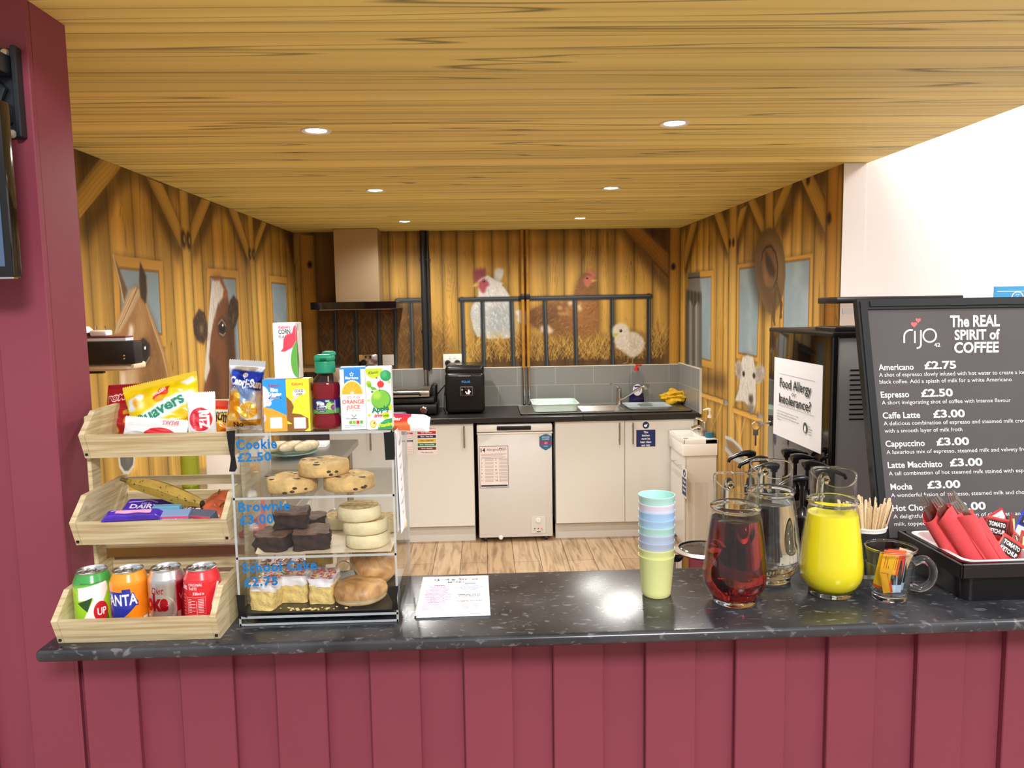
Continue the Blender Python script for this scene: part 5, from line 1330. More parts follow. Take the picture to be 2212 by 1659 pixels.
def p_red(A):
    A.a[:] = C3('#d2202c'); A.rect(-.2, .2, .094, .12, '#d83038', .003)
    A.text('Coke,', -.034, .084, .010, '#ffffff', shear=.35, bold=.02, width=.016); A.text('ORIGINAL', -.014, .090, .005, '#ffffff', width=.026, bold=.01); A.text('TASTE', -.014, .083, .005, '#ffffff', width=.016, bold=.01)
    A.text('330ml e', -.006, .074, .005, '#ffffff', width=.020, bold=.02)
    for r in ((-.018, .016, .069, .0695), (-.018, .016, .038, .0385), (-.018, -.0175, .038, .07), (.0155, .016, .038, .07), (.0, .001, .038, .062)): A.rect(*r, '#ffffff', 0, .8)
    for k in range(9): A.rect(-.016, -.016+.006+.008*(k % 2), .041+k*.003, .0422+k*.003, '#f6d0d0'); A.rect(.003, .013, .041+k*.003, .0422+k*.003, '#f6d0d0')
    A.rect(-.018, .012, .033, .0345, '#f6d0d0'); A.rect(-.018, -.002, .029, .0305, '#f6d0d0')
    A.ell(.004, .020, .011, .0075, '#ffffff'); A.ell(.004, .020, .0098, .0063, '#d2202c'); A.ell(.004, .020, .0092, .0058, '#fff0f0'); A.text('GB', .004, .0165, .0072, '#c01c28', 'C', bold=.04)
    for k in range(3): A.ell(-.018, .012+k*.007, .0018, .0025, '#ffffff'); A.rect(-.014, -.005, .011+k*.007, .0128+k*.007, '#f0c0c0')
    A.stroke([(.043, .088), (.036, .070), (.030, .054), (.030, .048), (.036, .046), (.044, .060)], .006, '#f6f0ee'); A.stroke([(.046, .080), (.041, .066)], .003, '#f6f0ee')
    A.text('RECYCLE ME', .034, .004, .006, '#ffffff', rot=PI/2, bold=.02, width=.040)
    for k in range(8): A.rect(-.034, -.024, .030+k*.006, .0315+k*.006, '#e88a8e')
    A.rect(-.034, -.024, .0, .02, '#e8e4e4')
cans = [('green lemon-lime can with a big white 7, first in the tray', 205, p_lime, can_side, .0), ('orange can with blue and white logo beside the green can', 287, p_orange, can_side, .1), ('silver diet cola can with red lettering beside the orange can', 366, p_silver, can_met, .0), ('red cola can with white nutrition table, last in the tray', 441, p_red, can_side, 0.0)]
for k, (lab, px, fn, m, tn) in enumerate(cans):
    yy = y3+(.046, .045, .050, .046)[k]
    can(lab, (TX0+.0105+.0342+k*.0672, yy, z3+TH+.0005), fn, m, tn).scale = (1, 1, 1.035)

# ================================================================ soft packets
foil = art_mat('packet_film', .22, coat=.4, bump=.10, bscale=55)
silver = art_mat('pouch_foil', .16, metal=.75, bump=.12, bscale=45)
def packet(name, label, cat, w, h, thick, paint, M4, m=foil, group=None, res=.0009, crimp=.010, seal='h', seed=1, back=(200, 200, 200), pinch=.06, zig=True, base_flat=False):
    """pillow packet standing in its local XZ plane facing -Y, origin at its base centre; M4 places it"""
    A = Art(-w/2, w/2, 0, h, res); paint(A)
    t = bpy.data.objects.new(name, None); COL.objects.link(t); t.matrix_world = M4; tag(t, label, cat, group)
    g = np.random.default_rng(seed); ph = g.uniform(0, 6, 8)
    def prof(U, V):
        a = np.clip(1-np.abs(2*U/w)**2.4, 0, 1); e = V/h
        c = crimp/h
        lo = np.clip((e-(0 if base_flat else c))/.22, 0, 1); hi = np.clip((1-c-e)/.25, 0, 1)
        b = np.sin(lo*PI/2)*np.sin(hi*PI/2)
        wr = .10*np.sin(U*130/w*.06+V*9/h*2+ph[0])*np.sin(V*14/h+ph[1])+.06*np.sin(U/w*21+ph[2]+V/h*6)+.05*np.sin(V/h*34+ph[3]+3*np.sin(U/w*7))
        return thick/2*(a**.6)*b*(1+wr)
    def nar(V):
        e = V/h; return 1-pinch*np.sin(np.clip(e, 0, 1)*PI)**2
    def front(U, V): return np.stack([U*nar(V), -prof(U, V)-.0004, V], -1)
    def rear(U, V): return np.stack([U*nar(V), prof(U, V)*.8+.0004, V], -1)
    art_grid('print_front', A, front, m, t)
    B = Art(-w/2, w/2, 0, h, .004, back); art_grid('back_film', B, rear, m, t)
    if zig:
        q = MB(); n = int(w/.004); 
        for z0, s_ in ((h, 1),)+(() if base_flat else ((0, -1),)):
            q = MB(); V = [(-w/2, 0, z0)]
            for k in range(n): V += [(-w/2+(k+.5)*w/n, 0, z0+s_*.0022), (-w/2+(k+1)*w/n, 0, z0)]
            q.add(V, [(2*k, 2*k+2, 2*k+1) for k in range(n)]); q.build('crimped_edge', mat('film_%s' % str(back), back, .3), t, fix=False)
    return t
def place(px, py, y, lean=0.0, roll=0.0, turn=0.0):
    P = at(px, py, 1, y)
    return Matrix.Translation(P) @ Matrix.Rotation(turn, 4, 'Z') @ Matrix.Rotation(-lean, 4, 'X') @ Matrix.Rotation(roll, 4, 'Y')
zt = z1+TH+.001
def place_z(px, y, z, lean=0.0, roll=0.0, turn=0.0):
    return Matrix.Translation((at(px, 920, 1, y)[0], y, z)) @ Matrix.Rotation(turn, 4, 'Z') @ Matrix.Rotation(-lean, 4, 'X') @ Matrix.Rotation(roll, 4, 'Y')
class Scaled:
    """lets a design drawn for one size of pack be printed smaller"""
    def __init__(s, A, k): s.A = A; s.k = k; s.u0, s.u1, s.v0, s.v1, s.w, s.h, s.res = A.u0/k, A.u1/k, A.v0/k, A.v1/k, A.w, A.h, A.res/k; s.U = A.U/k; s.V = A.V/k
    @property
    def a(s): return s.A.a
    def mul(s, f): s.A.mul(f)
    def poly(s, pts, col, soft=0, alpha=1.0): s.A.poly([(u*s.k, v*s.k) for u, v in pts], col, soft*s.k, alpha)
    def rect(s, a, b, c, d, col, soft=0, alpha=1.0): s.A.rect(a*s.k, b*s.k, c*s.k, d*s.k, col, soft*s.k, alpha)
    def ell(s, a, b, c, d, col, soft=0, alpha=1.0, rot=0): s.A.ell(a*s.k, b*s.k, c*s.k, d*s.k, col, soft*s.k, alpha, rot)
    def stroke(s, pts, w, col, alpha=1.0): s.A.stroke([(u*s.k, v*s.k) for u, v in pts], w*s.k, col, alpha)
    def text(s, t, u, v, h, col, align='L', width=None, **kw): s.A.text(t, u*s.k, v*s.k, h*s.k, col, align, None if width is None else width*s.k, **kw)
def scaled(fn, k): return lambda A: fn(Scaled(A, k))
def p_bear(A):
    A.a[:] = C3('#a81a24'); A.rect(-1, 1, A.v1-.012, 1, '#8c141c'); A.rect(-1, 1, .0, .03, '#94161e', .02)
    A.text('POM-BEAR', -.058, .105, .020, '#f2dcd8', width=.118, bold=.10, rot=.12); A.text('POM-BEAR', -.057, .106, .018, '#9c1a24', width=.115, bold=.02, rot=.12)
    A.poly([(-.008, .078), (.03, .094), (.05, .094), (.05, .076), (-.004, .066)], '#c8962a'); A.text('Original', .002, .077, .010, '#4a1a08', rot=.1)
    for k, (u, v) in enumerate(((-.04, .05), (-.028, .028), (.006, .05), (.03, .058), (-.05, .018))): A.ell(u, v, .010, .009, '#d9aa4a', .001); A.ell(u, v, .006, .005, '#c08a2c', .002)
packet('crisp_packet', 'dark red crisp packet at the end of the top tray', 'crisps', .110, .128, .04, scaled(p_bear, .78), place_z(272, y1+.118, zt+.006, .46, -.05, -.05), back=(150, 24, 30), seed=2)
def p_yel(A):
    A.a[:] = C3('#f0d211'); w = A.u1; n = vnoise(A.h, A.w, .03/A.res, .02/A.res, 3); A.mul((.86+.24*n)[..., None])
    A.rect(-1, 1, A.v1-.012, 1, '#d8bb10'); A.rect(-1, 1, -1, .010, '#d8bb10')
    A.poly([(-.088, .070), (-.065, .062), (-.03, .075), (.0, .088), (.04, .100), (.085, .102), (.085, .078), (.05, .064), (.02, .050), (-.02, .038), (-.05, .022), (-.085, .020)], '#dbeef6', .003)
    for u, v in ((-.07, .104), (-.052, .110), (-.075, .09)): A.ell(u, v, .014, .010, '#e9f2fa', .002)
    A.ell(-.062, .098, .008, .012, '#f0a422', .003); A.ell(-.05, .090, .009, .012, '#fbe9b0', .004)
    A.poly([(-.016, .098), (.0, .122), (.026, .126), (.022, .106), (.002, .092), (-.012, .090)], '#d63a22'); A.poly([(-.014, .094), (.002, .104), (.022, .104), (.008, .088), (-.008, .086)], '#f0a020'); A.text('WALKERS', -.012, .102, .009, '#ffffff', width=.034, rot=.50, bold=.03)
    A.text('Quavers', -.074, .034, .028, '#2c8a6c', width=.142, bold=.035, rot=.30)
    for u, v in ((-.005, .028), (.02, .034), (.034, .022)): A.ell(u, v, .014, .010, '#f0b52c', .003); A.ell(u+.002, v+.002, .006, .005, '#fbe08a', .002)
    A.poly([(.02, .006), (.085, .04), (.085, .022), (.03, -.002)], '#fbfaf4'); A.text('CHEESE', .028, .008, .011, '#d87a1c', width=.06, rot=.48, bold=.03)
    A.poly([(.05, .128), (.08, .14), (.09, .126), (.07, .116)], '#e9eef8', .002)
packet('crisp_packet', 'bright yellow crisp packet with green curly lettering in the top tray', 'crisps', .150, .122, .045, scaled(p_yel, .82), place_z(366, y1+.062, zt+.022, .30, -.22, .04), back=(226, 196, 20), seed=3)
def p_ritz(A):
    A.a[:] = C3('#f1f4f8'); A.ell(0, .062, .027, .029, '#df3446'); A.text('RITZ', -.001, .084, .021, '#ffffff', rot=-PI/2, width=.044, bold=.06); A.text('BREAKS', -.018, .076, .004, '#ffd0d0', rot=-PI/2, width=.026)
    A.rect(-1, 1, A.v1-.008, 1, '#e2e6ec')
packet('cracker_packet', 'white cracker packet with red oval logo standing up in the top tray', 'crackers', .055, .104, .026, scaled(p_ritz, .82), place_z(437, y1+.030, zt+.010, .10, -.02, .1), back=(238, 242, 246), seed=4, pinch=.02)
def p_ritz2(A):
    A.a[:] = C3('#eef2f8'); A.ell(.014, .016, .034, .018, '#d8303c'); A.text('BREAKS', .046, .052, .009, '#c04a50', rot=PI+.02, width=.034, bold=.02); A.rect(-.062, -.05, 0, 1, '#e4e8f0', .004)
packet('cracker_packet', 'white cracker packet lying on its side at the front of the top tray', 'crackers', .124, .050, .026, scaled(p_ritz2, .92), place_z(330, y1+.020, zt+.016, .30, .10, .05), back=(238, 242, 246), seed=5, pinch=.02)
def p_ched(A):
    A.a[:] = C3('#f09a22'); A.rect(-1, 1, A.v1-.02, 1, '#c8301c'); A.rect(-.02, .02, A.v1-.036, A.v1-.022, '#e8e4e8'); A.rect(-1, 1, .044, .072, '#fbd85a')
    A.text('CHEDDARS', .030, .073, .010, '#2a1a18', rot=PI, width=.056, bold=.03); A.text('Mini', .026, .064, .018, '#2a1a1a', rot=PI, width=.046, bold=.04)
    A.ell(.01, .02, .018, .012, '#d86a14'); A.ell(-.014, .012, .014, .010, '#f8c048'); A.rect(-1, 1, -1, .006, '#b83018')
packet('cheese_biscuit_packet', 'orange and red biscuit packet upside down behind the silver pouch', 'biscuits', .060, .080, .022, scaled(p_ched, .8), place_z(482, y1+.065, zt+.012, .10, .05, .0), back=(190, 50, 26), seed=6)
def p_capri(A):
    A.a[:] = C3('#dadde2'); n = vnoise(A.h, A.w, .018/A.res, .012/A.res, 9); A.mul((.72+.5*n)[..., None])
    h = A.v1
    A.poly([(-.030, h-.020), (.036, h-.022), (.034, h-.062), (-.026, h-.058)], '#1f2f96', .001); A.poly([(-.03, h-.02), (-.012, h-.02), (-.02, h-.05), (-.03, h-.04)], '#2c48c0', .002)
    A.ell(-.0, h-.030, .005, .005, '#dfe6f8')
    A.text('Capri-Sun', -.034, h-.050, .016, '#ffffff', width=.068, bold=.05, rot=-.10); A.text('ORANGE', -.026, h-.066, .012, '#e2ecf8', width=.034, bold=.03)
    A.poly([(-.02, h-.052), (.02, h-.06), (.01, h-.085), (-.015, h-.08)], '#7f9fd8', .004)
    A.poly([(-.034, h-.070), (-.012, h-.070), (-.006, .030), (-.032, .016)], '#f2971c', .002); A.ell(-.022, h-.075, .012, .012, '#f6b23c', .002)
    A.ell(.010, .044, .021, .019, '#f8e3a6'); A.ell(.010, .044, .0185, .0165, '#f0b836')
    for k in range(9):
        a = k*2*PI/9; A.stroke([(.010, .044), (.010+.017*math.cos(a), .044+.015*math.sin(a))], .0011, '#f9e7b4')
    A.ell(-.024, .026, .015, .014, '#f6a62a'); A.ell(-.024, .026, .011, .010, '#fbd070')
    A.poly([(-.036, .004), (.034, .012), (.036, .026), (-.036, .018)], '#e0a238'); A.text('No', -.020, .006, .011, '#3a2210', bold=.02, rot=.06)
    for k in range(3): A.rect(-.002, .022, .013+k*.004, .0142+k*.004, '#7a4a14')
    A.rect(-1, 1, h-.014, 1, '#e9ecef', .003)
ph = thing
t = packet('juice_pouch', 'silver foil orange juice pouch leaning beside the cake case', 'juice pouch', .066, .130, .034, scaled(p_capri, .88), place(527, 928, 1.462, .05, .09, .12), m=silver, back=(190, 192, 196), seed=7, base_flat=True, pinch=.10)
MB().box(.008, .021, .004, .0055, .128, .142, .0005, 1).build('straw_sleeve', clear_mat('film'), t)

# middle tray: banana, apples, chocolate
zm = z2+TH+.001
def prism_bar(name, label, cat, L_, W_, H_, paint, M4, group=None, seed=1, m=foil, back=(60, 34, 150)):
    """flow-wrapped bar lying flat: X long, Y deep, Z up"""
    A = Art(-L_/2, L_/2, -W_/2, W_/2, .0008); paint(A)
    t = bpy.data.objects.new(name, None); COL.objects.link(t); t.matrix_world = M4; tag(t, label, cat, group)
    g = np.random.default_rng(seed); a, b, c = g.uniform(0, 6, 3)
    def top(U, V):
        e = np.clip((L_/2-np.abs(U))/.014, 0, 1); f = np.clip(1-(np.abs(V)/(W_/2))**6, 0, 1)
        return np.stack([U, V, H_*(.12+.88*np.sin(e*PI/2)*f**.5)*(1+.08*np.sin(U*160+a)*np.sin(V*90+b))], -1)
    art_grid('wrapper_print', A, top, m, t)
    MB().box(-L_/2, L_/2, -W_/2, W_/2, 0, H_*.12).build('wrapper_base', mat('wrap_%s' % str(back), back, .3), t)
    return t
def p_purple(txt, s=1.0):
    def f(A):
        A.a[:] = C3('#4326a6'); A.mul((.8+.45*vnoise(A.h, A.w, .02/A.res, .02/A.res, 5))[..., None])
        A.stroke([(A.u0*.7, .004), (0, .012), (A.u1*.4, .006)], .003, '#d8d0ee', .8); A.text(txt, 0, -.012, .011, '#f2eefc', 'C', width=min(.06, A.u1*1.3), bold=.03); A.text('MILK', .0, -.002, .007, '#c9c0ea', 'C')
    return f
cg = 'chocolate bars in the middle tray'
def lay(px, py, y, z, rz=0.0, rx=0.0, ry=0.0):
    x = at(px, py, 1, y)[0]
    return Matrix.Translation((x, y, z)) @ Matrix.Rotation(rz, 4, 'Z') @ Matrix.Rotation(rx, 4, 'X') @ Matrix.Rotation(ry, 4, 'Y')
prism_bar('chocolate_bar', 'purple chocolate bar with pink stripe resting over the tray lip', 'chocolate bar', .108, .024, .012, lambda A: (p_purple('')(A), A.rect(-.03, .034, -.004, .006, '#f3a8d4')), lay(287, 1104, y2-.004, z2+.0535, .10, .35), cg, 1)
prism_bar('chocolate_bar', 'purple chocolate bar with white lettering behind the pink striped bar', 'chocolate bar', .095, .036, .012, p_purple('DAIRY MILK'), lay(290, 1085, y2+.045, zm+.020, .12, .45), cg, 2)
prism_bar('chocolate_bar', 'purple chocolate bar propped highest at the back of the tray under the banana', 'chocolate bar', .105, .040, .012, p_purple('DAIRY'), lay(318, 1075, y2+.100, zm+.036, -.12, .5), cg, 3)
prism_bar('chocolate_bar', 'purple chocolate bar poking out under the fat end of the banana', 'chocolate bar', .085, .034, .012, p_purple('MILK'), lay(388, 1080, y2+.10, zm+.022, .05, .45), cg, 4)
def p_dark(A):
    A.a[:] = C3('#3a1f30'); A.text('DARK', -.02, -.006, .010, '#d8c0c8', bold=.02); A.ell(.02, .004, .006, .004, '#e8dce0')
prism_bar('chocolate_bar', 'dark brown wrapped bar lying beside the light blue carton', 'chocolate bar', .075, .030, .018, p_dark, lay(412, 1100, y2+.036, zm+.034, -.45, .30), cg, 5, back=(50, 26, 38))
def carton(name, label, cat, L_, W_, H_, col, M4, txt=None, group=None, tcol=None, side=None):
    t = bpy.data.objects.new(name, None); COL.objects.link(t); t.matrix_world = M4; tag(t, label, cat, group)
    MB().box(-L_/2, L_/2, -W_/2, W_/2, 0, H_, .001, 1).build('carton_body', mat('cart_%s' % str(col), col, .4), t)
    p = Print(t, lambda u, v, d: (u, -W_/2-d, v))
    for k, s_ in enumerate(txt or ()): p.text(s_, 0, H_*.62-k*H_*.28, H_*.16, tcol or inkw, 'C', width=L_*.7)
    if side: p.rect(-L_/2, L_/2, H_*.8, H_, side)
    p.flush(); return t
carton('snack_carton', 'small light blue carton standing among the chocolate bars', 'carton', .052, .020, .026, (112, 170, 200), lay(362, 1100, y2+.034, zm+.032, .04), ('snack pack', 'raisins'))
carton('snack_carton', 'blue and pink snack carton at the tray lip below the light blue one', 'carton', .062, .026, .022, (130, 160, 206), lay(376, 1108, y2+.010, zm+.030, .02, .3), ('snacks',), side=mat('pink_side', (226, 74, 110), .4))
carton('snack_carton', 'grey and pink snack carton beside the apple in the middle tray', 'carton', .060, .024, .022, (92, 100, 120), lay(436, 1105, y2+.014, zm+.028, -.30, .3), ('snack',), side=mat('pink_side'))
carton('snack_carton', 'tiny pale blue carton end just right of the pink striped chocolate bar', 'carton', .022, .02, .022, (140, 190, 220), lay(343, 1106, y2+.012, zm+.026, .1), ('mini',))
bt = thing('banana', 'speckled ripe banana lying across the chocolate bars in the middle tray', 'banana', (0, 0, 0))
K = [(262, 1035, .0035), (276, 1039, .0045), (292, 1045, .011), (320, 1050, .0165), (350, 1059, .0175), (380, 1070, .0175), (405, 1080, .0165), (425, 1086, .0135), (436, 1088, .007), (441, 1089, .004)]
pts = []; 
for i, (a, b, r) in enumerate(K): pts.append(at(a, b, 1, y2+.075-.004*i))
ban = mat('banana_skin', (164, 136, 56), .5, noise=.22, nscale=45)
nt = ban.node_tree; N = nt.nodes; L = nt.links
n_ = N.new('ShaderNodeTexNoise'); n_.inputs['Scale'].default_value = 190; n_.inputs['Detail'].default_value = 2; tcb = N.new('ShaderNodeTexCoord'); L.new(tcb.outputs['Object'], n_.inputs['Vector'])
r_ = N.new('ShaderNodeValToRGB'); r_.color_ramp.elements[0].position = .30; r_.color_ramp.elements[0].color = (.10, .05, .02, 1); r_.color_ramp.elements[1].position = .36; r_.color_ramp.elements[1].color = (1, 1, 1, 1); L.new(n_.outputs['Fac'], r_.inputs['Fac'])
m_ = N.new('ShaderNodeMix'); m_.data_type = 'RGBA'; m_.blend_type = 'MULTIPLY'; m_.inputs[0].default_value = .85
src = N['Principled BSDF'].inputs['Base Color'].links[0].from_socket; L.new(src, m_.inputs[6]); L.new(r_.outputs['Color'], m_.inputs[7]); L.new(m_.outputs[2], N['Principled BSDF'].inputs['Base Color'])
def smooth_path(P, R, n=6):
    P = [np.array(p) for p in P]; o = []; rr = []
    for i in range(len(P)-1):
        p0 = P[max(i-1, 0)]; p1 = P[i]; p2 = P[i+1]; p3 = P[min(i+2, len(P)-1)]
        for k in range(n):
            t = k/n; o.append(.5*((2*p1)+(-p0+p2)*t+(2*p0-5*p1+4*p2-p3)*t*t+(-p0+3*p1-3*p2+p3)*t**3)); rr.append(R[i]+(R[i+1]-R[i])*t)
    return o+[P[-1]], rr+[R[-1]]
P_, R_ = smooth_path(pts[1:9], [k[2] for k in K[1:9]]); MB().tube(P_, R_, 6).build('banana_body', ban, bt, ang=20)
MB().tube(pts[:2], [.0040, .0048], 8).build('stalk', mat('stalk_brown', (92, 76, 40), .7), bt); MB().tube(pts[8:], [.0072, .003], 8).build('tip', mat('tip_dark', (44, 26, 16), .8), bt)
apm = mat('apple_skin', (206, 100, 66), .3, noise=.35, nscale=25, coat=.2)
def apple(label, loc, r, tilt):
    t = thing('apple', label, 'apple', loc, tilt, 'apples in the middle tray')
    pr = [(0, -.62), (.18, -.72), (.5, -.80), (.85, -.5), (1.0, 0), (.96, .38), (.72, .74), (.40, .86), (.15, .78), (0, .62)]
    MB().lathe([(a*r, (b+.8)*r) for a, b in pr], 32).build('apple_flesh', apm, t, ang=80)
    MB().tube([(0, 0, 1.45*r), (.003, 0, 1.7*r), (.008, 0, 1.85*r)], .0014, 6).build('stalk', mat('stalk_brown'), t)
apx = at(484, 1080, 1, y2+.055)
apple('red and orange apple at the front of the middle tray', (TX1-.0105-.0375, y2+.052, zm), .036, (.2, .3, 0))
apple('darker red apple tucked behind the front apple', (TX1-.0105-.037, y2+.130, zm+.004), .034, (.1, -.3, 0))
# ================================================================ clear cake case
KX0, KX1, KY0, KY1 = -.474, -.172, 1.437, 1.70-.012
KZ1 = at(680, 933, 1, KY0)[2]
acr = clear_mat('clear_acrylic', (250, 251, 251), 1.0, .02)
acr_edge = mat('acrylic_edge', (226, 234, 238), .12, trans=.6, ior=1.3)
T_ = .004
kz = CZ+.0008
S1 = at(690, 1071, 1, KY0)[2]; S2 = at(690, 1199, 1, KY0)[2]
t = thing('display_case', 'clear acrylic three-shelf cake display case with blue price lettering', 'display case', (0, 0, 0))
MB().box(KX0, KX0+T_, KY0, KY1, kz, KZ1).build('side_panel', acr, t)
MB().box(KX1-T_, KX1, KY0, KY1, kz, KZ1).build('side_panel', acr, t)
MB().box(KX0+T_, KX1-T_, KY1-T_, KY1, kz+.01, KZ1-.006).build('rear_door', acr, t)
fpn = MB().box(KX0+T_+.001, KX1-T_-.001, KY0-.001, KY0+.002, kz+.016, KZ1-.006).build('front_panel', acr, t)
MB().box(KX0, KX1, KY0, KY1, KZ1-.0045, KZ1).build('top_panel', acr, t)
MB().box(KX0, KX1, KY0, KY1, kz, kz+.004).build('base_panel', acr, t)
for z in (S1, S2, kz+.018):
    MB().box(KX0+T_, KX1-T_, KY0+.004, KY1-T_, z-.004, z).build('shelf', acr, t)
# polished edges of the sheets catch the light
e_ = .0012
q = MB()
for z0, z1_ in ((KZ1-.0046, KZ1+.0002), (S1-.0042, S1+.0002), (S2-.0042, S2+.0002), (kz+.0138, kz+.0182), (kz, kz+.004)):
    q.box(KX0+T_*.2, KX1-T_*.2, KY0-.0016, KY0-.0004, z0, z1_)
q.build('front_edge', acr_edge, t)
q = MB()
for x in (KX0, KX1-T_): MB().box(x, x+T_, KY0-.0016, KY0-.0002, kz, KZ1).build('side_edge', acr_edge, t)
q = MB()
for x in (KX0, KX1-T_): q.box(x, x+T_, KY1, KY1+.0012, kz, KZ1)
q.box(KX0, KX1, KY1, KY1+.0012, KZ1-.0045, KZ1)
q.build('rear_edge', acr_edge, t)
for px, py in ((735, 1012), (722, 1118), (741, 1228)):
    P = at(px, py, 1, KY1); MB().tube([(P[0]+.0165*math.cos(a), KY1+.006, P[2]+.0165*math.sin(a)) for a in np.linspace(0, 2*PI, 24, endpoint=False)], .0022, 8, closed=True).build('door_ring', mat('clear_ring', (240, 240, 240), .1, trans=.7), t)
# blue hand-lettered prices on the front
blue = mat('price_blue', (12, 112, 182), .45)
fl_ = lambda u, v, d: (u, KY0-.0014-d, v)
pr = Print(t, fl_, sep=True)
def K_(px, py): P = at(px, py, 1, KY0); return P[0], P[2]
for s_, x0, x1, yb, hh in (('Cookie', 511, 599, 971, 21), ('\u00a32.50', 514, 587, 997, 18), ('Brownie', 516, 627, 1105, 20), ('\u00a33.00', 519, 592, 1132, 19), ('School Cake', 525, 685, 1236, 20), ('\u00a32.75', 528, 601, 1266, 19)):
    a = K_(x0, yb); b = K_(x1, yb-3); h_ = hh/FPX*KY0*1.02
    pr.text(s_, a[0], a[1], h_, blue, width=b[0]-a[0], bold=.032, space=1.12, rot=.02)
pr.flush()
# black tape at the four corners
tape = mat('black_tape', (20, 20, 21), .22, bump=.4, bscale=60)
def tape_strip(label, pts, wrap):
    P = [K_(x, y) for x, y in pts]
    o = MB().prism(P, lambda u, v, d: (u, KY0-.0026-d, v), 0, .0006)
    if wrap:
        xs = KX1 if wrap > 0 else KX0; zz = [p[1] for p in P]
        o.box(min(xs, xs+wrap*.0008), max(xs, xs+wrap*.0008), KY0-.002, KY0+.03, min(zz)+.003, max(zz)-.003)
    o = o.build('tape', tape, t, label)
tape_strip('crumpled black tape at the top corner by the trays', [(490, 931), (509, 929), (508, 980), (513, 1010), (509, 1018), (496, 1018), (500, 990), (494, 960)], 0)
tape_strip('black tape at the top corner by the paper notice', [(829, 934), (851, 932), (853, 992), (833, 993)], 1)
tape_strip('black tape at the bottom corner by the cans', [(511, 1284), (530, 1284), (530, 1310), (535, 1333), (522, 1330), (517, 1335)], 0)
tape_strip('twisted black tape at the bottom corner by the menus', [(839, 1268), (861, 1264), (858, 1290), (861, 1316), (847, 1316), (848, 1300), (838, 1280)], 1)
# dark tray liner and baking paper
o = MB().box(KX0+.012, KX1-.012, KY0+.008, KY1-.015, kz+.0185, kz+.0215, .001, 1).build('baking_tray', mat('tray_dark', (62, 58, 52), .3, .4)); tag(o, 'dark flat tray under the iced cakes in the case', 'tray')
A = Art(KX0+.014, KX1-.012, KY0+.008, KY1-.010, .004, (222, 206, 178))
n = vnoise(A.h, A.w, .06/A.res, .05/A.res, 4, 3); A.mul((.9+.16*n)[..., None])
def fnp(U, V):
    e = np.clip((KX0+.05-U)/.04, 0, 1)
    return np.stack([U+e*.022, V, S2+.0008+e**1.5*.045*np.clip((V-KY0)/.1, 0, 1)+np.clip((V-KY1+.05)/.05, 0, 1)*.012], -1)
o = art_grid('baking_paper', A, fnp, art_mat('baking_paper_print', .7, bump=.1)); tag(o, 'sheet of tan baking paper under the brownies and crumpets', 'paper')

# cookies
cook_b = mat('cookie_dough', (218, 182, 118), .75, noise=.25, nscale=60, bump=.6, bscale=130)
choc = mat('chocolate_chunk', (62, 40, 34), .5, bump=.3)
def cookie(label, loc, r, h, tilt, seed):
    t = thing('cookie', label, 'cookie', loc, tilt, 'cookies on the top shelf')
    g = np.random.default_rng(seed); p1, p2 = g.uniform(0, 6, 2)
    def wv(rr, z, a, i): return rr*(1+.025*math.sin(3*a+p1)+.015*math.sin(7*a+p2)), z+.0012*math.sin(5*a+p1)*(i > 2)
    MB().lathe([(0, 0), (r*.95, 0), (r*.99, h*.06), (r, h*.4), (r*.995, h*.78), (r*.955, h*.95), (r*.85, h*1.0), (r*.3, h*1.02), (0, h*1.02)], 44, wave=wv).build('dough', cook_b, t, ang=70)
    for k in range(9):
        a = g.uniform(0, 2*PI); d = r*math.sqrt(g.uniform(.02, .80))
        MB().sphere((d*math.cos(a), d*math.sin(a), h*.985), g.uniform(.005, .012), g.uniform(.003, .006), .0012, 10, 6).build('chocolate_chunk', choc, t)
    for k in range(4):
        a = g.uniform(-2.6, -.5); MB().sphere((r*.978*math.cos(a), r*.978*math.sin(a), h*g.uniform(.1, .5)), .005, .0025, .0025, 10, 6).build('chocolate_chunk', choc, t)
cz_ = S1+.0006
ck_ = lambda px, y: at(px, 1040, 1, y)[0]
cookie('chocolate chunk cookie lying flat on the shelf nearer the Cookie lettering', (ck_(630, 1.492), 1.497, cz_), .049, .026, (0, 0, 0), 1)
cookie('chocolate chunk cookie lying flat on the shelf nearer the taped corner', (ck_(752, 1.492), 1.499, cz_), .049, .026, (0, 0, 0), 2)
cookie('chocolate chunk cookie resting on top of the other two', (ck_(698, 1.50), 1.506, cz_+.0285), .049, .026, (0, 0, 0), 3)

# brownies: rough dark blocks with a cracked paler top
br_s = mat('brownie_crumb', (58, 40, 34), .9, noise=.4, nscale=90, bump=.9, bscale=160)
br_t = mat('brownie_crust', (112, 82, 64), .7, noise=.3, nscale=50, bump=.7, bscale=120)
def rough_block(w, d, h, seed, amp=.0016, n=9, rnd=.006):
    bm = bmesh.new(); bmesh.ops.create_cube(bm, size=1)
    bmesh.ops.subdivide_edges(bm, edges=bm.edges[:], cuts=n, use_grid_fill=True)
    g = np.random.default_rng(seed); p = g.uniform(0, 6, 6)
    for v in bm.verts:
        c = v.co.copy(); x, y, z = c.x*w, c.y*d, (c.z+.5)*h
        ex = max(0, abs(x)-(w/2-rnd)); ey = max(0, abs(y)-(d/2-rnd)); L_ = math.hypot(ex, ey)
        if L_ > rnd: x -= math.copysign(ex*(1-rnd/L_), x); y -= math.copysign(ey*(1-rnd/L_), y)
        k = amp*(math.sin(x*310+p[0]+z*150)+math.sin(y*290+p[1]+z*240)+math.sin(z*330+p[2]+x*120))
        x += k*c.x*1.6; y += k*c.y*1.6; z += amp*.9*(math.sin(x*140+p[3])+math.sin(y*170+p[4]))*(c.z > .45)
        v.co = (x, y, z)
    return bm
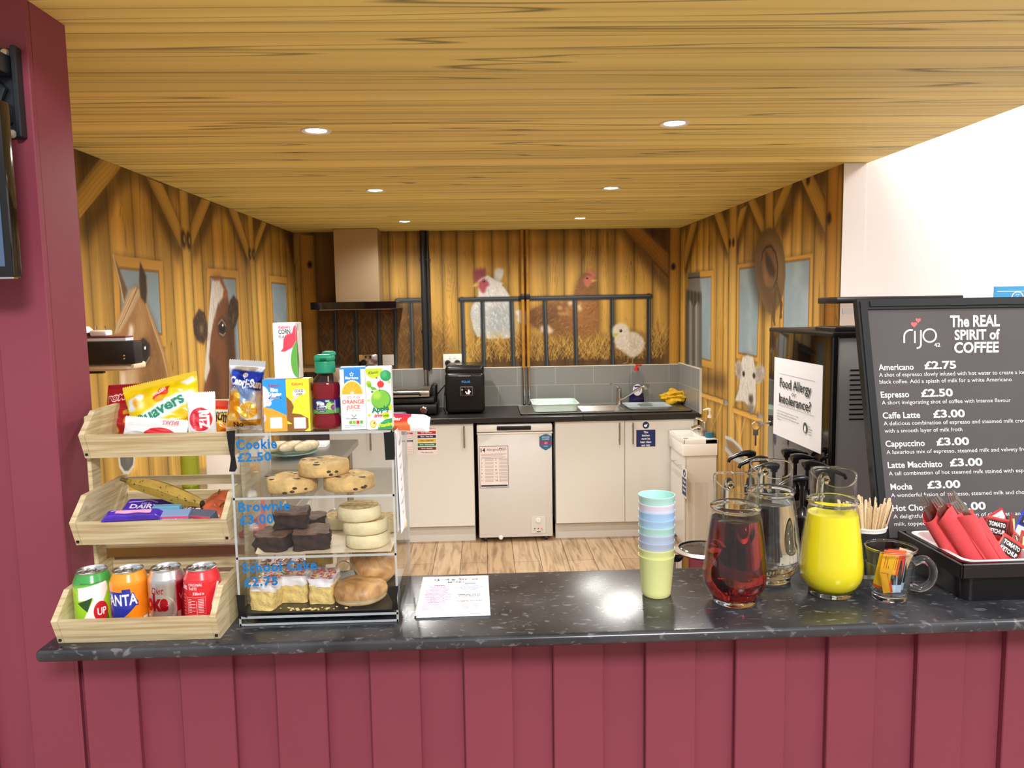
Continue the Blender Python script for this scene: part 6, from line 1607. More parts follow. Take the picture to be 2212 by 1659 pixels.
def split_build(bm, zcut, nm1, m1, nm2, m2, t):
    bm.normal_update()
    top = [f for f in bm.faces if f.calc_center_median().z > zcut]; side = [f for f in bm.faces if f.calc_center_median().z <= zcut]
    for nm, fs, m in ((nm1, side, m1), (nm2, top, m2)):
        q = MB(); idx = {}
        vs = []
        for f in fs:
            for v in f.verts:
                if v not in idx: idx[v] = len(vs); vs.append(v.co[:])
        q.add(vs, [[idx[v] for v in f.verts] for f in fs]); q.build(nm, m, t, ang=60)
    bm.free()
def brownie(label, loc, size, rot, seed):
    t = thing('brownie', label, 'brownie', loc, rot, 'brownies on the middle shelf')
    split_build(rough_block(*size, seed), size[2]*.90, 'crumb', br_s, 'crust', br_t, t)
bz = S2+.0022
X_ = lambda px, y, py=1150: at(px, py, 1, y)[0]
brownie('dark brownie at the front nearer the price lettering', (X_(597, 1.50), 1.487, bz), (.062, .060, .031), (0, 0, -.18), 1)
brownie('dark brownie at the front nearer the crumpets', (X_(676, 1.50), 1.492, bz), (.068, .066, .034), (0, 0, .16), 2)
brownie('dark brownie stacked on top of the two front ones', (X_(632, 1.52), 1.520, bz+.0365), (.064, .060, .030), (.05, .02, .1), 3)
brownie('small brownie half hidden behind the stacked one', (X_(674, 1.60), 1.60, bz), (.052, .055, .032), (0, 0, -.3), 4)

# crumpets
cr_s = mat('crumpet_side', (232, 218, 176), .7, noise=.10, nscale=40, bump=.35, bscale=120)
cr_t = mat('crumpet_top', (206, 178, 122), .8, noise=.45, nscale=120, bump=1.0, bscale=190)
def crumpet(label, loc, r, h, tilt, seed):
    t = thing('crumpet', label, 'crumpet', loc, tilt, 'crumpets on the middle shelf')
    p = seed*1.7
    wv = lambda rr, z, a, i: (rr*(1+.02*math.sin(2*a+p)+.012*math.sin(5*a+p)), z)
    MB().lathe([(0, 0), (r*.94, 0), (r, h*.12), (r*1.0, h*.6), (r*.95, h*.92), (r*.88, h)], 40, wave=wv, caps=False).build('crumpet_side', cr_s, t, ang=60)
    MB().lathe([(r*.88, h), (r*.6, h*1.03), (0, h*1.03)], 40, wave=wv, caps=False).build('crumpet_top', cr_t, t, ang=60)
for k, (px, y, dz, lab) in enumerate(((793, 1.497, 0, 'bottom crumpet of the stack of three'), (789, 1.497, .0265, 'middle crumpet of the stack of three'), (777, 1.498, .053, 'topmost crumpet of the stack of three'))):
    crumpet(lab+' beside the brownies', (X_(px, 1.49), y, bz+dz), .0435, .025, (0, 0, 0), k)
crumpet('single crumpet behind the stack of three', (X_(833, 1.590, 1140), 1.600, bz), .0425, .025, (0, 0, 0), 5)
crumpet('crumpet lying further back between brownies and crumpet stack', (X_(738, 1.625, 1140), 1.628, bz), .040, .024, (0, 0, 0), 6)

# iced school cakes
sp_m = mat('sponge', (242, 212, 134), .85, noise=.2, nscale=90, bump=.7, bscale=150)
ic_m = mat('icing', (246, 242, 244), .35, bump=.15, bscale=50)
spr = [mat('sprinkle%d' % i, c, .4) for i, c in enumerate(((196, 40, 60), (226, 90, 150), (60, 150, 120), (230, 190, 70), (226, 120, 60)))]
def iced_cake(label, loc, size, rot, seed):
    t = thing('iced_cake', label, 'cake', loc, rot, 'iced sprinkle cakes on the bottom shelf'); w, d, h = size
    q = MB(); q.bm(rough_block(w, d, h*.74, seed, .0007)); q.build('sponge', sp_m, t, ang=60)
    bm = rough_block(w*1.02, d*1.02, h*.28, seed+9, .0010, 9, .008)
    g = np.random.default_rng(seed)
    for v in bm.verts:
        z = v.co.z
        if z < h*.05: v.co.z -= .004*abs(math.sin(v.co.x*150+seed))*abs(math.sin(v.co.y*170+seed*2))+.001
        v.co.z += h*.74
    q = MB(); q.bm(bm); ic = q.build('icing', ic_m, t, ang=60)
    per = [MB() for _ in spr]
    for k in range(80):
        x, y = g.uniform(-w*.46, w*.46), g.uniform(-d*.46, d*.46); a = g.uniform(0, PI); z = h*1.02+.0012
        l = g.uniform(.0020, .0042)
        per[g.integers(5)].tube([(x-l*math.cos(a), y-l*math.sin(a), z), (x+l*math.cos(a), y+l*math.sin(a), z)], .0010, 5)
    for m, b in zip(spr, per):
        o = b.build('sprinkles', m, ic, fix=False); o['kind'] = 'stuff'
kb = kz+.0222
iced_cake('iced sprinkle cake square at the corner by the cans', (X_(577, 1.475, 1290), 1.482, kb), (.048, .060, .052), (0, 0, -.22), 1)
iced_cake('iced sprinkle cake square in the middle of the front row', (X_(640, 1.51, 1280), 1.518, kb), (.056, .058, .052), (0, 0, -.08), 2)
iced_cake('iced sprinkle cake square next to the bread rolls', (X_(701, 1.50, 1280), 1.508, kb), (.048, .064, .050), (0, 0, -.10), 3)
iced_cake('iced sprinkle cake square stacked on top at the back', (X_(691, 1.60, 1230), 1.600, kb+.0465), (.054, .054, .050), (0, 0, .2), 4)
iced_cake('iced sprinkle cake square under the stacked one at the back', (X_(668, 1.60, 1230), 1.608, kb), (.060, .056, .044), (0, 0, .05), 5)
iced_cake('iced sprinkle cake square behind the corner cake', (X_(596, 1.60, 1230), 1.60, kb), (.062, .055, .044), (0, 0, .1), 6)
cr_ = MB(); g = np.random.default_rng(4)
for k in range(36):
    x = g.normal(X_(672, 1.465, 1300), .034); y = 1.4465+abs(g.normal(0, .007)); s_ = g.uniform(.0008, .0030)
    cr_.sphere((min(max(x, KX0+.03), KX1-.03), y, kb+s_*.6), s_*1.3, s_, s_*.7, 6, 4)
o = cr_.build('cake_crumbs', sp_m, fix=False); tag(o, 'loose pale cake crumbs scattered on the tray before the cakes', 'crumbs', kind='stuff')
# bread rolls
roll_m = bpy.data.materials.new('roll_crust'); roll_m.use_nodes = True; nt = roll_m.node_tree; N = nt.nodes; L = nt.links
tc = N.new('ShaderNodeTexCoord'); sp_ = N.new('ShaderNodeSeparateXYZ'); L.new(tc.outputs['Object'], sp_.inputs[0])
nz = N.new('ShaderNodeTexNoise'); nz.inputs['Scale'].default_value = 26; nz.inputs['Detail'].default_value = 5; nz.inputs['Distortion'].default_value = 1.2; L.new(tc.outputs['Object'], nz.inputs['Vector'])
rr = N.new('ShaderNodeValToRGB'); rr.color_ramp.elements[0].position = .30; rr.color_ramp.elements[0].color = (*lin((150, 100, 52)), 1); rr.color_ramp.elements[1].position = .62; rr.color_ramp.elements[1].color = (*lin((216, 168, 108)), 1); L.new(nz.outputs['Fac'], rr.inputs['Fac'])
L.new(rr.outputs['Color'], N['Principled BSDF'].inputs['Base Color']); N['Principled BSDF'].inputs['Roughness'].default_value = .45
bp_ = N.new('ShaderNodeBump'); bp_.inputs['Strength'].default_value = .25; bp_.inputs['Distance'].default_value = .004; L.new(nz.outputs['Fac'], bp_.inputs['Height']); L.new(bp_.outputs['Normal'], N['Principled BSDF'].inputs['Normal'])
flour = mat('roll_flour', (230, 222, 204), .8, noise=.2, nscale=60, bump=.4)
def roll(label, loc, r, h, rot, seed):
    t = thing('bread_roll', label, 'bread roll', loc, rot, 'bread rolls on the bottom shelf')
    wv = lambda rr_, z, a, i: (rr_*(1+.03*math.sin(2*a+seed)+.02*math.sin(5*a+seed*2)), z)
    MB().lathe([(r*.985, h*.34), (r, h*.46), (r*.94, h*.68), (r*.75, h*.88), (r*.42, h*.985), (0, h)], 40, wave=wv, caps=False).build('crust', roll_m, t, ang=80)
    MB().lathe([(r*.93, h*.25), (r*.965, h*.30), (r*.985, h*.34)], 40, wave=wv, caps=False).build('floury_edge', flour, t, ang=80)
    MB().lathe([(0, 0), (r*.72, 0), (r*.95, h*.14), (r*.93, h*.25)], 40, wave=wv, caps=False).build('roll_base', mat('roll_bottom', (214, 180, 128), .6, noise=.15), t, ang=80)
roll('floury bread roll lying flat in front on the bottom shelf', (X_(780, 1.50, 1290), 1.497, kb), .052, .044, (0, 0, .4), 1)
roll('floury bread roll leaning on the front roll', (X_(800, 1.54, 1255), 1.556, kb+.044), .047, .042, (.42, .50, 0), 2)
roll('floury bread roll at the back against the case side', (X_(814, 1.62, 1225), 1.632, kb+.0455), .045, .042, (0, 0, 1.2), 3)
roll('floury bread roll under the back one', (X_(813, 1.63, 1255), 1.630, kb), .046, .044, (0, 0, 2.2), 4)
# notices hung on the case side
for k, (dx, z0, z1_, lab) in enumerate(((.003, 1.265, KZ1-.008, 'printed white paper notice hung on the case side, outermost sheet'), (.0014, 1.27, KZ1-.004, 'white paper sheet behind the outer notice on the case side'))):
    t2 = thing('paper_notice', lab, 'notice', (KX1+dx, 0, 0), group='paper sheets on the case side')
    ya, yb = KY0+.022-k*.006, KY0+.118-k*.006
    A = Art(ya, yb, z0, z1_, .004, (244, 244, 248))
    art_grid('sheet', A, lambda U, V: np.stack([.0004+.004*np.clip((z1_-V)/.2, 0, 1)**1.5*(1-k)+.0010*np.sin(U*60), U, V], -1), art_mat('paper_print', .7), t2)
    if k == 0:
        p = Print(t2, lambda u, v, d: (.0012+.004*min(1, max(0, (z1_-v)/.2))**1.5+.0010*math.sin(u*60)+d, u, v))
        for j, (s_, hh, ww) in enumerate((('PLEASE NOTE', .010, .05), ('All of our cakes', .006, .06), ('may contain', .006, .045), ('nuts or gluten', .006, .05), ('Please ask', .006, .04), ('a member of staff', .006, .06), ('Thank you', .006, .034))):
            p.text(s_, (ya+yb)/2, z1_-.030-j*.023, hh, ink, 'C', width=ww)
        p.flush()

# ---------------- things standing on the case
ZT = KZ1+.0006
box_art = art_mat('carton_print', .38)
def cereal(name, label, cat, w, d, h, M4, front, sidecol, side=None, topcol=None, group='cereal boxes on the cake case'):
    t = bpy.data.objects.new(name, None); COL.objects.link(t); t.matrix_world = M4; tag(t, label, cat, group)
    MB().box(-w/2, w/2, 0, d, 0, h, .0008, 1).build('carton_body', mat('box_%s' % str(sidecol), sidecol, .4), t)
    A = Art(-w/2, w/2, 0, h, .00055); front(A)
    art_grid('front_print', A, lambda U, V: np.stack([U, np.full_like(U, -.0004), V], -1), box_art, t, smooth=False)
    if side:
        B = Art(0, d, 0, h, .0008); side(B)
        art_grid('side_print', B, lambda U, V: np.stack([np.full_like(U, w/2+.0004), U, V], -1), box_art, t, smooth=False)
    if topcol: MB().box(-w/2+.001, w/2-.001, .001, d-.001, h, h+.0004).build('top_flap', mat('box_%s' % str(topcol), topcol, .4), t)
    return t
def on_top(px, y, turn=0, z=ZT): return Matrix.Translation((at(px, 930, 1, y)[0], y, z)) @ Matrix.Rotation(turn, 4, 'Z')
yk = KY0+.010
def a_blue(A):
    w, h = A.u1, A.v1; A.a[:] = C3('#2f9bf0')
    A.poly([(-w, .047), (-.005, .043), (w, .030), (w, 0), (-w, 0)], '#e8a83a'); A.ell(-w, .066, .012, .020, '#dfe8f4'); A.ell(-.012, .054, .006, .006, '#e8eef6'); A.poly([(-.015, .052), (.0, .062), (.006, .070), (.004, .072), (-.006, .066), (-.016, .056)], '#c9d6e6'); A.ell(-w, .026, .004, .008, '#d8c8da')
    A.text("Kellogg's", .0, h-.014, .0056, '#c0283c', 'C', shear=.3, width=.022, bold=.02); A.text('Rice', .0, h-.0225, .0064, '#ffffff', 'C', bold=.06, width=.014); A.text('Krispies', .0, h-.0305, .0064, '#ffffff', 'C', bold=.06, width=.026)
    A.rect(-.011, .012, h-.0365, h-.0335, '#3a4a7a'); A.rect(-.009, .010, h-.0355, h-.0345, '#e8e8f4')
    A.rect(-.010, .012, .006, .027, '#f4f6fa', .0006)
def a_yel(A):
    w, h = A.u1, A.v1; A.a[:] = C3('#f6ea3e')
    A.poly([(-w, .066), (-.012, .056), (-.008, .046), (-.012, .034), (.004, .032), (.018, .024), (.018, .006), (.010, 0), (-w, 0)], '#8c5e32'); A.poly([(-w, .02), (-.012, .014), (-w, .014)], '#f6ea3e'); A.poly([(-.010, .055), (.002, .066), (.006, .072), (.004, .073), (-.004, .068), (-.012, .057)], '#c8ccd8')
    A.text("Kellogg's", .0, h-.012, .0056, '#d2602a', 'C', shear=.3, width=.022, bold=.02)
    A.ell(.003, h-.024, .012, .006, '#fbfbf6'); A.ell(-.004, h-.027, .006, .005, '#fbfbf6'); A.poly([(-.006, h-.030), (-.008, h-.036), (.0, h-.030)], '#fbfbf6'); A.text('COCO', .0025, h-.0245, .005, '#22222a', 'C', bold=.02, width=.016); A.text('pops', .003, h-.0295, .0042, '#22222a', 'C', bold=.02, width=.011)
    A.rect(-.009, .013, .005, .026, '#f4f6fa', .0006)
def a_corn(A):
    w, h = A.u1, A.v1; A.a[:] = C3('#eef3fa')
    A.text("Kellogg's", .0, h-.011, .0056, '#cc3350', 'C', shear=.3, width=.022, bold=.02); A.text('CORN', .0, h-.0205, .0082, '#1c2430', 'C', bold=.015, width=.022); A.text('FLAKES', .0, h-.0285, .0056, '#1c2430', 'C', bold=.0, width=.022)
    A.poly([(-.004, .056), (-.002, .074), (.004, .082), (.014, .084), (.018, .097), (.022, .1), (w, .1), (w, .070), (.014, .058), (.0, .050), (-.009, .050)], '#d84a5e', .0008)
    A.ell(.026, .036, .016, .036, '#63b04a', rot=-.08); 
def s_corn(B):
    B.a[:] = C3('#e6e2e0'); d = B.u1
    B.poly([(0, .095), (.004, .098), (.006, .06), (0, .058)], '#c03040'); B.poly([(0, .068), (.005, .072), (.008, .06), (.010, .03), (.004, 0), (0, 0)], '#4c9a40'); B.poly([(.010, .05), (.012, .045), (.013, .02), (.011, .02)], '#b03040')
    B.text('CORN', .016, .088, .006, '#30343c', rot=PI/2, width=.012); B.rect(.012, .018, .104, .108, '#c84060')
bwz = .0425
rk = at(597, 932, 1, yk); ck2 = at(645, 932, 1, yk)
cereal('cereal_box', 'blue and orange cereal box standing on the cake case', 'cereal box', .0425, .036, .098, on_top(596.5, yk, .0), a_blue, (200, 140, 50), topcol=(110, 150, 200))
cereal('cereal_box', 'yellow cereal box with brown splash beside the blue one', 'cereal box', .0425, .036, .098, on_top(646.5, yk, .0), a_yel, (226, 206, 60), lambda B: (B.a.__setitem__(slice(None), C3('#d8c456')), B.rect(.010, .028, .074, .09, '#8a7a40')), (214, 196, 90))
cereal('cereal_box', 'white corn flakes box balanced across the blue and yellow boxes', 'cereal box', .0425, .036, .1035, on_top(624, yk+.003, -.05, ZT+.0992), a_corn, (226, 222, 218), s_corn, (236, 236, 240))
# fruit drink bottle
bx_ = at(707, 930, 1, KY0+.032)[0]
t = thing('squash_bottle', 'small plastic bottle of dark red squash with green sports cap on the case', 'bottle', (bx_, KY0+.034, ZT))
pb = [(0, 0), (.022, 0), (.0265, .004), (.0275, .012), (.0265, .022), (.0240, .030), (.0245, .034), (.0250, .052), (.0242, .058), (.0262, .066), (.0275, .078), (.0262, .088), (.0200, .098), (.0150, .103), (.0140, .108), (.0140, .112)]
flt = Matrix.Diagonal((1.0, .82, 1, 1))
MB().lathe(pb, 36, flt, caps=False).build('bottle', clear_mat('pet', (250, 246, 244), 1.2, .04), t, ang=70)
pl = [(0, .0015), (.021, .0015), (.0252, .005), (.0262, .012), (.0252, .022), (.0227, .030), (.0232, .034), (.0237, .052), (.0230, .058), (.0250, .066), (.0262, .078), (.0250, .0875), (0, .0875)]
MB().lathe(pl, 36, flt).build('liquid', mat('squash_red', (150, 18, 42), .12, trans=.35, ior=1.33, coat=.3), t, ang=70)
A = Art(-PI*.0253, PI*.0253, .0312, .0585, .0005, (50, 34, 104))
A.poly([(-.08, .040), (-.01, .038), (.02, .041), (.08, .04), (.08, 0), (-.08, 0)], '#5f9a4c', .001); A.ell(.012, .046, .009, .0075, '#a6cc74', .0005); A.ell(.017, .043, .005, .005, '#6a2d70'); A.ell(.017, .043, .003, .003, '#8c4a92'); A.ell(.015, .052, .003, .002, '#3f7a34')
A.ell(-.010, .052, .007, .003, '#9fd8c0'); A.text('Fruit', -.0145, .0465, .0062, '#ffffff', bold=.06, width=.015, rot=.06); A.poly([(-.016, .0385), (.004, .040), (.004, .046), (-.016, .0445)], '#f4f6f6'); A.text('Shoot', -.0150, .0395, .0052, '#20204a', bold=.05, width=.018, rot=.06); A.rect(-.012, .002, .0345, .0375, '#2c2470'); A.rect(-.010, .0, .0354, .0366, '#d8d4f0'); A.rect(.020, .022, .034, .056, '#b9a4d4'); A.rect(.002, .010, .053, .057, '#8ed0b4')
art_grid('wrap_label', A, lambda U, V: np.stack([.0254*np.cos(U/.0253-PI/2), .0254*.82*np.sin(U/.0253-PI/2), V], -1), art_mat('label_print', .35), t)
gc = mat('cap_green', (28, 140, 104), .35)
cp_ = MB().lathe([(.0150, .106), (.0190, .108), (.0192, .126), (.0186, .129), (0, .129)], 30, caps=False).build('cap', gc, t)
q = MB()
q.box(-.0185, .0185, -.014, .014, .128, .142, .006, 3).build('cap_top', gc, cp_)
MB().box(-.006, .0200, -.002, .0135, .137, .1475, .005, 3).build('flip_spout', gc, cp_)
MB().box(-.006, .006, -.0155, -.013, .131, .135, .001, 1).build('thumb_notch', mat('cap_green_dark', (14, 84, 62), .4), cp_)
def a_oj(A):
    w, h = A.u1, A.v1; A.a[:] = C3('#eaf2fa'); A.rect(-w+.0075, w-.0095, h-.034, h, '#2f86dc'); A.rect(-1, 1, h-.003, 1, '#3a90e0')
    A.text('Morrisons', -.002, h-.0215, .0052, '#ffffff', 'C', width=.024, bold=.03)
    for k in range(5):
        a = PI/2+k*2*PI/5; A.ell(-.002+.0028*math.cos(a), h-.0125+.0028*math.sin(a), .0012, .0012, '#ffffff')
    sl = [(-.002+.0205*math.cos(a), h-.050+.0265*math.sin(a)) for a in np.linspace(0, PI, 24)]
    A.poly(sl, '#fbe3a6'); A.poly([(-.002+.0185*math.cos(a), h-.050+.0235*math.sin(a)) for a in np.linspace(0, PI, 24)], '#f2b02e')
    for k in range(1, 7):
        a = k*PI/7; A.stroke([(-.002, h-.049), (-.002+.018*math.cos(a), h-.050+.022*math.sin(a))], .0007, '#f8cc6a')
    A.ell(-.002, h-.0478, .003, .003, '#fdf4dc')
    A.text('100% PURE', -.001, h-.0585, .0052, '#e06a3c', 'C', width=.027); A.text('ORANGE', -.001, h-.068, .0075, '#d8502c', 'C', width=.040, bold=.02); A.text('JUICE', -.001, h-.0775, .0070, '#d8502c', 'C', width=.024, bold=.02); A.text('FROM CONCENTRATE', 0, h-.083, .0026, '#e0906c', 'C', width=.026)
    A.stroke([(-.004, h-.089), (0, h-.094), (.004, h-.089)], .0010, '#3f4a3a'); A.rect(-.005, .005, h-.097, h-.0955, '#3f4a3a'); A.text('200ml e', -.016, .0195, .0034, '#4a5a6a', width=.012)
    for k, c in enumerate(('#e8ecf0', '#6ab42c', '#86c040', '#e03a2c', '#6ab42c')): A.rect(-.016+k*.0066, -.0105+k*.0066, .0105, .0165, c)
    for k in range(2): A.rect(-.018, .018-k*.004, .004+k*.003, .0050+k*.003, '#9aa4b0')
def s_oj(B): B.a[:] = C3('#3d86d0'); B.poly([(.01, B.v1), (.02, B.v1), (.018, .08)], '#e6eef6')
cereal('juice_carton', 'orange juice carton with half orange picture on the cake case', 'juice carton', .0475, .036, .117, Matrix.Translation((at(765, 930, 1, yk)[0], yk+.006, ZT)) @ Matrix.Rotation(.10, 4, 'Z'), a_oj, (58, 130, 208), None, (70, 146, 220), 'juice cartons on the cake case')
def a_ap(A):
    w, h = A.u1, A.v1; A.a[:] = C3('#f2f6fa')
    A.ell(-.008, h-.004, .0155, .0165, '#c2d82c'); A.rect(-1, 1, h-.0022, 1, '#f2f6fa'); A.text('Klassic', -.018, h-.013, .0056, '#26301a', shear=.4, width=.019, rot=.12, bold=.0)
    A.ell(.014, h-.016, .0105, .0105, '#2f9a5c'); A.ell(.011, h-.013, .006, .007, '#4cb474', .002); A.ell(.004, h-.032, .0065, .0065, '#d83c34'); A.stroke([(.004, h-.026), (.003, h-.022)], .001, '#3f5a30')
    for u, v, r, c in ((-.018, h-.030, .005, '#a8cc34'), (-.012, h-.046, .0022, '#3a7a58'), (-.003, h-.020, .0018, '#b05a8a'), (.020, h-.028, .003, '#b4d46a'), (.021, h-.076, .006, '#c2d82c'), (-.019, h-.062, .003, '#c2d878'), (.015, .033, .002, '#c04a6a'), (-.019, .027, .0028, '#c2d82c'), (-.017, h-.034, .004, '#7ab82c'), (.018, .045, .0012, '#4a70b0')): A.ell(u, v, r, r, c)
    A.ell(.004, h-.061, .0185, .0190, '#3f9a4c'); A.ell(.003, h-.060, .0170, .0172, '#7cc044'); A.ell(-.004, h-.052, .008, .008, '#a8d84a', .003); A.stroke([(.002, h-.045), (.001, h-.036)], .0012, '#4a6a34'); A.poly([(-.018, h-.034), (-.006, h-.038), (-.002, h-.042), (-.012, h-.043)], '#6ab23c')
    A.text('Apple', -.014, .0315, .0095, '#1f7a5c', bold=.05, width=.033, rot=.14); A.text('drink', -.010, .0225, .0062, '#d8303c', bold=.04, width=.017, shear=.2, rot=.10); A.ell(.012, .026, .0068, .0068, '#c2d82c'); A.text('with', .0065, .0235, .005, '#3f8a2c', bold=.03, width=.011)
    A.poly([(-.004, 0), (0, .011), (.010, .018), (w, .021), (w, 0)], '#2f9a5c'); A.text('added 6', .004, .0125, .0030, '#8cd08c', width=.014, rot=.1); A.text('Vitamins', -.003, .003, .0072, '#dff02c', bold=.04, width=.028, rot=.16)
    A.ell(-.012, .010, .0062, .0075, '#f2b24a'); A.ell(-.012, .010, .0048, .006, '#fbdc84'); A.ell(-.010, .012, .0012, .002, '#7a4a20')
cereal('juice_carton', 'white and green apple drink carton at the end of the case top', 'juice carton', .0470, .036, .117, Matrix.Translation((at(820.5, 930, 1, yk)[0], yk+.002, ZT)) @ Matrix.Rotation(.03, 4, 'Z'), a_ap, (232, 236, 240), None, (236, 238, 240), 'juice cartons on the cake case')
# wrapped bar poking out behind the cartons
def p_fruit(A):
    A.a[:] = C3('#d83a34'); A.rect(-1, 1, .006, 1, '#c02a6a', .002); A.rect(-1, 1, -1, -.008, '#e0703c', .002); A.rect(.024, 1, -1, 1, '#f2f4f6'); A.ell(.026, -.004, .008, .010, '#f2f4f6'); A.rect(-1, -.045, -1, 1, '#f2f4f6'); A.text('fruit bar', -.034, -.003, .008, '#ffffff', bold=.03, width=.04)
prism_bar('snack_bar', 'red and white wrapped snack bar sticking out past the apple carton', 'snack bar', .120, .036, .016, p_fruit, Matrix.Translation((at(862, 905, 1, KY0+.075)[0], KY0+.075, ZT)) @ Matrix.Rotation(-.04, 4, 'Z') @ Matrix.Rotation(.05, 4, 'Y') @ Matrix.Rotation(.75, 4, 'X') , None, 9, back=(224, 226, 230))
# stacked menus
for k in range(3):
    P = [at(896, 1337, 2, CZ), at(1057, 1330, 2, CZ), at(1056, 1249, 2, CZ), at(915, 1256, 2, CZ)]
    x0, x1, y0_, y1_ = P[0][0], P[1][0], P[1][1], P[2][1]
    t = thing('menu_card', ('lowest menu card of the stack on the counter', 'middle menu card of the stack on the counter', 'topmost printed cafe menu card of the stack on the counter')[k], 'menu', ((x0+x1)/2+(.001, -.0015, 0)[k], (y0_+y1_)/2+(-.0015, .001, 0)[k], CZ+.0004+k*.0022), (0, 0, (.012, -.01, 0)[k]), 'menu cards stacked on the counter')
    w, h = x1-x0, y1_-y0_
    MB().box(-w/2, w/2, -h/2, h/2, 0, .0018, .0004, 1).build('card', mat('menu_card_white', (238, 240, 246), .6, spec=.2), t)
    if k == 2:
        p = Print(t, lambda u, v, d: (u, v, .0018+d-.0002)); 
        p.rect(-w*.42, -w*.03, -h*.42, h*.27, mat('menu_lilac', (222, 208, 236), .7, spec=.1)); p.rect(w*.03, w*.42, h*.02, h*.30, mat('menu_lilac2', (206, 212, 242), .7, spec=.1))
        cl = [mat('mc%d' % i, c, .5) for i, c in enumerate(((70, 70, 76), (226, 170, 60), (110, 70, 150), (120, 60, 90), (200, 80, 110), (70, 130, 190), (220, 200, 120)))]
        u = -w*.32
        for i, c in enumerate('Giggle Street'):
            if c != ' ': p.text(c, u, h*.375, .0125, cl[(0, 0, 1, 2, 3, 0, 0, 0, 4, 3, 6, 5, 4)[i]], width=None, bold=.02)
            u += w*.052
        for i, c in enumerate('MENU'): p.text(c, -w*.11+i*w*.062, h*.305, .0085, cl[(0, 6, 3, 4)[i]], bold=.03)
        def lines(u, v, rows, sz=.0038, m=ink):
            for s_, bd in rows:
                if s_: p.text(s_, u, v, sz*(1.15 if bd else 1), m, 'C', bold=.03 if bd else 0)
                v -= sz*1.9
        lines(-w*.225, h*.225, [('DRINKS', 1), ('Americano - \u00a32.75', 0), ('Latte - \u00a33.00', 0), ('Cappuccino - \u00a33.00', 0), ('Espresso - \u00a32.50', 0), ('Mocha - \u00a33.00', 0), ('Hot Choc - \u00a33.00', 0), ('Add cream & marshmallows', 0), ('Tea - \u00a32.00', 0), ('Hot fruit squash - \u00a31.50', 0), ('Cans - \u00a31.50', 0), ('Fruit Shoot - \u00a31.50', 0), ('Water - \u00a31.00', 0), ('Kids squash free', 0)])
        lines(w*.225, h*.265, [('SNACKS', 1), ('Cake - \u00a32.75', 0), ('Cookies - \u00a32.50', 0), ('Crisps & crackers - \u00a31.00', 0), ('Brownie - \u00a33.00', 0), ('Fruit - \u00a30.80', 0)])
        lines(w*.225, -h*.04, [('Please also see our', 1), ("Specials Board for", 1), ('main meals, toasties & more', 0)])
        p.text('Giggle Street', w*.225, -h*.21, .0075, cl[0], 'C', width=w*.36); lines(w*.225, -h*.27, [('Under 1s - \u00a33.00', 0), ('Adults - \u00a31.00', 0), ('Children - \u00a36.00', 0), ('Siblings - \u00a35.00', 0)])
        p.flush()
# ================================================================ cups, jugs, mug
cup_cols = [((232, 238, 160), 'yellow'), ((228, 235, 162), 'yellow'), ((184, 198, 222), 'grey blue'), ((188, 204, 228), 'grey blue'), ((180, 222, 214), 'mint'), ((172, 208, 242), 'sky blue'), ((170, 208, 244), 'sky blue'), ((228, 222, 240), 'lilac'), ((174, 224, 218), 'mint')]
cx, cy = at(1419, 1262, 1, 1.53)[0], 1.535
order = ['at the bottom of the stack', 'second from the bottom of the stack', 'third up, above the two yellow cups', 'fourth up, below the lower mint cup', 'fifth up, in the middle of the stack', 'sixth up, above the middle mint cup', 'seventh up, just below the lilac cup', 'second from the top of the stack', 'at the top of the stack']
CUPP = [(0, .0), (.0270, 0), (.0292, .003), (.0300, .010), (.0362, .0815), (.0372, .083), (.0372, .0855), (.0358, .0855), (.0350, .083), (.0288, .012), (.0275, .004), (0, .003)]
for k, (c, n) in enumerate(cup_cols):
    o = MB().lathe(CUPP, 48).build('beaker', mat('cup_%d_%d_%d' % c, c, .35, sss=.05), loc=(cx, cy, CZ+.0006+k*.0157), ang=50)
    tag(o, n+' plastic beaker, '+order[k], 'cup', 'stacked pastel beakers')

glass = clear_mat('clear_glass', (250, 252, 252), 1.3, .02)
rglass = mat('thick_glass', (252, 254, 254), .0, trans=1.0, ior=1.46)
def liquid_mat(name, col, trans=1.0, rough=0.0, dens=None):
    if name in MATS: return MATS[name]
    m = mat(name, (255, 255, 255), rough, trans=trans, ior=1.33)
    if dens:
        nt = m.node_tree; va = nt.nodes.new('ShaderNodeVolumeAbsorption'); va.inputs['Color'].default_value = (*col, 1); va.inputs['Density'].default_value = dens
        nt.links.new(va.outputs[0], nt.nodes['Material Output'].inputs['Volume'])
    return m
JO = [(0, .0), (.0430, 0), (.0455, .002), (.0465, .007), (.0470, .012), (.0560, .022), (.0635, .036), (.0665, .052), (.0660, .070), (.0620, .105), (.0560, .150), (.0510, .178), (.0490, .187), (.0490, .190), (.0515, .192), (.0530, .195), (.0515, .198), (.0478, .200), (.0462, .204), (.0460, .225), (.0462, .246)]
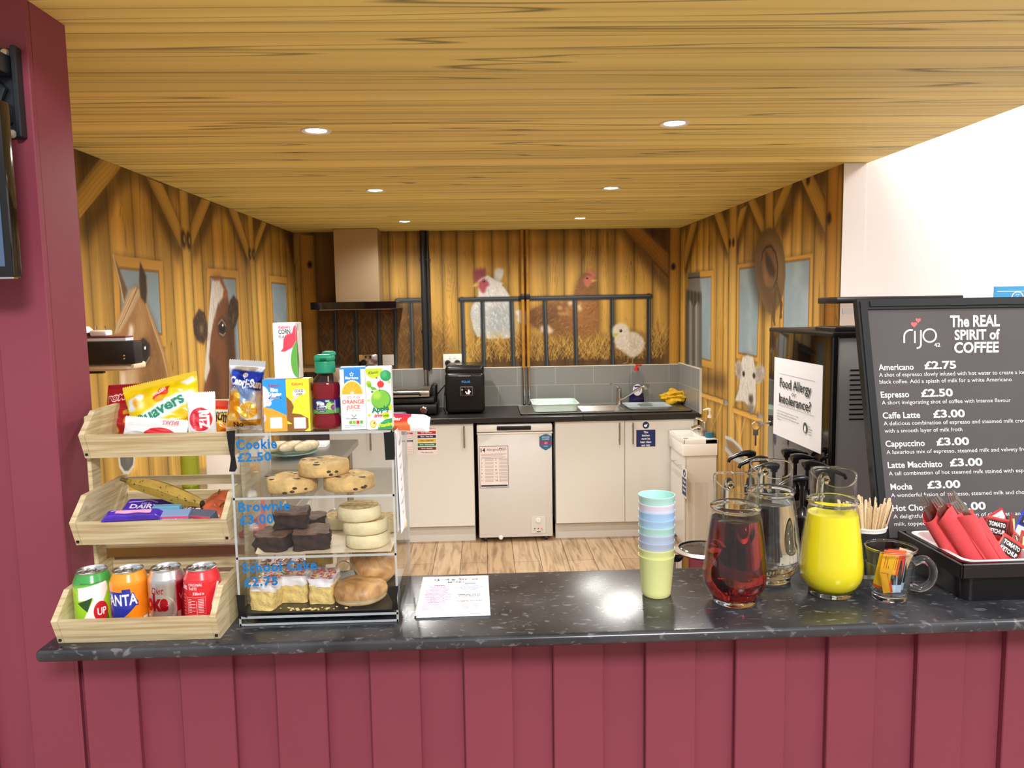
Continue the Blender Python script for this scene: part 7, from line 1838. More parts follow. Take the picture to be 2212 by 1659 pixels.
def jug(label, x, y, level, lm, turn, s=1.0):
    t = thing('glass_jug', label, 'jug', (x, y, CZ+.0006), (0, 0, turn), 'glass jugs of drinks'); t.scale = (.955, .955, 1.0)
    inner = [(r-.0026, z) for r, z in JO if z > .013][::-1]
    inner = [(r, z) for r, z in inner]+[(.040, .0125), (.020, .0095), (0, .0090)]
    prof = JO+[(.0449, .2475)]+[(min(r, .0436) if z > .19 else r, z) for r, z in inner]
    prof = [p for i, p in enumerate(prof)]
    n0 = len(JO)
    def wv(r, z, a, i):
        if z > .215:
            k = (z-.215)/.0325
            # rim dips towards the pouring lip (local +X) and rises at the handle side
            d = math.cos(a)
            z += k*(-.011*d-.004*math.cos(2*a)); r *= 1+k*.10*max(0, d)**6
        return r, z
    iz = [(r-.0026, z) for r, z in JO if .013 < z < .188][::-1]+[(.040, .0125), (.020, .0095), (0, .0090)]
    MB().lathe([p for p in JO if p[1] < .1875]+iz, 72, caps=False).build('glass_body', glass, t, ang=60)
    nk = [p for p in JO if p[1] > .1985]
    MB().lathe(nk+[(.0449, .2475)]+[(.0436, z) for r, z in nk[::-1]], 72, wave=wv, caps=False).build('glass_neck', glass, t, ang=60)
    MB().lathe([(.0464, .1870), (.0490, .1870), (.0492, .190), (.0515, .192), (.0530, .195), (.0515, .198), (.0478, .200), (.0462, .200), (.0464, .1870)], 72, caps=False).build('glass_ring', rglass, t, ang=60)
    MB().lathe([(.0449+.0017*math.cos(a), .2478+.0017*math.sin(a)) for a in np.linspace(0, 2*PI, 9)], 72, wave=wv, caps=False).build('glass_rim', rglass, t, ang=80)
    MB().lathe([(0, .0002), (.0425, .0002), (.0452, .002), (.0462, .007), (.0466, .0118), (.040, .0119), (0, .0086)], 60, caps=False).build('glass_foot', rglass, t, ang=60)
    # liquid fills the inside with a thin overlap into the glass
    pl = [(0, .0088), (.020, .0093), (.0405, .0122)]
    for r, z in JO:
        if .013 < z < level: pl.append((r-.0024, z))
    rl = np.interp(level, [p[1] for p in JO], [p[0] for p in JO])-.0024
    pl += [(rl, level), (0, level)]
    MB().lathe(pl, 72, caps=False).build('liquid', lm, t, ang=60)
    MB().tube(smooth_path([(-.0455, 0, .224), (-.066, 0, .232), (-.090, 0, .215), (-.096, 0, .170), (-.086, 0, .120), (-.0660, 0, .092)], [.0085, .0080, .0075, .0072, .0072, .0082], 6)[0], .0075, 12).build('handle', rglass, t)
red_l = liquid_mat('red_squash', (.78, .015, .010), dens=34)
water = liquid_mat('water', (1, 1, 1))
orange = mat('orange_squash', (238, 222, 34), .15, coat=.2); 
jug('glass jug filled with dark red squash, nearest the counter edge', at(1588, 1200, 1, 1.486)[0], 1.486, .172, red_l, -1.66)
jug('glass jug filled with clear water behind the other two', at(1664, 1180, 1, 1.60)[0], 1.603, .172, water, -1.66, 1.0)
jug('glass jug filled with bright yellow squash beside the glass mug', at(1796, 1200, 1, 1.512)[0], 1.512, .170, orange, -1.71, 1.0)

# glass mug with sachets
mx_, my_ = at(1924, 1240, 1, 1.475)[0], 1.478
t = thing('glass_mug', 'clear glass mug holding sugar and coffee sachets', 'mug', (mx_, my_, CZ+.0006))
mo = [(0, 0), (.0300, 0), (.0325, .002), (.0325, .008), (.0315, .011), (.0375, .022), (.0430, .045), (.0465, .075), (.0480, .105), (.0484, .1065), (.0470, .1075), (.0455, .1065), (.0440, .075), (.0405, .045), (.0350, .024), (.025, .0165), (0, .0155)]
MB().lathe([p for p in mo if p[1] > .0165 and p[1] < .1045]+[(.0478, .1045)], 60, caps=False).build('glass_wall', glass, t, ang=60)
MB().lathe([(.0455, .1035), (.0480, .1035), (.0488, .1065), (.0470, .1082), (.0452, .1065), (.0455, .1035)], 60, caps=False).build('glass_rim', rglass, t, ang=60)
MB().lathe([(0, 0), (.0300, 0), (.0325, .002), (.0325, .008), (.0315, .011), (.0340, .0160), (.025, .0163), (0, .0155)], 60, caps=False).build('glass_foot', rglass, t, ang=60)
hp, hr = smooth_path([(.0430, -.008, .076), (.062, -.014, .083), (.078, -.018, .066), (.076, -.018, .040), (.058, -.014, .024), (.0385, -.009, .028)], [.0085, .008, .0075, .0075, .0078, .0085], 6)
MB().tube(hp, hr, 12).build('handle', rglass, t)
def sachet(name, label, cat, w, h, M4, col, marks, group=None, band=None, tk=.0028):
    t = bpy.data.objects.new(name, None); COL.objects.link(t); t.matrix_world = M4; tag(t, label, cat, group)
    A = Art(-w/2, w/2, 0, h, .0007, col); marks(A)
    def f(s_): return lambda U, V: np.stack([U, s_*(.0002+tk/2*np.clip(1-(2*U/w)**4, 0, 1)*np.clip(np.sin(np.clip(V/h, 0, 1)*PI), 0, 1)**.5*(1+.25*np.sin(U*260+V*110))), V], -1)
    art_grid('sachet_front', A, f(-1), art_mat('sachet_print', .4, coat=.1), t)
    B = Art(-w/2, w/2, 0, h, .003, band or col); art_grid('sachet_back', B, f(1), art_mat('sachet_print'), t)
    return t
def m_sugar(A):
    w, h = A.u1, A.v1; A.rect(-1, 1, h-.006, 1, '#e2501e'); A.rect(w-.005, 1, -1, 1, '#e2501e')
    for k in range(7): A.rect(-w*.7+k*.0042, -w*.7+.0013+k*.0042, h*.22, h*.78, '#7a4a10')
def m_plain(c): return lambda A: A.rect(-1, 1, -1, .006, c)
def m_black(A): A.rect(-1, 1, -1, .016, '#b9cbe0'); A.rect(-.001, .001, 0, 1, '#a8c4e4'); A.text('COFFEE', -.006, .03, .004, '#d0d0d4', rot=PI/2, width=.02)
sg = 'sachets in the glass mug'
def mug_at(dx, dy, dz, rz, rx, ry): return Matrix.Translation((mx_+dx, my_+dy, CZ+.018+dz)) @ Matrix.Rotation(rz, 4, 'Z') @ Matrix.Rotation(rx, 4, 'X') @ Matrix.Rotation(ry, 4, 'Y')
sachet('sugar_sachet', 'yellow sachet with dark barcode lines at the front of the mug', 'sachet', .034, .046, mug_at(-.014, -.020, .040, -.2, -.05, .18), (244, 170, 26), m_sugar, sg, (226, 96, 30))
sachet('sugar_sachet', 'yellow and red sachet with its edge turned out, behind the barcode sachet', 'sachet', .036, .050, mug_at(.002, -.008, .036, -.1, .05, .12), (240, 160, 40), lambda A: (A.rect(.007, 1, -1, 1, '#d8402a'), A.rect(-1, 1, .044, 1, '#e8602a')), sg, (216, 64, 42))
sachet('sugar_sachet', 'tall yellow sachet against the mug side nearest the jug', 'sachet', .030, .078, mug_at(-.022, -.004, .004, -.9, .05, .20), (246, 190, 30), m_plain('#e2501e'), sg, (226, 96, 30))
sachet('sugar_sachet', 'orange sachet standing low in the mug under the barcode sachet', 'sachet', .018, .044, mug_at(-.011, -.016, .000, -.3, .08, -.20), (240, 170, 30), lambda A: A.rect(.004, 1, -1, 1, '#d84a24'), sg, (226, 96, 30))
sachet('coffee_sachet', 'black coffee stick with pale blue stripe standing in the mug', 'sachet', .020, .066, mug_at(.004, -.017, .000, 0, .02, .0), (34, 36, 38), m_black, sg)
sachet('coffee_sachet', 'black coffee stick leaning towards the mug handle', 'sachet', .020, .066, mug_at(.018, -.006, .000, .5, .05, .18), (30, 31, 33), m_black, sg)
sachet('brown_sugar_sachet', 'tan paper sachet poking up at the handle side of the mug', 'sachet', .028, .050, mug_at(.018, .004, .036, -.3, .1, .30), (216, 178, 142), lambda A: A.rect(-1, 1, .04, 1, '#e4c8a8'), sg)

# paper cup of stirrers
sx_, sy_ = at(1876, 1170, 1, 1.60)[0], 1.612
t = thing('paper_cup', 'white-rimmed dark paper cup holding wooden stirrers behind the mug', 'cup', (sx_, sy_, CZ+.0006))
MB().lathe([(0, .006), (.028, .006), (.028, 0), (.0295, 0), (.0405, .108), (.0420, .109), (.0425, .112), (.0410, .1135), (.0395, .110), (.0285, .010), (0, .0095)], 44, caps=False).build('cup_body', mat('cup_paper', (240, 240, 240), .5), t)
MB().lathe([(.0308, .010), (.0318, .010), (.0415, .103), (.0405, .103)], 44, caps=False).build('sleeve', mat('cup_sleeve', (36, 38, 40), .6), t)
wd = mat('stirrer_wood', (232, 208, 170), .6, noise=.12, nscale=120)
proto = None
for k in range(44):
    a = k*2.39996; r = .0250*math.sqrt((k+.5)/44)
    bx, by = r*.55*math.cos(a), r*.55*math.sin(a); tx_, ty_ = r*1.75*math.cos(a), r*1.45*math.sin(a)
    ln = .150+RNG.uniform(-.006, .014)
    if proto is None:
        pts = [(-.003, 0), (.003, 0), (.0028, .10)]+[(.0032*math.cos(b), .1455+.0045*math.sin(b)) for b in np.linspace(0, PI, 7)]+[(-.0028, .10)]
        proto = MB().prism(pts, lambda u, v, d: (u, d, v), -.0006, .0006).build('wooden_stirrer', wd, ang=60); o = proto
    else:
        o = proto.copy(); COL.objects.link(o)
    d = Vector((tx_-bx, ty_-by, .10)).normalized()
    R = d.to_track_quat('Z', 'Y').to_matrix().to_4x4() @ Matrix.Rotation(RNG.uniform(0, PI), 4, 'Z')
    o.matrix_world = Matrix.Translation((sx_+bx, sy_+by, CZ+.0115)) @ R @ Matrix.Diagonal((1, 1, ln/.15, 1))
    tag(o, 'one of the thin pale wooden stirrers standing in the paper cup', 'stirrer', 'wooden stirrers in the paper cup')

# ================================================================ cutlery caddy
bx0, by0 = at(2090, 1303, 2, CZ)[0], at(2090, 1303, 2, CZ)[1]
BH = .083
t = thing('cutlery_caddy', 'black plastic caddy with white inner tubs for napkins and sauces', 'caddy', (bx0+.16, by0+.105, CZ+.0006))
cb_ = mat('caddy_black', (26, 24, 27), .3)
tray_mesh(.34, .21, BH, .022, .006, .010).build('caddy_body', cb_, t)
MB().box(-.183, .183, -.118, -.112, BH-.030, BH, .002, 1).box(-.183, -.177, -.118, .118, BH-.030, BH, .002, 1).box(.177, .183, -.118, .118, BH-.030, BH, .002, 1).box(-.183, .183, .112, .118, BH-.030, BH, .002, 1).build('rim', cb_, t)
wt = mat('tub_white_plastic', (238, 236, 240), .4)
for x in (-.083, .083): 
    o = tray_mesh(.156, .196, BH-.012, .02, .003, .010).build('inner_tub', wt, t, loc=(x, 0, .0125))
cax, cay, caz = bx0+.16, by0+.105, CZ+.0006
# napkin rolls with cutlery
nap = mat('napkin_red', (226, 82, 88), .85, noise=.06, nscale=40, bump=.25, bscale=70)
def napkin(label, px, py, y, lean, roll_, seed, knife=True):
    P = at(px, py, 1, y); zb = caz+.020
    t = bpy.data.objects.new('napkin_roll', None); COL.objects.link(t)
    # base point on the caddy floor, axis tilted so that the tip passes (px,py)
    base = Vector((0, 0, zb)); 
    tip = Vector(P)
    base = Vector((cax-.083+roll_, y-lean, zb)); L_ = (tip-base).length; d = (tip-base).normalized()
    R = d.to_track_quat('Z', 'Y').to_matrix().to_4x4()
    # keep the roll's opening facing the room front
    fx = Vector((1, 0, 0)); x_ = (fx-d*fx.dot(d)).normalized(); y_ = d.cross(x_)
    M4 = Matrix.Identity(4)
    for i in range(3): M4[i][0] = x_[i]; M4[i][1] = y_[i]; M4[i][2] = d[i]; M4[i][3] = base[i]
    t.matrix_world = M4; tag(t, label, 'napkin', 'red napkin rolls in the caddy')
    g = seed*1.3
    def wv(r, z, a, i): 
        k = 1+.08*math.sin(2*a+g)+.05*math.sin(5*a+z*60+g)
        zz = z+(z/L_)**3*.016*math.sin(a+g)
        return r*k, zz
    MB().lathe([(.0150, 0), (.016, .01), (.0165, L_*.3), (.0180, L_*.6), (.0200, L_*.93), (.0186, L_*.93), (.0165, L_*.6), (.014, 0)], 36, wave=wv, caps=False).build('napkin_cloth', nap, t, ang=70)
    MB().box(.008, .0225, -.0180, -.0160, .0, L_*.88, .001, 1).build('napkin_fold', nap, t)
    q = MB(); q.box(-.011, .006, -.003, -.0015, L_*.5, L_+.004)
    for k in range(4): q.box(-.011+k*.0048, -.0084+k*.0048, -.003, -.0015, L_+.004, L_+.026, .0006, 1)
    q.build('fork', satin, t)
    if knife: MB().prism([(.004, L_*.5), (.014, L_*.5), (.0155, L_+.005), (.012, L_+.022), (.006, L_+.026)], lambda u, v, d_: (u, .004+d_, v), 0, .0014).build('knife', satin, t)
yn = by0+.055
napkin('red napkin roll with fork and knife at the caddy corner nearest the mug', 2004, 1096, yn+.045, .02, -.030, 1)
napkin('red napkin roll with bright fork and pointed knife, second along', 2034, 1098, yn+.020, .02, .004, 2)
napkin('red napkin roll with broad knife nearest the sauce sachets', 2079, 1106, yn+.005, .01, .034, 3)
napkin('red napkin roll half hidden behind the two front rolls', 2062, 1086, yn+.075, .02, .020, 4)
# sauce sachets
def m_ketchup(txt=True):
    def f(A):
        w, h = A.u1, A.v1; A.rect(-1, 1, -1, .004, '#e04038'); A.rect(-1, 1, h-.004, 1, '#e04038')
        A.rect(-w+.003, w-.003, h*.40, h-.007, '#241c1c')
        if txt: A.text('TOMATO', 0, h*.70, .0085, '#f6f2f0', 'C', width=w*1.5, bold=.04); A.text('KETCHUP', 0, h*.47, .0085, '#f6f2f0', 'C', width=w*1.5, bold=.04)
        A.ell(0, h*.2, w*.5, h*.12, '#b01c18'); A.ell(-w*.3, h*.22, w*.2, h*.08, '#e8c080')
    return f
def m_chips(A):
    w, h = A.u1, A.v1; A.rect(-1, 1, -1, .004, '#c03028'); A.rect(-w+.004, w-.004, .008, h-.008, '#8a2a1c', .002)
    for k in range(7): A.stroke([(RNG.uniform(-w*.6, w*.6), .012), (RNG.uniform(-w*.7, w*.7), h-.014)], .006, ['#f0c870', '#e2a84a', '#f6dc98'][k % 3])
def m_back(A):
    w, h = A.u1, A.v1; A.rect(-w+.003, w-.003, .005, h-.005, '#f0f2f6')
    for k in range(9): A.rect(-w*.6, w*(.1+.5*((k*7) % 3)/3), .012+k*.005, .0135+k*.005, '#8a92a4')
def m_mayo(A):
    w, h = A.u1, A.v1; A.rect(-w+.003, w-.003, .004, h*.5, '#f4f4f0'); A.rect(-w+.004, w-.004, h*.55, h-.008, '#161a30'); A.ell(0, h*.28, w*.5, h*.12, '#e8d890'); A.text('MAYO', 0, h*.65, .008, '#ffffff', 'C', width=w*1.2)
def sc(px, py, y, roll_, lean, turn=0): 
    return Matrix.Translation(at(px, py, 1, y)) @ Matrix.Rotation(turn, 4, 'Z') @ Matrix.Rotation(-lean, 4, 'X') @ Matrix.Rotation(roll_, 4, 'Y')
sgp = 'sauce sachets in the caddy'
RD = (214, 52, 46)
sachet('ketchup_sachet', 'red ketchup sachet lying tilted at the tub front, TOMATO readable', 'sachet', .050, .064, sc(2160, 1222, by0+.060, .62, .25, .0), RD, m_ketchup(), sgp, tk=.006)
sachet('ketchup_sachet', 'dark red ketchup sachet upright behind, next to the napkins', 'sachet', .046, .062, sc(2143, 1180, by0+.105, .22, .12, -.1), (150, 34, 34), m_ketchup(), sgp, tk=.006)
sachet('ketchup_sachet', 'red ketchup sachet seen edge-on between two others', 'sachet', .046, .064, sc(2197, 1216, by0+.075, .55, .2, .7), RD, m_ketchup(), sgp, tk=.006)
sachet('ketchup_sachet', 'sachet showing its white printed back above the others', 'sachet', .050, .066, sc(2172, 1166, by0+.130, -.45, .10, .1), (196, 44, 48), m_back, sgp, tk=.005)
sachet('ketchup_sachet', 'sachet with picture of chips standing tall in the tub', 'sachet', .036, .070, sc(2184, 1180, by0+.115, .20, .05, .8), (150, 40, 30), m_chips, sgp, tk=.008)
sachet('ketchup_sachet', 'sachet with picture of chips at the picture edge', 'sachet', .050, .064, sc(2213, 1216, by0+.085, .35, .15, .1), (170, 50, 36), m_chips, sgp, tk=.008)
sachet('mayonnaise_sachet', 'blue mayonnaise sachet tilted behind the chips sachet', 'sachet', .050, .062, sc(2205, 1170, by0+.140, .45, .10, .0), (40, 60, 190), m_mayo, sgp, tk=.006)
sachet('mayonnaise_sachet', 'bright blue mayonnaise sachet highest at the tub back', 'sachet', .048, .062, sc(2222, 1156, by0+.155, .25, .10, .0), (36, 66, 206), m_mayo, sgp, tk=.006)
sachet('ketchup_sachet', 'crumpled red sachet flat on the tub floor below the dark red one', 'sachet', .046, .040, sc(2141, 1200, by0+.070, .1, .9, -.2), (186, 40, 44), m_back, sgp, tk=.006)

# ================================================================ coffee menu board
_b = at(1897, 1186, 2, CZ); Bx, By = _b[0], _b[1]
bB = np.array([Bx, By, CZ+.0006]); bT = at(1847, 649, 0, Bx)
V_ = bT-bB; BHh = np.linalg.norm(V_); V_ /= BHh; U_ = np.array([1.0, 0, 0])
t = thing('menu_board', 'grey coffee menu board in a black frame leaning back at the counter end', 'menu board', tuple(bB))
BW = .50
pf_ = plane_fn((0, 0, 0), U_, V_)
frm = mat('board_frame', (28, 30, 34), .3, coat=.2)
FW = .0255
q = MB()
def rail(u0, u1, v0, v1): 
    p = [(u0, v0), (u1, v0), (u1, v1), (u0, v1)]; q.prism(p, lambda u, v, d: pf_(u, v, d), -.012, .010)
    m_ = .006
    p = [(u0+m_, v0+m_), (u1-m_, v0+m_), (u1-m_, v1-m_), (u0+m_, v1-m_)]; q.prism(p, lambda u, v, d: pf_(u, v, d), .010, .014)
rail(0, FW, 0, BHh); rail(BW-FW, BW, 0, BHh); rail(FW, BW-FW, 0, FW); rail(FW, BW-FW, BHh-FW, BHh)
q.build('frame', frm, t, smooth=False)
MB().prism([(FW-.004, FW-.004), (BW-FW+.004, FW-.004), (BW-FW+.004, BHh-FW+.004), (FW-.004, BHh-FW+.004)], lambda u, v, d: pf_(u, v, d), -.006, .002).build('board_panel', mat('board_grey', (88, 85, 87), .30, noise=.05, nscale=6), t)
# rear prop: a hinged strut holding the lean
hz = V_[2]*BHh*.62; hy = V_[1]*BHh*.62
MB().prism([(-.0, 0), (.012, 0), (.012, .3), (0, .3)], lambda u, v, d: (.19+d, hy+.016+(.014+.06*(1-v/.3))+u, hz*v/.3), 0, .04).build('rear_strut', frm, t)
chk = mat('board_white_ink', (236, 242, 246), .6)
rdk = mat('board_red_ink', (232, 110, 110), .6)
N_ = np.cross(U_, V_)
def B_(px, py):
    d = FWD + RGT*(px-PW/2)/FPX - UPV*(py-PH/2)/FPX
    o = bB+N_*.002; s_ = ((o-CAMP)@N_)/(d@N_); P = CAMP+s_*d-bB
    return P@U_, P@V_
p = Print(t, lambda u, v, d: pf_(u, v, .0022+d), sep=True)
def bt_(s_, x0, y0, x1=None, h=10, bold=0.0, y1=None, shear=0):
    """baseline start pixel, end pixel x on the photo, cap height px"""
    a = B_(x0, y0); w = None
    if x1 is not None: b = B_(x1, y0); w = b[0]-a[0]
    hh = B_(x0, y0-h)[1]-a[1]
    p.text(s_, a[0], a[1], hh, chk, width=w, bold=bold, shear=shear)
rows = [('Americano', 1898, 800, 1974, '\u00a32.75', 1997, 797, 2066), ('Espresso', 1903, 859, 1964, '\u00a32.50', 1990, 857, 2059), ('Caffe Latte', 1907, 904, 1988, '\u00a33.00', 2016, 902, 2085), ('Cappuccino', 1913, 965, 1998, '\u00a33.00', 2023, 962, 2094), ('Latte Macchiato', 1918, 1011, 2036, '\u00a33.00', 2052, 1007, 2123), ('Mocha', 1924, 1058, 1971, '\u00a33.00', 2003, 1055, 2075), ('Hot Chocolate', 1928, 1104, 2040, '\u00a33.00', 2058, 1102, 2130)]
for n_, x0, y0, x1, pr_, a0, b0, a1 in rows:
    bt_(n_, x0, y0, x1, 13, .018); bt_(pr_, a0, b0, a1, 16, .03)
subs = [('A shot of espresso slowly infused with hot water to create a long', 1899, 814, 2222), ('black coffee. Add a splash of milk for a white Americano', 1900, 829, 2186), ('A short invigorating shot of coffee with intense flavour', 1905, 874, 2184), ('A delicious combination of espresso and steamed milk crowned', 1909, 919, 2238), ('with a smooth layer of milk froth', 1911, 935, 2079), ('A luxurious mix of espresso, steamed milk and velvety froth', 1915, 981, 2228), ('A tall combination of hot steamed milk stained with espresso', 1920, 1027, 2240), ('A wonderful fusion of espresso, steamed milk and chocolate', 1925, 1074, 2246), ('A delightful smooth combination of chocolate and', 1930, 1120, 2212), ('milk, topped with cream', 1932, 1136, 2066)]
for s_, x0, y0, x1 in subs: bt_(s_, x0, y0, x1, 8.5, .0)
# logo and slogan
def bl(pts, w): p.line([B_(*c) for c in pts], w, chk)
ww = .0042
arc = lambda cx, cy, r, a0, a1, n=14: [(cx+r*math.cos(a0+(a1-a0)*i/n), cy+r*math.sin(a0+(a1-a0)*i/n)) for i in range(n+1)]
bl([(1953, 741)]+[(1953, 728)]+arc(1967, 727, 14, PI, 1.6*PI), ww); bl([(1976, 715), (1976, 741)], ww); bl([(1989, 713), (1989, 742)]+arc(1981, 744, 8, 0, .55*PI), ww); bl(arc(2008, 725, 14, 0, 2*PI, 24), ww)
def heart(px, py, s_):
    P = [(px+s_*16*math.sin(k)**3/16, py-s_*(13*math.cos(k)-5*math.cos(2*k)-2*math.cos(3*k)-math.cos(4*k))/16) for k in np.linspace(0, 2*PI, 22, endpoint=False)]
    p.poly([B_(*c) for c in P], rdk)
heart(1974, 701, 7); heart(1983, 692, 6)
bt_('42', 2018, 749, 2031, 8, .02)
bt_('The REAL', 2054, 706, 2160, 24, .03, shear=.15); bt_('SPIRIT of', 2062, 734, 2162, 21, .03, shear=.12); bt_('COFFEE', 2062, 762, 2160, 22, .03, shear=.15)
p.flush()

# ================================================================ coffee machine
ca = at(1660, 712, 0, .955); cb2 = at(1808, 722, 0, .955)
MX, MY0, MY1, MZ = .955, 2.085, at(1661, 712, 0, .955)[1], at(1808, 722, 0, .955)[2]
t = thing('coffee_machine', 'tall black and steel coffee machine behind the menu board', 'coffee machine', (MX, MY0, .9105))
mh = MZ-.9105; md = MY1-MY0
ss = mat('machine_steel', (205, 207, 210), .36, .35, bump=.03, bscale=250)
MB().box(.022, .50, .012, md-.012, .012, mh-.010, .004, 1).build('body', ss, t)
MB().box(0, .024, 0, md, .014, mh, .008, 3).build('door', mat('door_black_gloss', (9, 9, 10), .08, coat=.5), t)
MB().box(.0, .50, .0, md, mh-.012, mh+.004, .004, 2).build('top_cover', blackp, t)
q = MB()
for k in range(11): 
    zz = at(1830, 800+k*10.6, 1, MY0+.012)[2]-.9105; xx = at(1836, 800, 1, MY0+.012)[0]-MX
    q.box(xx, xx+.045, .0095, .0125, zz-.0022, zz+.0022, .0015, 1)
q.build('vent_slots', rubber, t)
for x in (.05, .45):
    for y in (.05, md-.05): MB().cyl((x, y, 0), (x, y, .014), .018, 12).build('foot', rubber, t)
# bean hopper with lid
hx = at(1805, 680, 1, MY0+.055)[0]-MX; hx2 = at(2077, 640, 1, MY0+.06)[0]-MX
hz0, hz1 = mh+.004, at(1845, 655, 1, MY0+.06)[2]-.9105
hop = clear_mat('smoked_clear', (226, 220, 214), 1.2, .05)
MB().box(hx+.004, hx2-.004, .055, .17, hz0, hz1).build('bean_hopper', hop, t)
lz = at(1845, 641, 1, MY0+.06)[2]-.9105
MB().box(hx, hx2, .05, .175, hz1, lz, .003, 2).build('hopper_lid', mat('lid_black', (24, 24, 25), .35), t)
MB().box(hx-.004, hx2+.004, .045, .18, hz0-.001, hz0+.012, .003, 1).build('hopper_collar', blackp, t)
MB().box(hx+.02, hx+.10, .054, .0565, hz1-.03, hz1-.014).build('hopper_sticker', mat('grey_sticker', (176, 166, 160), .5), t)
# allergy sign on the door
xs = MX-.0006
cn = [at(1674, 770, 0, xs), at(1778, 791, 0, xs), at(1774, 980, 0, xs), at(1671, 937, 0, xs)]
y_far = (cn[0][1]+cn[3][1])/2; y_near = (cn[1][1]+cn[2][1])/2; zt_ = (cn[0][2]+cn[1][2])/2; zb_ = (cn[2][2]+cn[3][2])/2
t = thing('allergy_sign', 'white Food Allergy or Intolerance sign taped to the coffee machine door', 'sign', (xs, y_far, zb_))
sw, sh_ = y_far-y_near, zt_-zb_
MB().box(-.0014, 0, -sw, 0, 0, sh_).build('sheet', mat('sign_sheet', (236, 236, 240), .3, coat=.3), t)
p = Print(t, lambda u, v, d: (-.0014-d, -u, v), sep=True)
grn = mat('sign_ink', (44, 52, 48), .6)
for v in (sh_*.80, sh_*.40):
    for k in range(34): p.rect(sw*.12+k*sw*.0225, sw*.12+k*sw*.0225+sw*.011, v, v+.0016, grn)
p.text('Food Allergy', sw*.15, sh_*.640, sh_*.115, grn, width=sw*.66, bold=.015); p.text('or', sw*.42, sh_*.565, sh_*.055, grn, width=sw*.10); p.text('Intolerance?', sw*.14, sh_*.440, sh_*.115, grn, width=sw*.67, bold=.015)
for k, (s_, w_) in enumerate((('If you have a food allergy, intolerance, or coeliac', .47), ('disease - please speak to the staff about the', .43), ('ingredients in your food and drink before you order.', .49), ('Thank you.', .10))): p.text(s_, sw*.10, sh_*.32-k*sh_*.036, sh_*.018, grn, width=sw*w_)
p.rect(sw*.635, sw*.637, sh_*.13, sh_*.30, inkg); p.ell(sw*.71, sh_*.235, sw*.038, sw*.045, mat('badge_green')); p.ell(sw*.71, sh_*.222, sw*.018, sw*.028, paper)
for k, s_ in enumerate(('Food', 'Standards', 'Agency', 'food.gov.uk')): p.text(s_, sw*.77, sh_*.255-k*sh_*.030, sh_*.020 if k < 3 else sh_*.014, grn)
p.flush()
# keys hanging from the door lock
k0 = at(1660, 918, 0, MX-.02)
t = thing('door_keys', 'small steel keys on a ring hanging from the coffee machine lock', 'keys', (MX-.001, MY1-.03, k0[2]))
MB().lathe([(0, 0), (.010, 0), (.010, .006), (0, .006)], 18, TR((0, 0, 0), ry=-PI/2)).build('lock_barrel', chrome, t)
MB().box(-.03, -.004, -.0012, .0012, -.003, .003).box(-.042, -.028, -.001, .001, -.009, .009, .001, 1).build('lock_key', satin, t)
MB().tube([(-.048+.014*math.cos(a), 0, -.008+.014*math.sin(a)) for a in np.linspace(0, 2*PI, 20, endpoint=False)], .0014, 6, closed=True).build('key_ring', satin, t)
MB().box(-.058, -.040, -.001, .001, -.040, -.020, .001, 1).box(-.052, -.046, -.001, .001, -.075, -.040).build('spare_key', satin, t)

# ================================================================ syrup pumps
syr = mat('syrup_dark', (20, 14, 10), .08, trans=.2); gl_t = clear_mat('syrup_glass', (205, 205, 200), 1.3, .03)
pumpb = mat('pump_black', (14, 14, 15), .25, coat=.2)
PZ = .9105
def pump(label, px, py, row_x, ang, col=None):
    """top of the pump head at the pixel, standing in the row x = row_x on the worktop"""
    P = at(px, py, 0, row_x); H_ = P[2]-PZ
    t = thing('syrup_bottle', label, 'syrup bottle', (P[0], P[1], PZ), (0, 0, ang), 'syrup bottles by the coffee machine')
    hb_ = H_-.125
    MB().lathe([(0, 0), (.029, 0), (.0315, .004), (.0315, hb_*.72), (.030, hb_*.82), (.0145, hb_*.96), (.0140, hb_)], 28, caps=False).build('bottle', gl_t, t, ang=60)
    MB().lathe([(0, .003), (.028, .003), (.0295, .006), (.0295, hb_*.6), (0, hb_*.6)], 28).build('syrup', col or syr, t)
    MB().lathe([(.0319, hb_*.18), (.0320, hb_*.19), (.0320, hb_*.58), (.0319, hb_*.59)], 28, caps=False).build('label', mat('syrup_label', (40, 38, 36), .5, noise=.5, nscale=70), t)
    MB().lathe([(0, hb_-.004), (.0185, hb_-.004), (.0185, hb_+.020), (.013, hb_+.026), (.0105, hb_+.045), (0, hb_+.045)], 24).build('collar', pumpb, t)
    MB().lathe([(0, hb_+.04), (.0052, hb_+.04), (.0052, H_-.012), (0, H_-.012)], 14).build('plunger', pumpb, t)
    MB().tube([(.012, 0, H_-.010), (0, 0, H_-.007), (-.02, 0, H_-.006), (-.045, 0, H_-.011), (-.066, 0, H_-.020), (-.070, 0, H_-.030)], [.009, .0105, .0085, .0065, .0052, .0045], 12).build('pump_head', pumpb, t)
    MB().lathe([(0, H_-.024), (.009, H_-.024), (.011, H_-.012), (0, H_-.010)], 16).build('head_collar', pumpb, t)
pump('syrup pump bottle with nozzle over the hand basin, far end of the front row', 1622, 974, .775, .15)
pump('syrup pump bottle second from the far end of the front row', 1648, 986, .775, .1)
pump('syrup pump bottle third in the front row above the water jug', 1672, 1000, .775, .05)
pump('syrup pump bottle at the far end of the back row below the sign', 1699, 970, .880, 3.3)
pump('syrup pump bottle second in the back row below the sign', 1718, 982, .880, 3.3)
pump('syrup pump bottle third in the back row, head facing the machine', 1744, 996, .880, 3.4)
pump('syrup pump bottle nearest the camera in the back row, by the yellow jug', 1769, 1010, .880, 3.0)
pump('syrup pump bottle low between water and yellow jugs with visible clear shoulder', 1733, 1028, .800, .25, mat('syrup_amber', (70, 50, 30), .1, trans=.3))

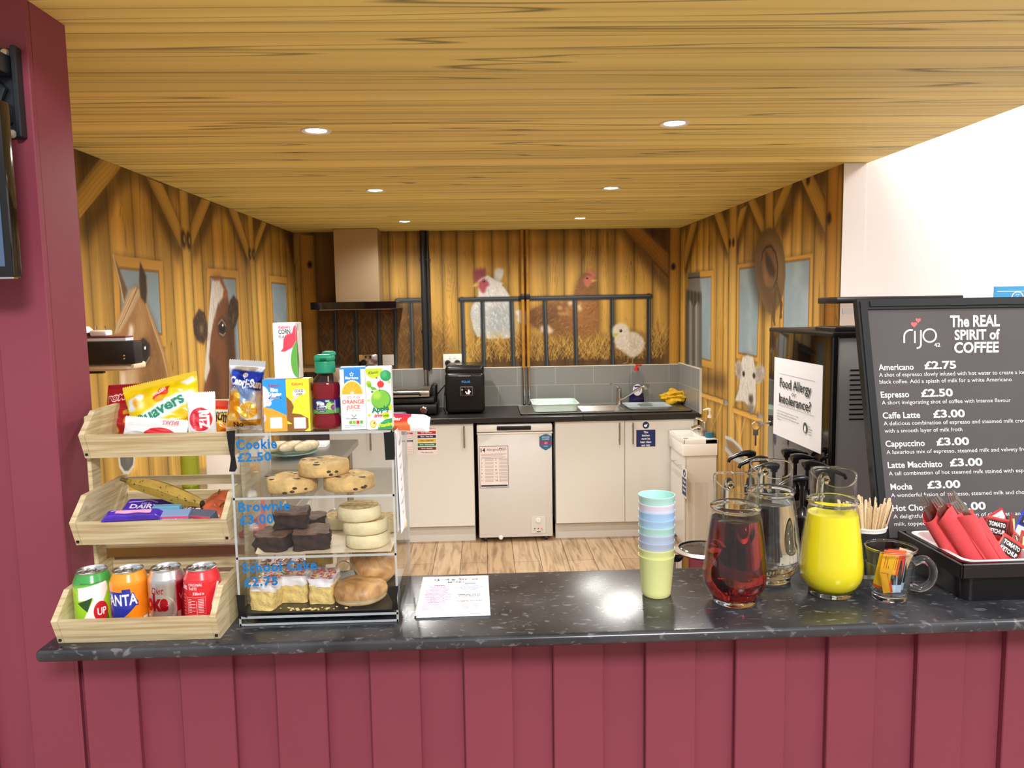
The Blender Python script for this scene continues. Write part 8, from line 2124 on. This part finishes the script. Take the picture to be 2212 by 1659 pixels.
# saucepan with lid behind the counter
sp0 = at(1508, 1183, 1, 2.06)
t = thing('milk_pan', 'lidded steel pan with black handle behind the counter by the cups', 'pan', (sp0[0]+.015, 2.06, .9105))
ph_ = sp0[2]-.9105-.012
MB().lathe([(0, 0), (.070, 0), (.075, .006), (.075, ph_), (.078, ph_+.002), (.074, ph_+.002), (.072, .008), (0, .006)], 44, caps=False).build('pan_body', chrome, t)
MB().lathe([(0, ph_+.014), (.05, ph_+.012), (.072, ph_+.006), (.078, ph_+.002), (.076, ph_), (.0, ph_+.010)], 44, caps=False).build('lid', mat('lid_glass', (70, 68, 66), .08, coat=.5), t)
MB().lathe([(.066, ph_+.0085), (.080, ph_+.0025), (.080, ph_+.006), (.068, ph_+.011)], 44, caps=False).build('lid_rim', satin, t)
MB().tube([(-.074, -.01, ph_-.014), (-.10, -.015, ph_-.010), (-.155, -.02, ph_-.006)], [.010, .011, .010], 12).build('handle', blackp, t)

# blue notice on the hall wall
P0 = at(2147, 619, 1, YR0); P1 = at(2240, 680, 1, YR0)
t = thing('blue_notice', 'blue notice with white ring emblem on the bright hall wall', 'sign', (P0[0], YR0-.0005, P1[2]))
w, h = P1[0]-P0[0], P0[2]-P1[2]
MB().box(0, w, -.002, 0, 0, h).build('sheet', mat('notice_cyan', (70, 160, 214), .45), t)
p = Print(t, lambda u, v, d: (u, -.002-d, v)); p.rect(w*.07, w, h*.82, h*.84, inkw)
c = at(2197, 643, 1, YR0); cu, cv = c[0]-P0[0], c[2]-P1[2]; R_0 = .028
p.ell(cu, cv, R_0, R_0, inkw); p.ell(cu, cv, R_0*.84, R_0*.84, mat('notice_cyan')); p.ell(cu, cv-.004, R_0*.4, R_0*.3, inkw); p.text('STEP', cu, cv+R_0*.35, .006, inkw, 'C'); p.flush()

# ================================================================ wall shelf behind the pillar
sy0 = 2.60
P = at(277, 786, 1, sy0); sxr = P[0]; sz1 = P[2]; sz0 = at(272, 801, 1, sy0)[2]
t = thing('wall_shelf', 'pale pine shelf end on the mural wall beside the red pillar', 'shelf', (XL, sy0, 0))
pine = bpy.data.materials.new('pine_endgrain'); pine.use_nodes = True; nt = pine.node_tree; N = nt.nodes; L = nt.links
tc = N.new('ShaderNodeTexCoord'); wv_ = N.new('ShaderNodeTexWave'); wv_.wave_type = 'RINGS'; wv_.inputs['Scale'].default_value = 26; wv_.inputs['Distortion'].default_value = 1.5; mp_ = N.new('ShaderNodeMapping'); mp_.inputs['Location'].default_value = (.04, 0, -1.58); L.new(tc.outputs['Object'], mp_.inputs[0]); L.new(mp_.outputs[0], wv_.inputs[0])
rr = N.new('ShaderNodeValToRGB'); rr.color_ramp.elements[0].color = (*lin((206, 176, 138)), 1); rr.color_ramp.elements[1].color = (*lin((236, 216, 184)), 1); L.new(wv_.outputs['Fac'], rr.inputs['Fac']); L.new(rr.outputs['Color'], N['Principled BSDF'].inputs['Base Color'])
MB().box(.002, sxr-XL, 0, .14, sz0, sz1, .008, 3).build('shelf_board', pine, t)
for y in (.06,): MB().box(.002, .018, y, y+.02, sz0-.10, sz0).box(.002, .15, y, y+.02, sz0-.012, sz0).build('bracket', blackp, t)
fx = at(291, 760, 1, sy0-.02)[0]; fz = at(285, 737, 1, sy0-.02)[2]
t = thing('box_file', 'black box file lying on the pine shelf', 'box file', (XL+.03, sy0-.02, sz1+.0005))
MB().box(0, fx-XL-.03, 0, .06, 0, fz-sz1, .005, 2).build('file_box', mat('file_black', (34, 30, 27), .5, noise=.1), t)
for dz in (.028, .018): MB().sphere((fx-XL-.065, -.001, dz), .0035, .002, .0035, 10, 6).build('press_stud', chrome, t)
zf = fz+.0008
for k, (c, th, lab) in enumerate((((226, 228, 234), .010, 'loose sheaf of white papers on the black box file'), ((120, 52, 66), .005, 'thin maroon folder on top of the papers'))):
    o = MB().box(0, fx-XL-.07, 0, .055, 0, th, .0012, 1).build(('paper_sheaf', 'document_folder')[k], mat('folder%d' % k, c, .6), loc=(XL+.04, sy0-.01, zf), rot=(0, 0, 0)); tag(o, lab, ('papers', 'folder')[k]); zf += th+.0006
gx_ = at(222, 718, 1, sy0+.03)
t = thing('plug_adaptor', 'small white plug adaptor with two upright pins on the folder', 'plug', (gx_[0], sy0-.004, zf))
MB().box(-.028, .028, 0, .045, 0, .020, .006, 3).build('adaptor_body', whitep, t)
for x in (-.014, .016): MB().cyl((x, .02, .018), (x, .02, .034), .0022, 8).build('pin', chrome, t)
gx_ = at(196, 716, 1, sy0+.03)
t = thing('desk_gadget', 'small white and black gadget half hidden by the red pillar', 'gadget', (gx_[0]-.014, sy0+.015, zf))
MB().lathe([(0, 0), (.028, 0), (.028, .012), (0, .012)], 24).build('base', blackp, t)
MB().lathe([(.0278, .012), (.026, .022), (.016, .032), (0, .034)], 24, caps=False).build('dome', whitep, t)

# ================================================================ screen on a bracket at the pillar
t = thing('tv_bracket', 'dark metal screen bracket screwed to the maroon pillar', 'bracket', (0, COLY0-.016, 0))
gm = mat('bracket_metal', (52, 58, 66), .35, .6)
def PB(px, py): P = at(px, py, 1, COLY0-.018); return P[0], P[2]
a = PB(47, 104); b = PB(60, 300); 
MB().box(a[0]-.11, a[0]-.004, -.004, -.0005, b[1], a[1], .001, 1).build('wall_plate', gm, t)
MB().box(a[0]-.012, a[0]-.002, -.022, -.0005, b[1], a[1], .002, 1).build('plate_flange', gm, t)
for py in (146, 248):
    c = PB(12, py); MB().box(c[0]-.05, c[0]+.016, -.05, -.004, c[1]-.018, c[1]+.018, .004, 2).build('arm_block', mat('bracket_block', (40, 42, 46), .4), t)
for px, py in ((12, 115), (28, 290)):
    c = PB(px, py); MB().lathe([(0, 0), (.008, 0), (.006, .004), (0, .0045)], 16, TR((c[0], -.0045, c[1]), rx=PI/2)).build('screw', mat('screw_cream', (214, 206, 186), .4, .5), t)
c = PB(20, 195); MB().tube([(c[0]-.03, -.008, c[1]+.02), (c[0]-.004, -.010, c[1]), (c[0]-.02, -.008, c[1]-.03)], .006, 8).build('hook', gm, t)
TVY = 1.40
P0 = at(45, 600, 1, TVY); P1 = at(3, 205, 1, TVY-.02)
t = thing('wall_screen', 'black wall screen corner jutting in front of the maroon pillar', 'screen', (P0[0]-.0125, TVY, P0[2]))
tl = math.atan2(P0[0]-P1[0]-.0, P1[2]-P0[2])
w, h = .62, .305
M_ = TR((0, 0, 0), ry=-max(0, tl))
bz_ = mat('screen_bezel', (18, 18, 20), .12, coat=.4)
bd = MB().box(-w, 0, 0, .030, 0, h, .004, 2, M=M_).build('housing', bz_, t)
MB().box(-w+.012, -.012, -.0022, -.0006, .020, h-.012, M=M_).build('display', mat('screen_glass', (70, 90, 120), .06, emit=.25), t)
MB().box(-w, .0012, -.001, .012, -.0015, .0015, M=M_).build('silver_trim', chrome, t)
MB().cyl((-.10, .03, .18), (-.10, COLY0-.018-TVY-.02, .18), .02, 14).build('mount_arm', gm, t)
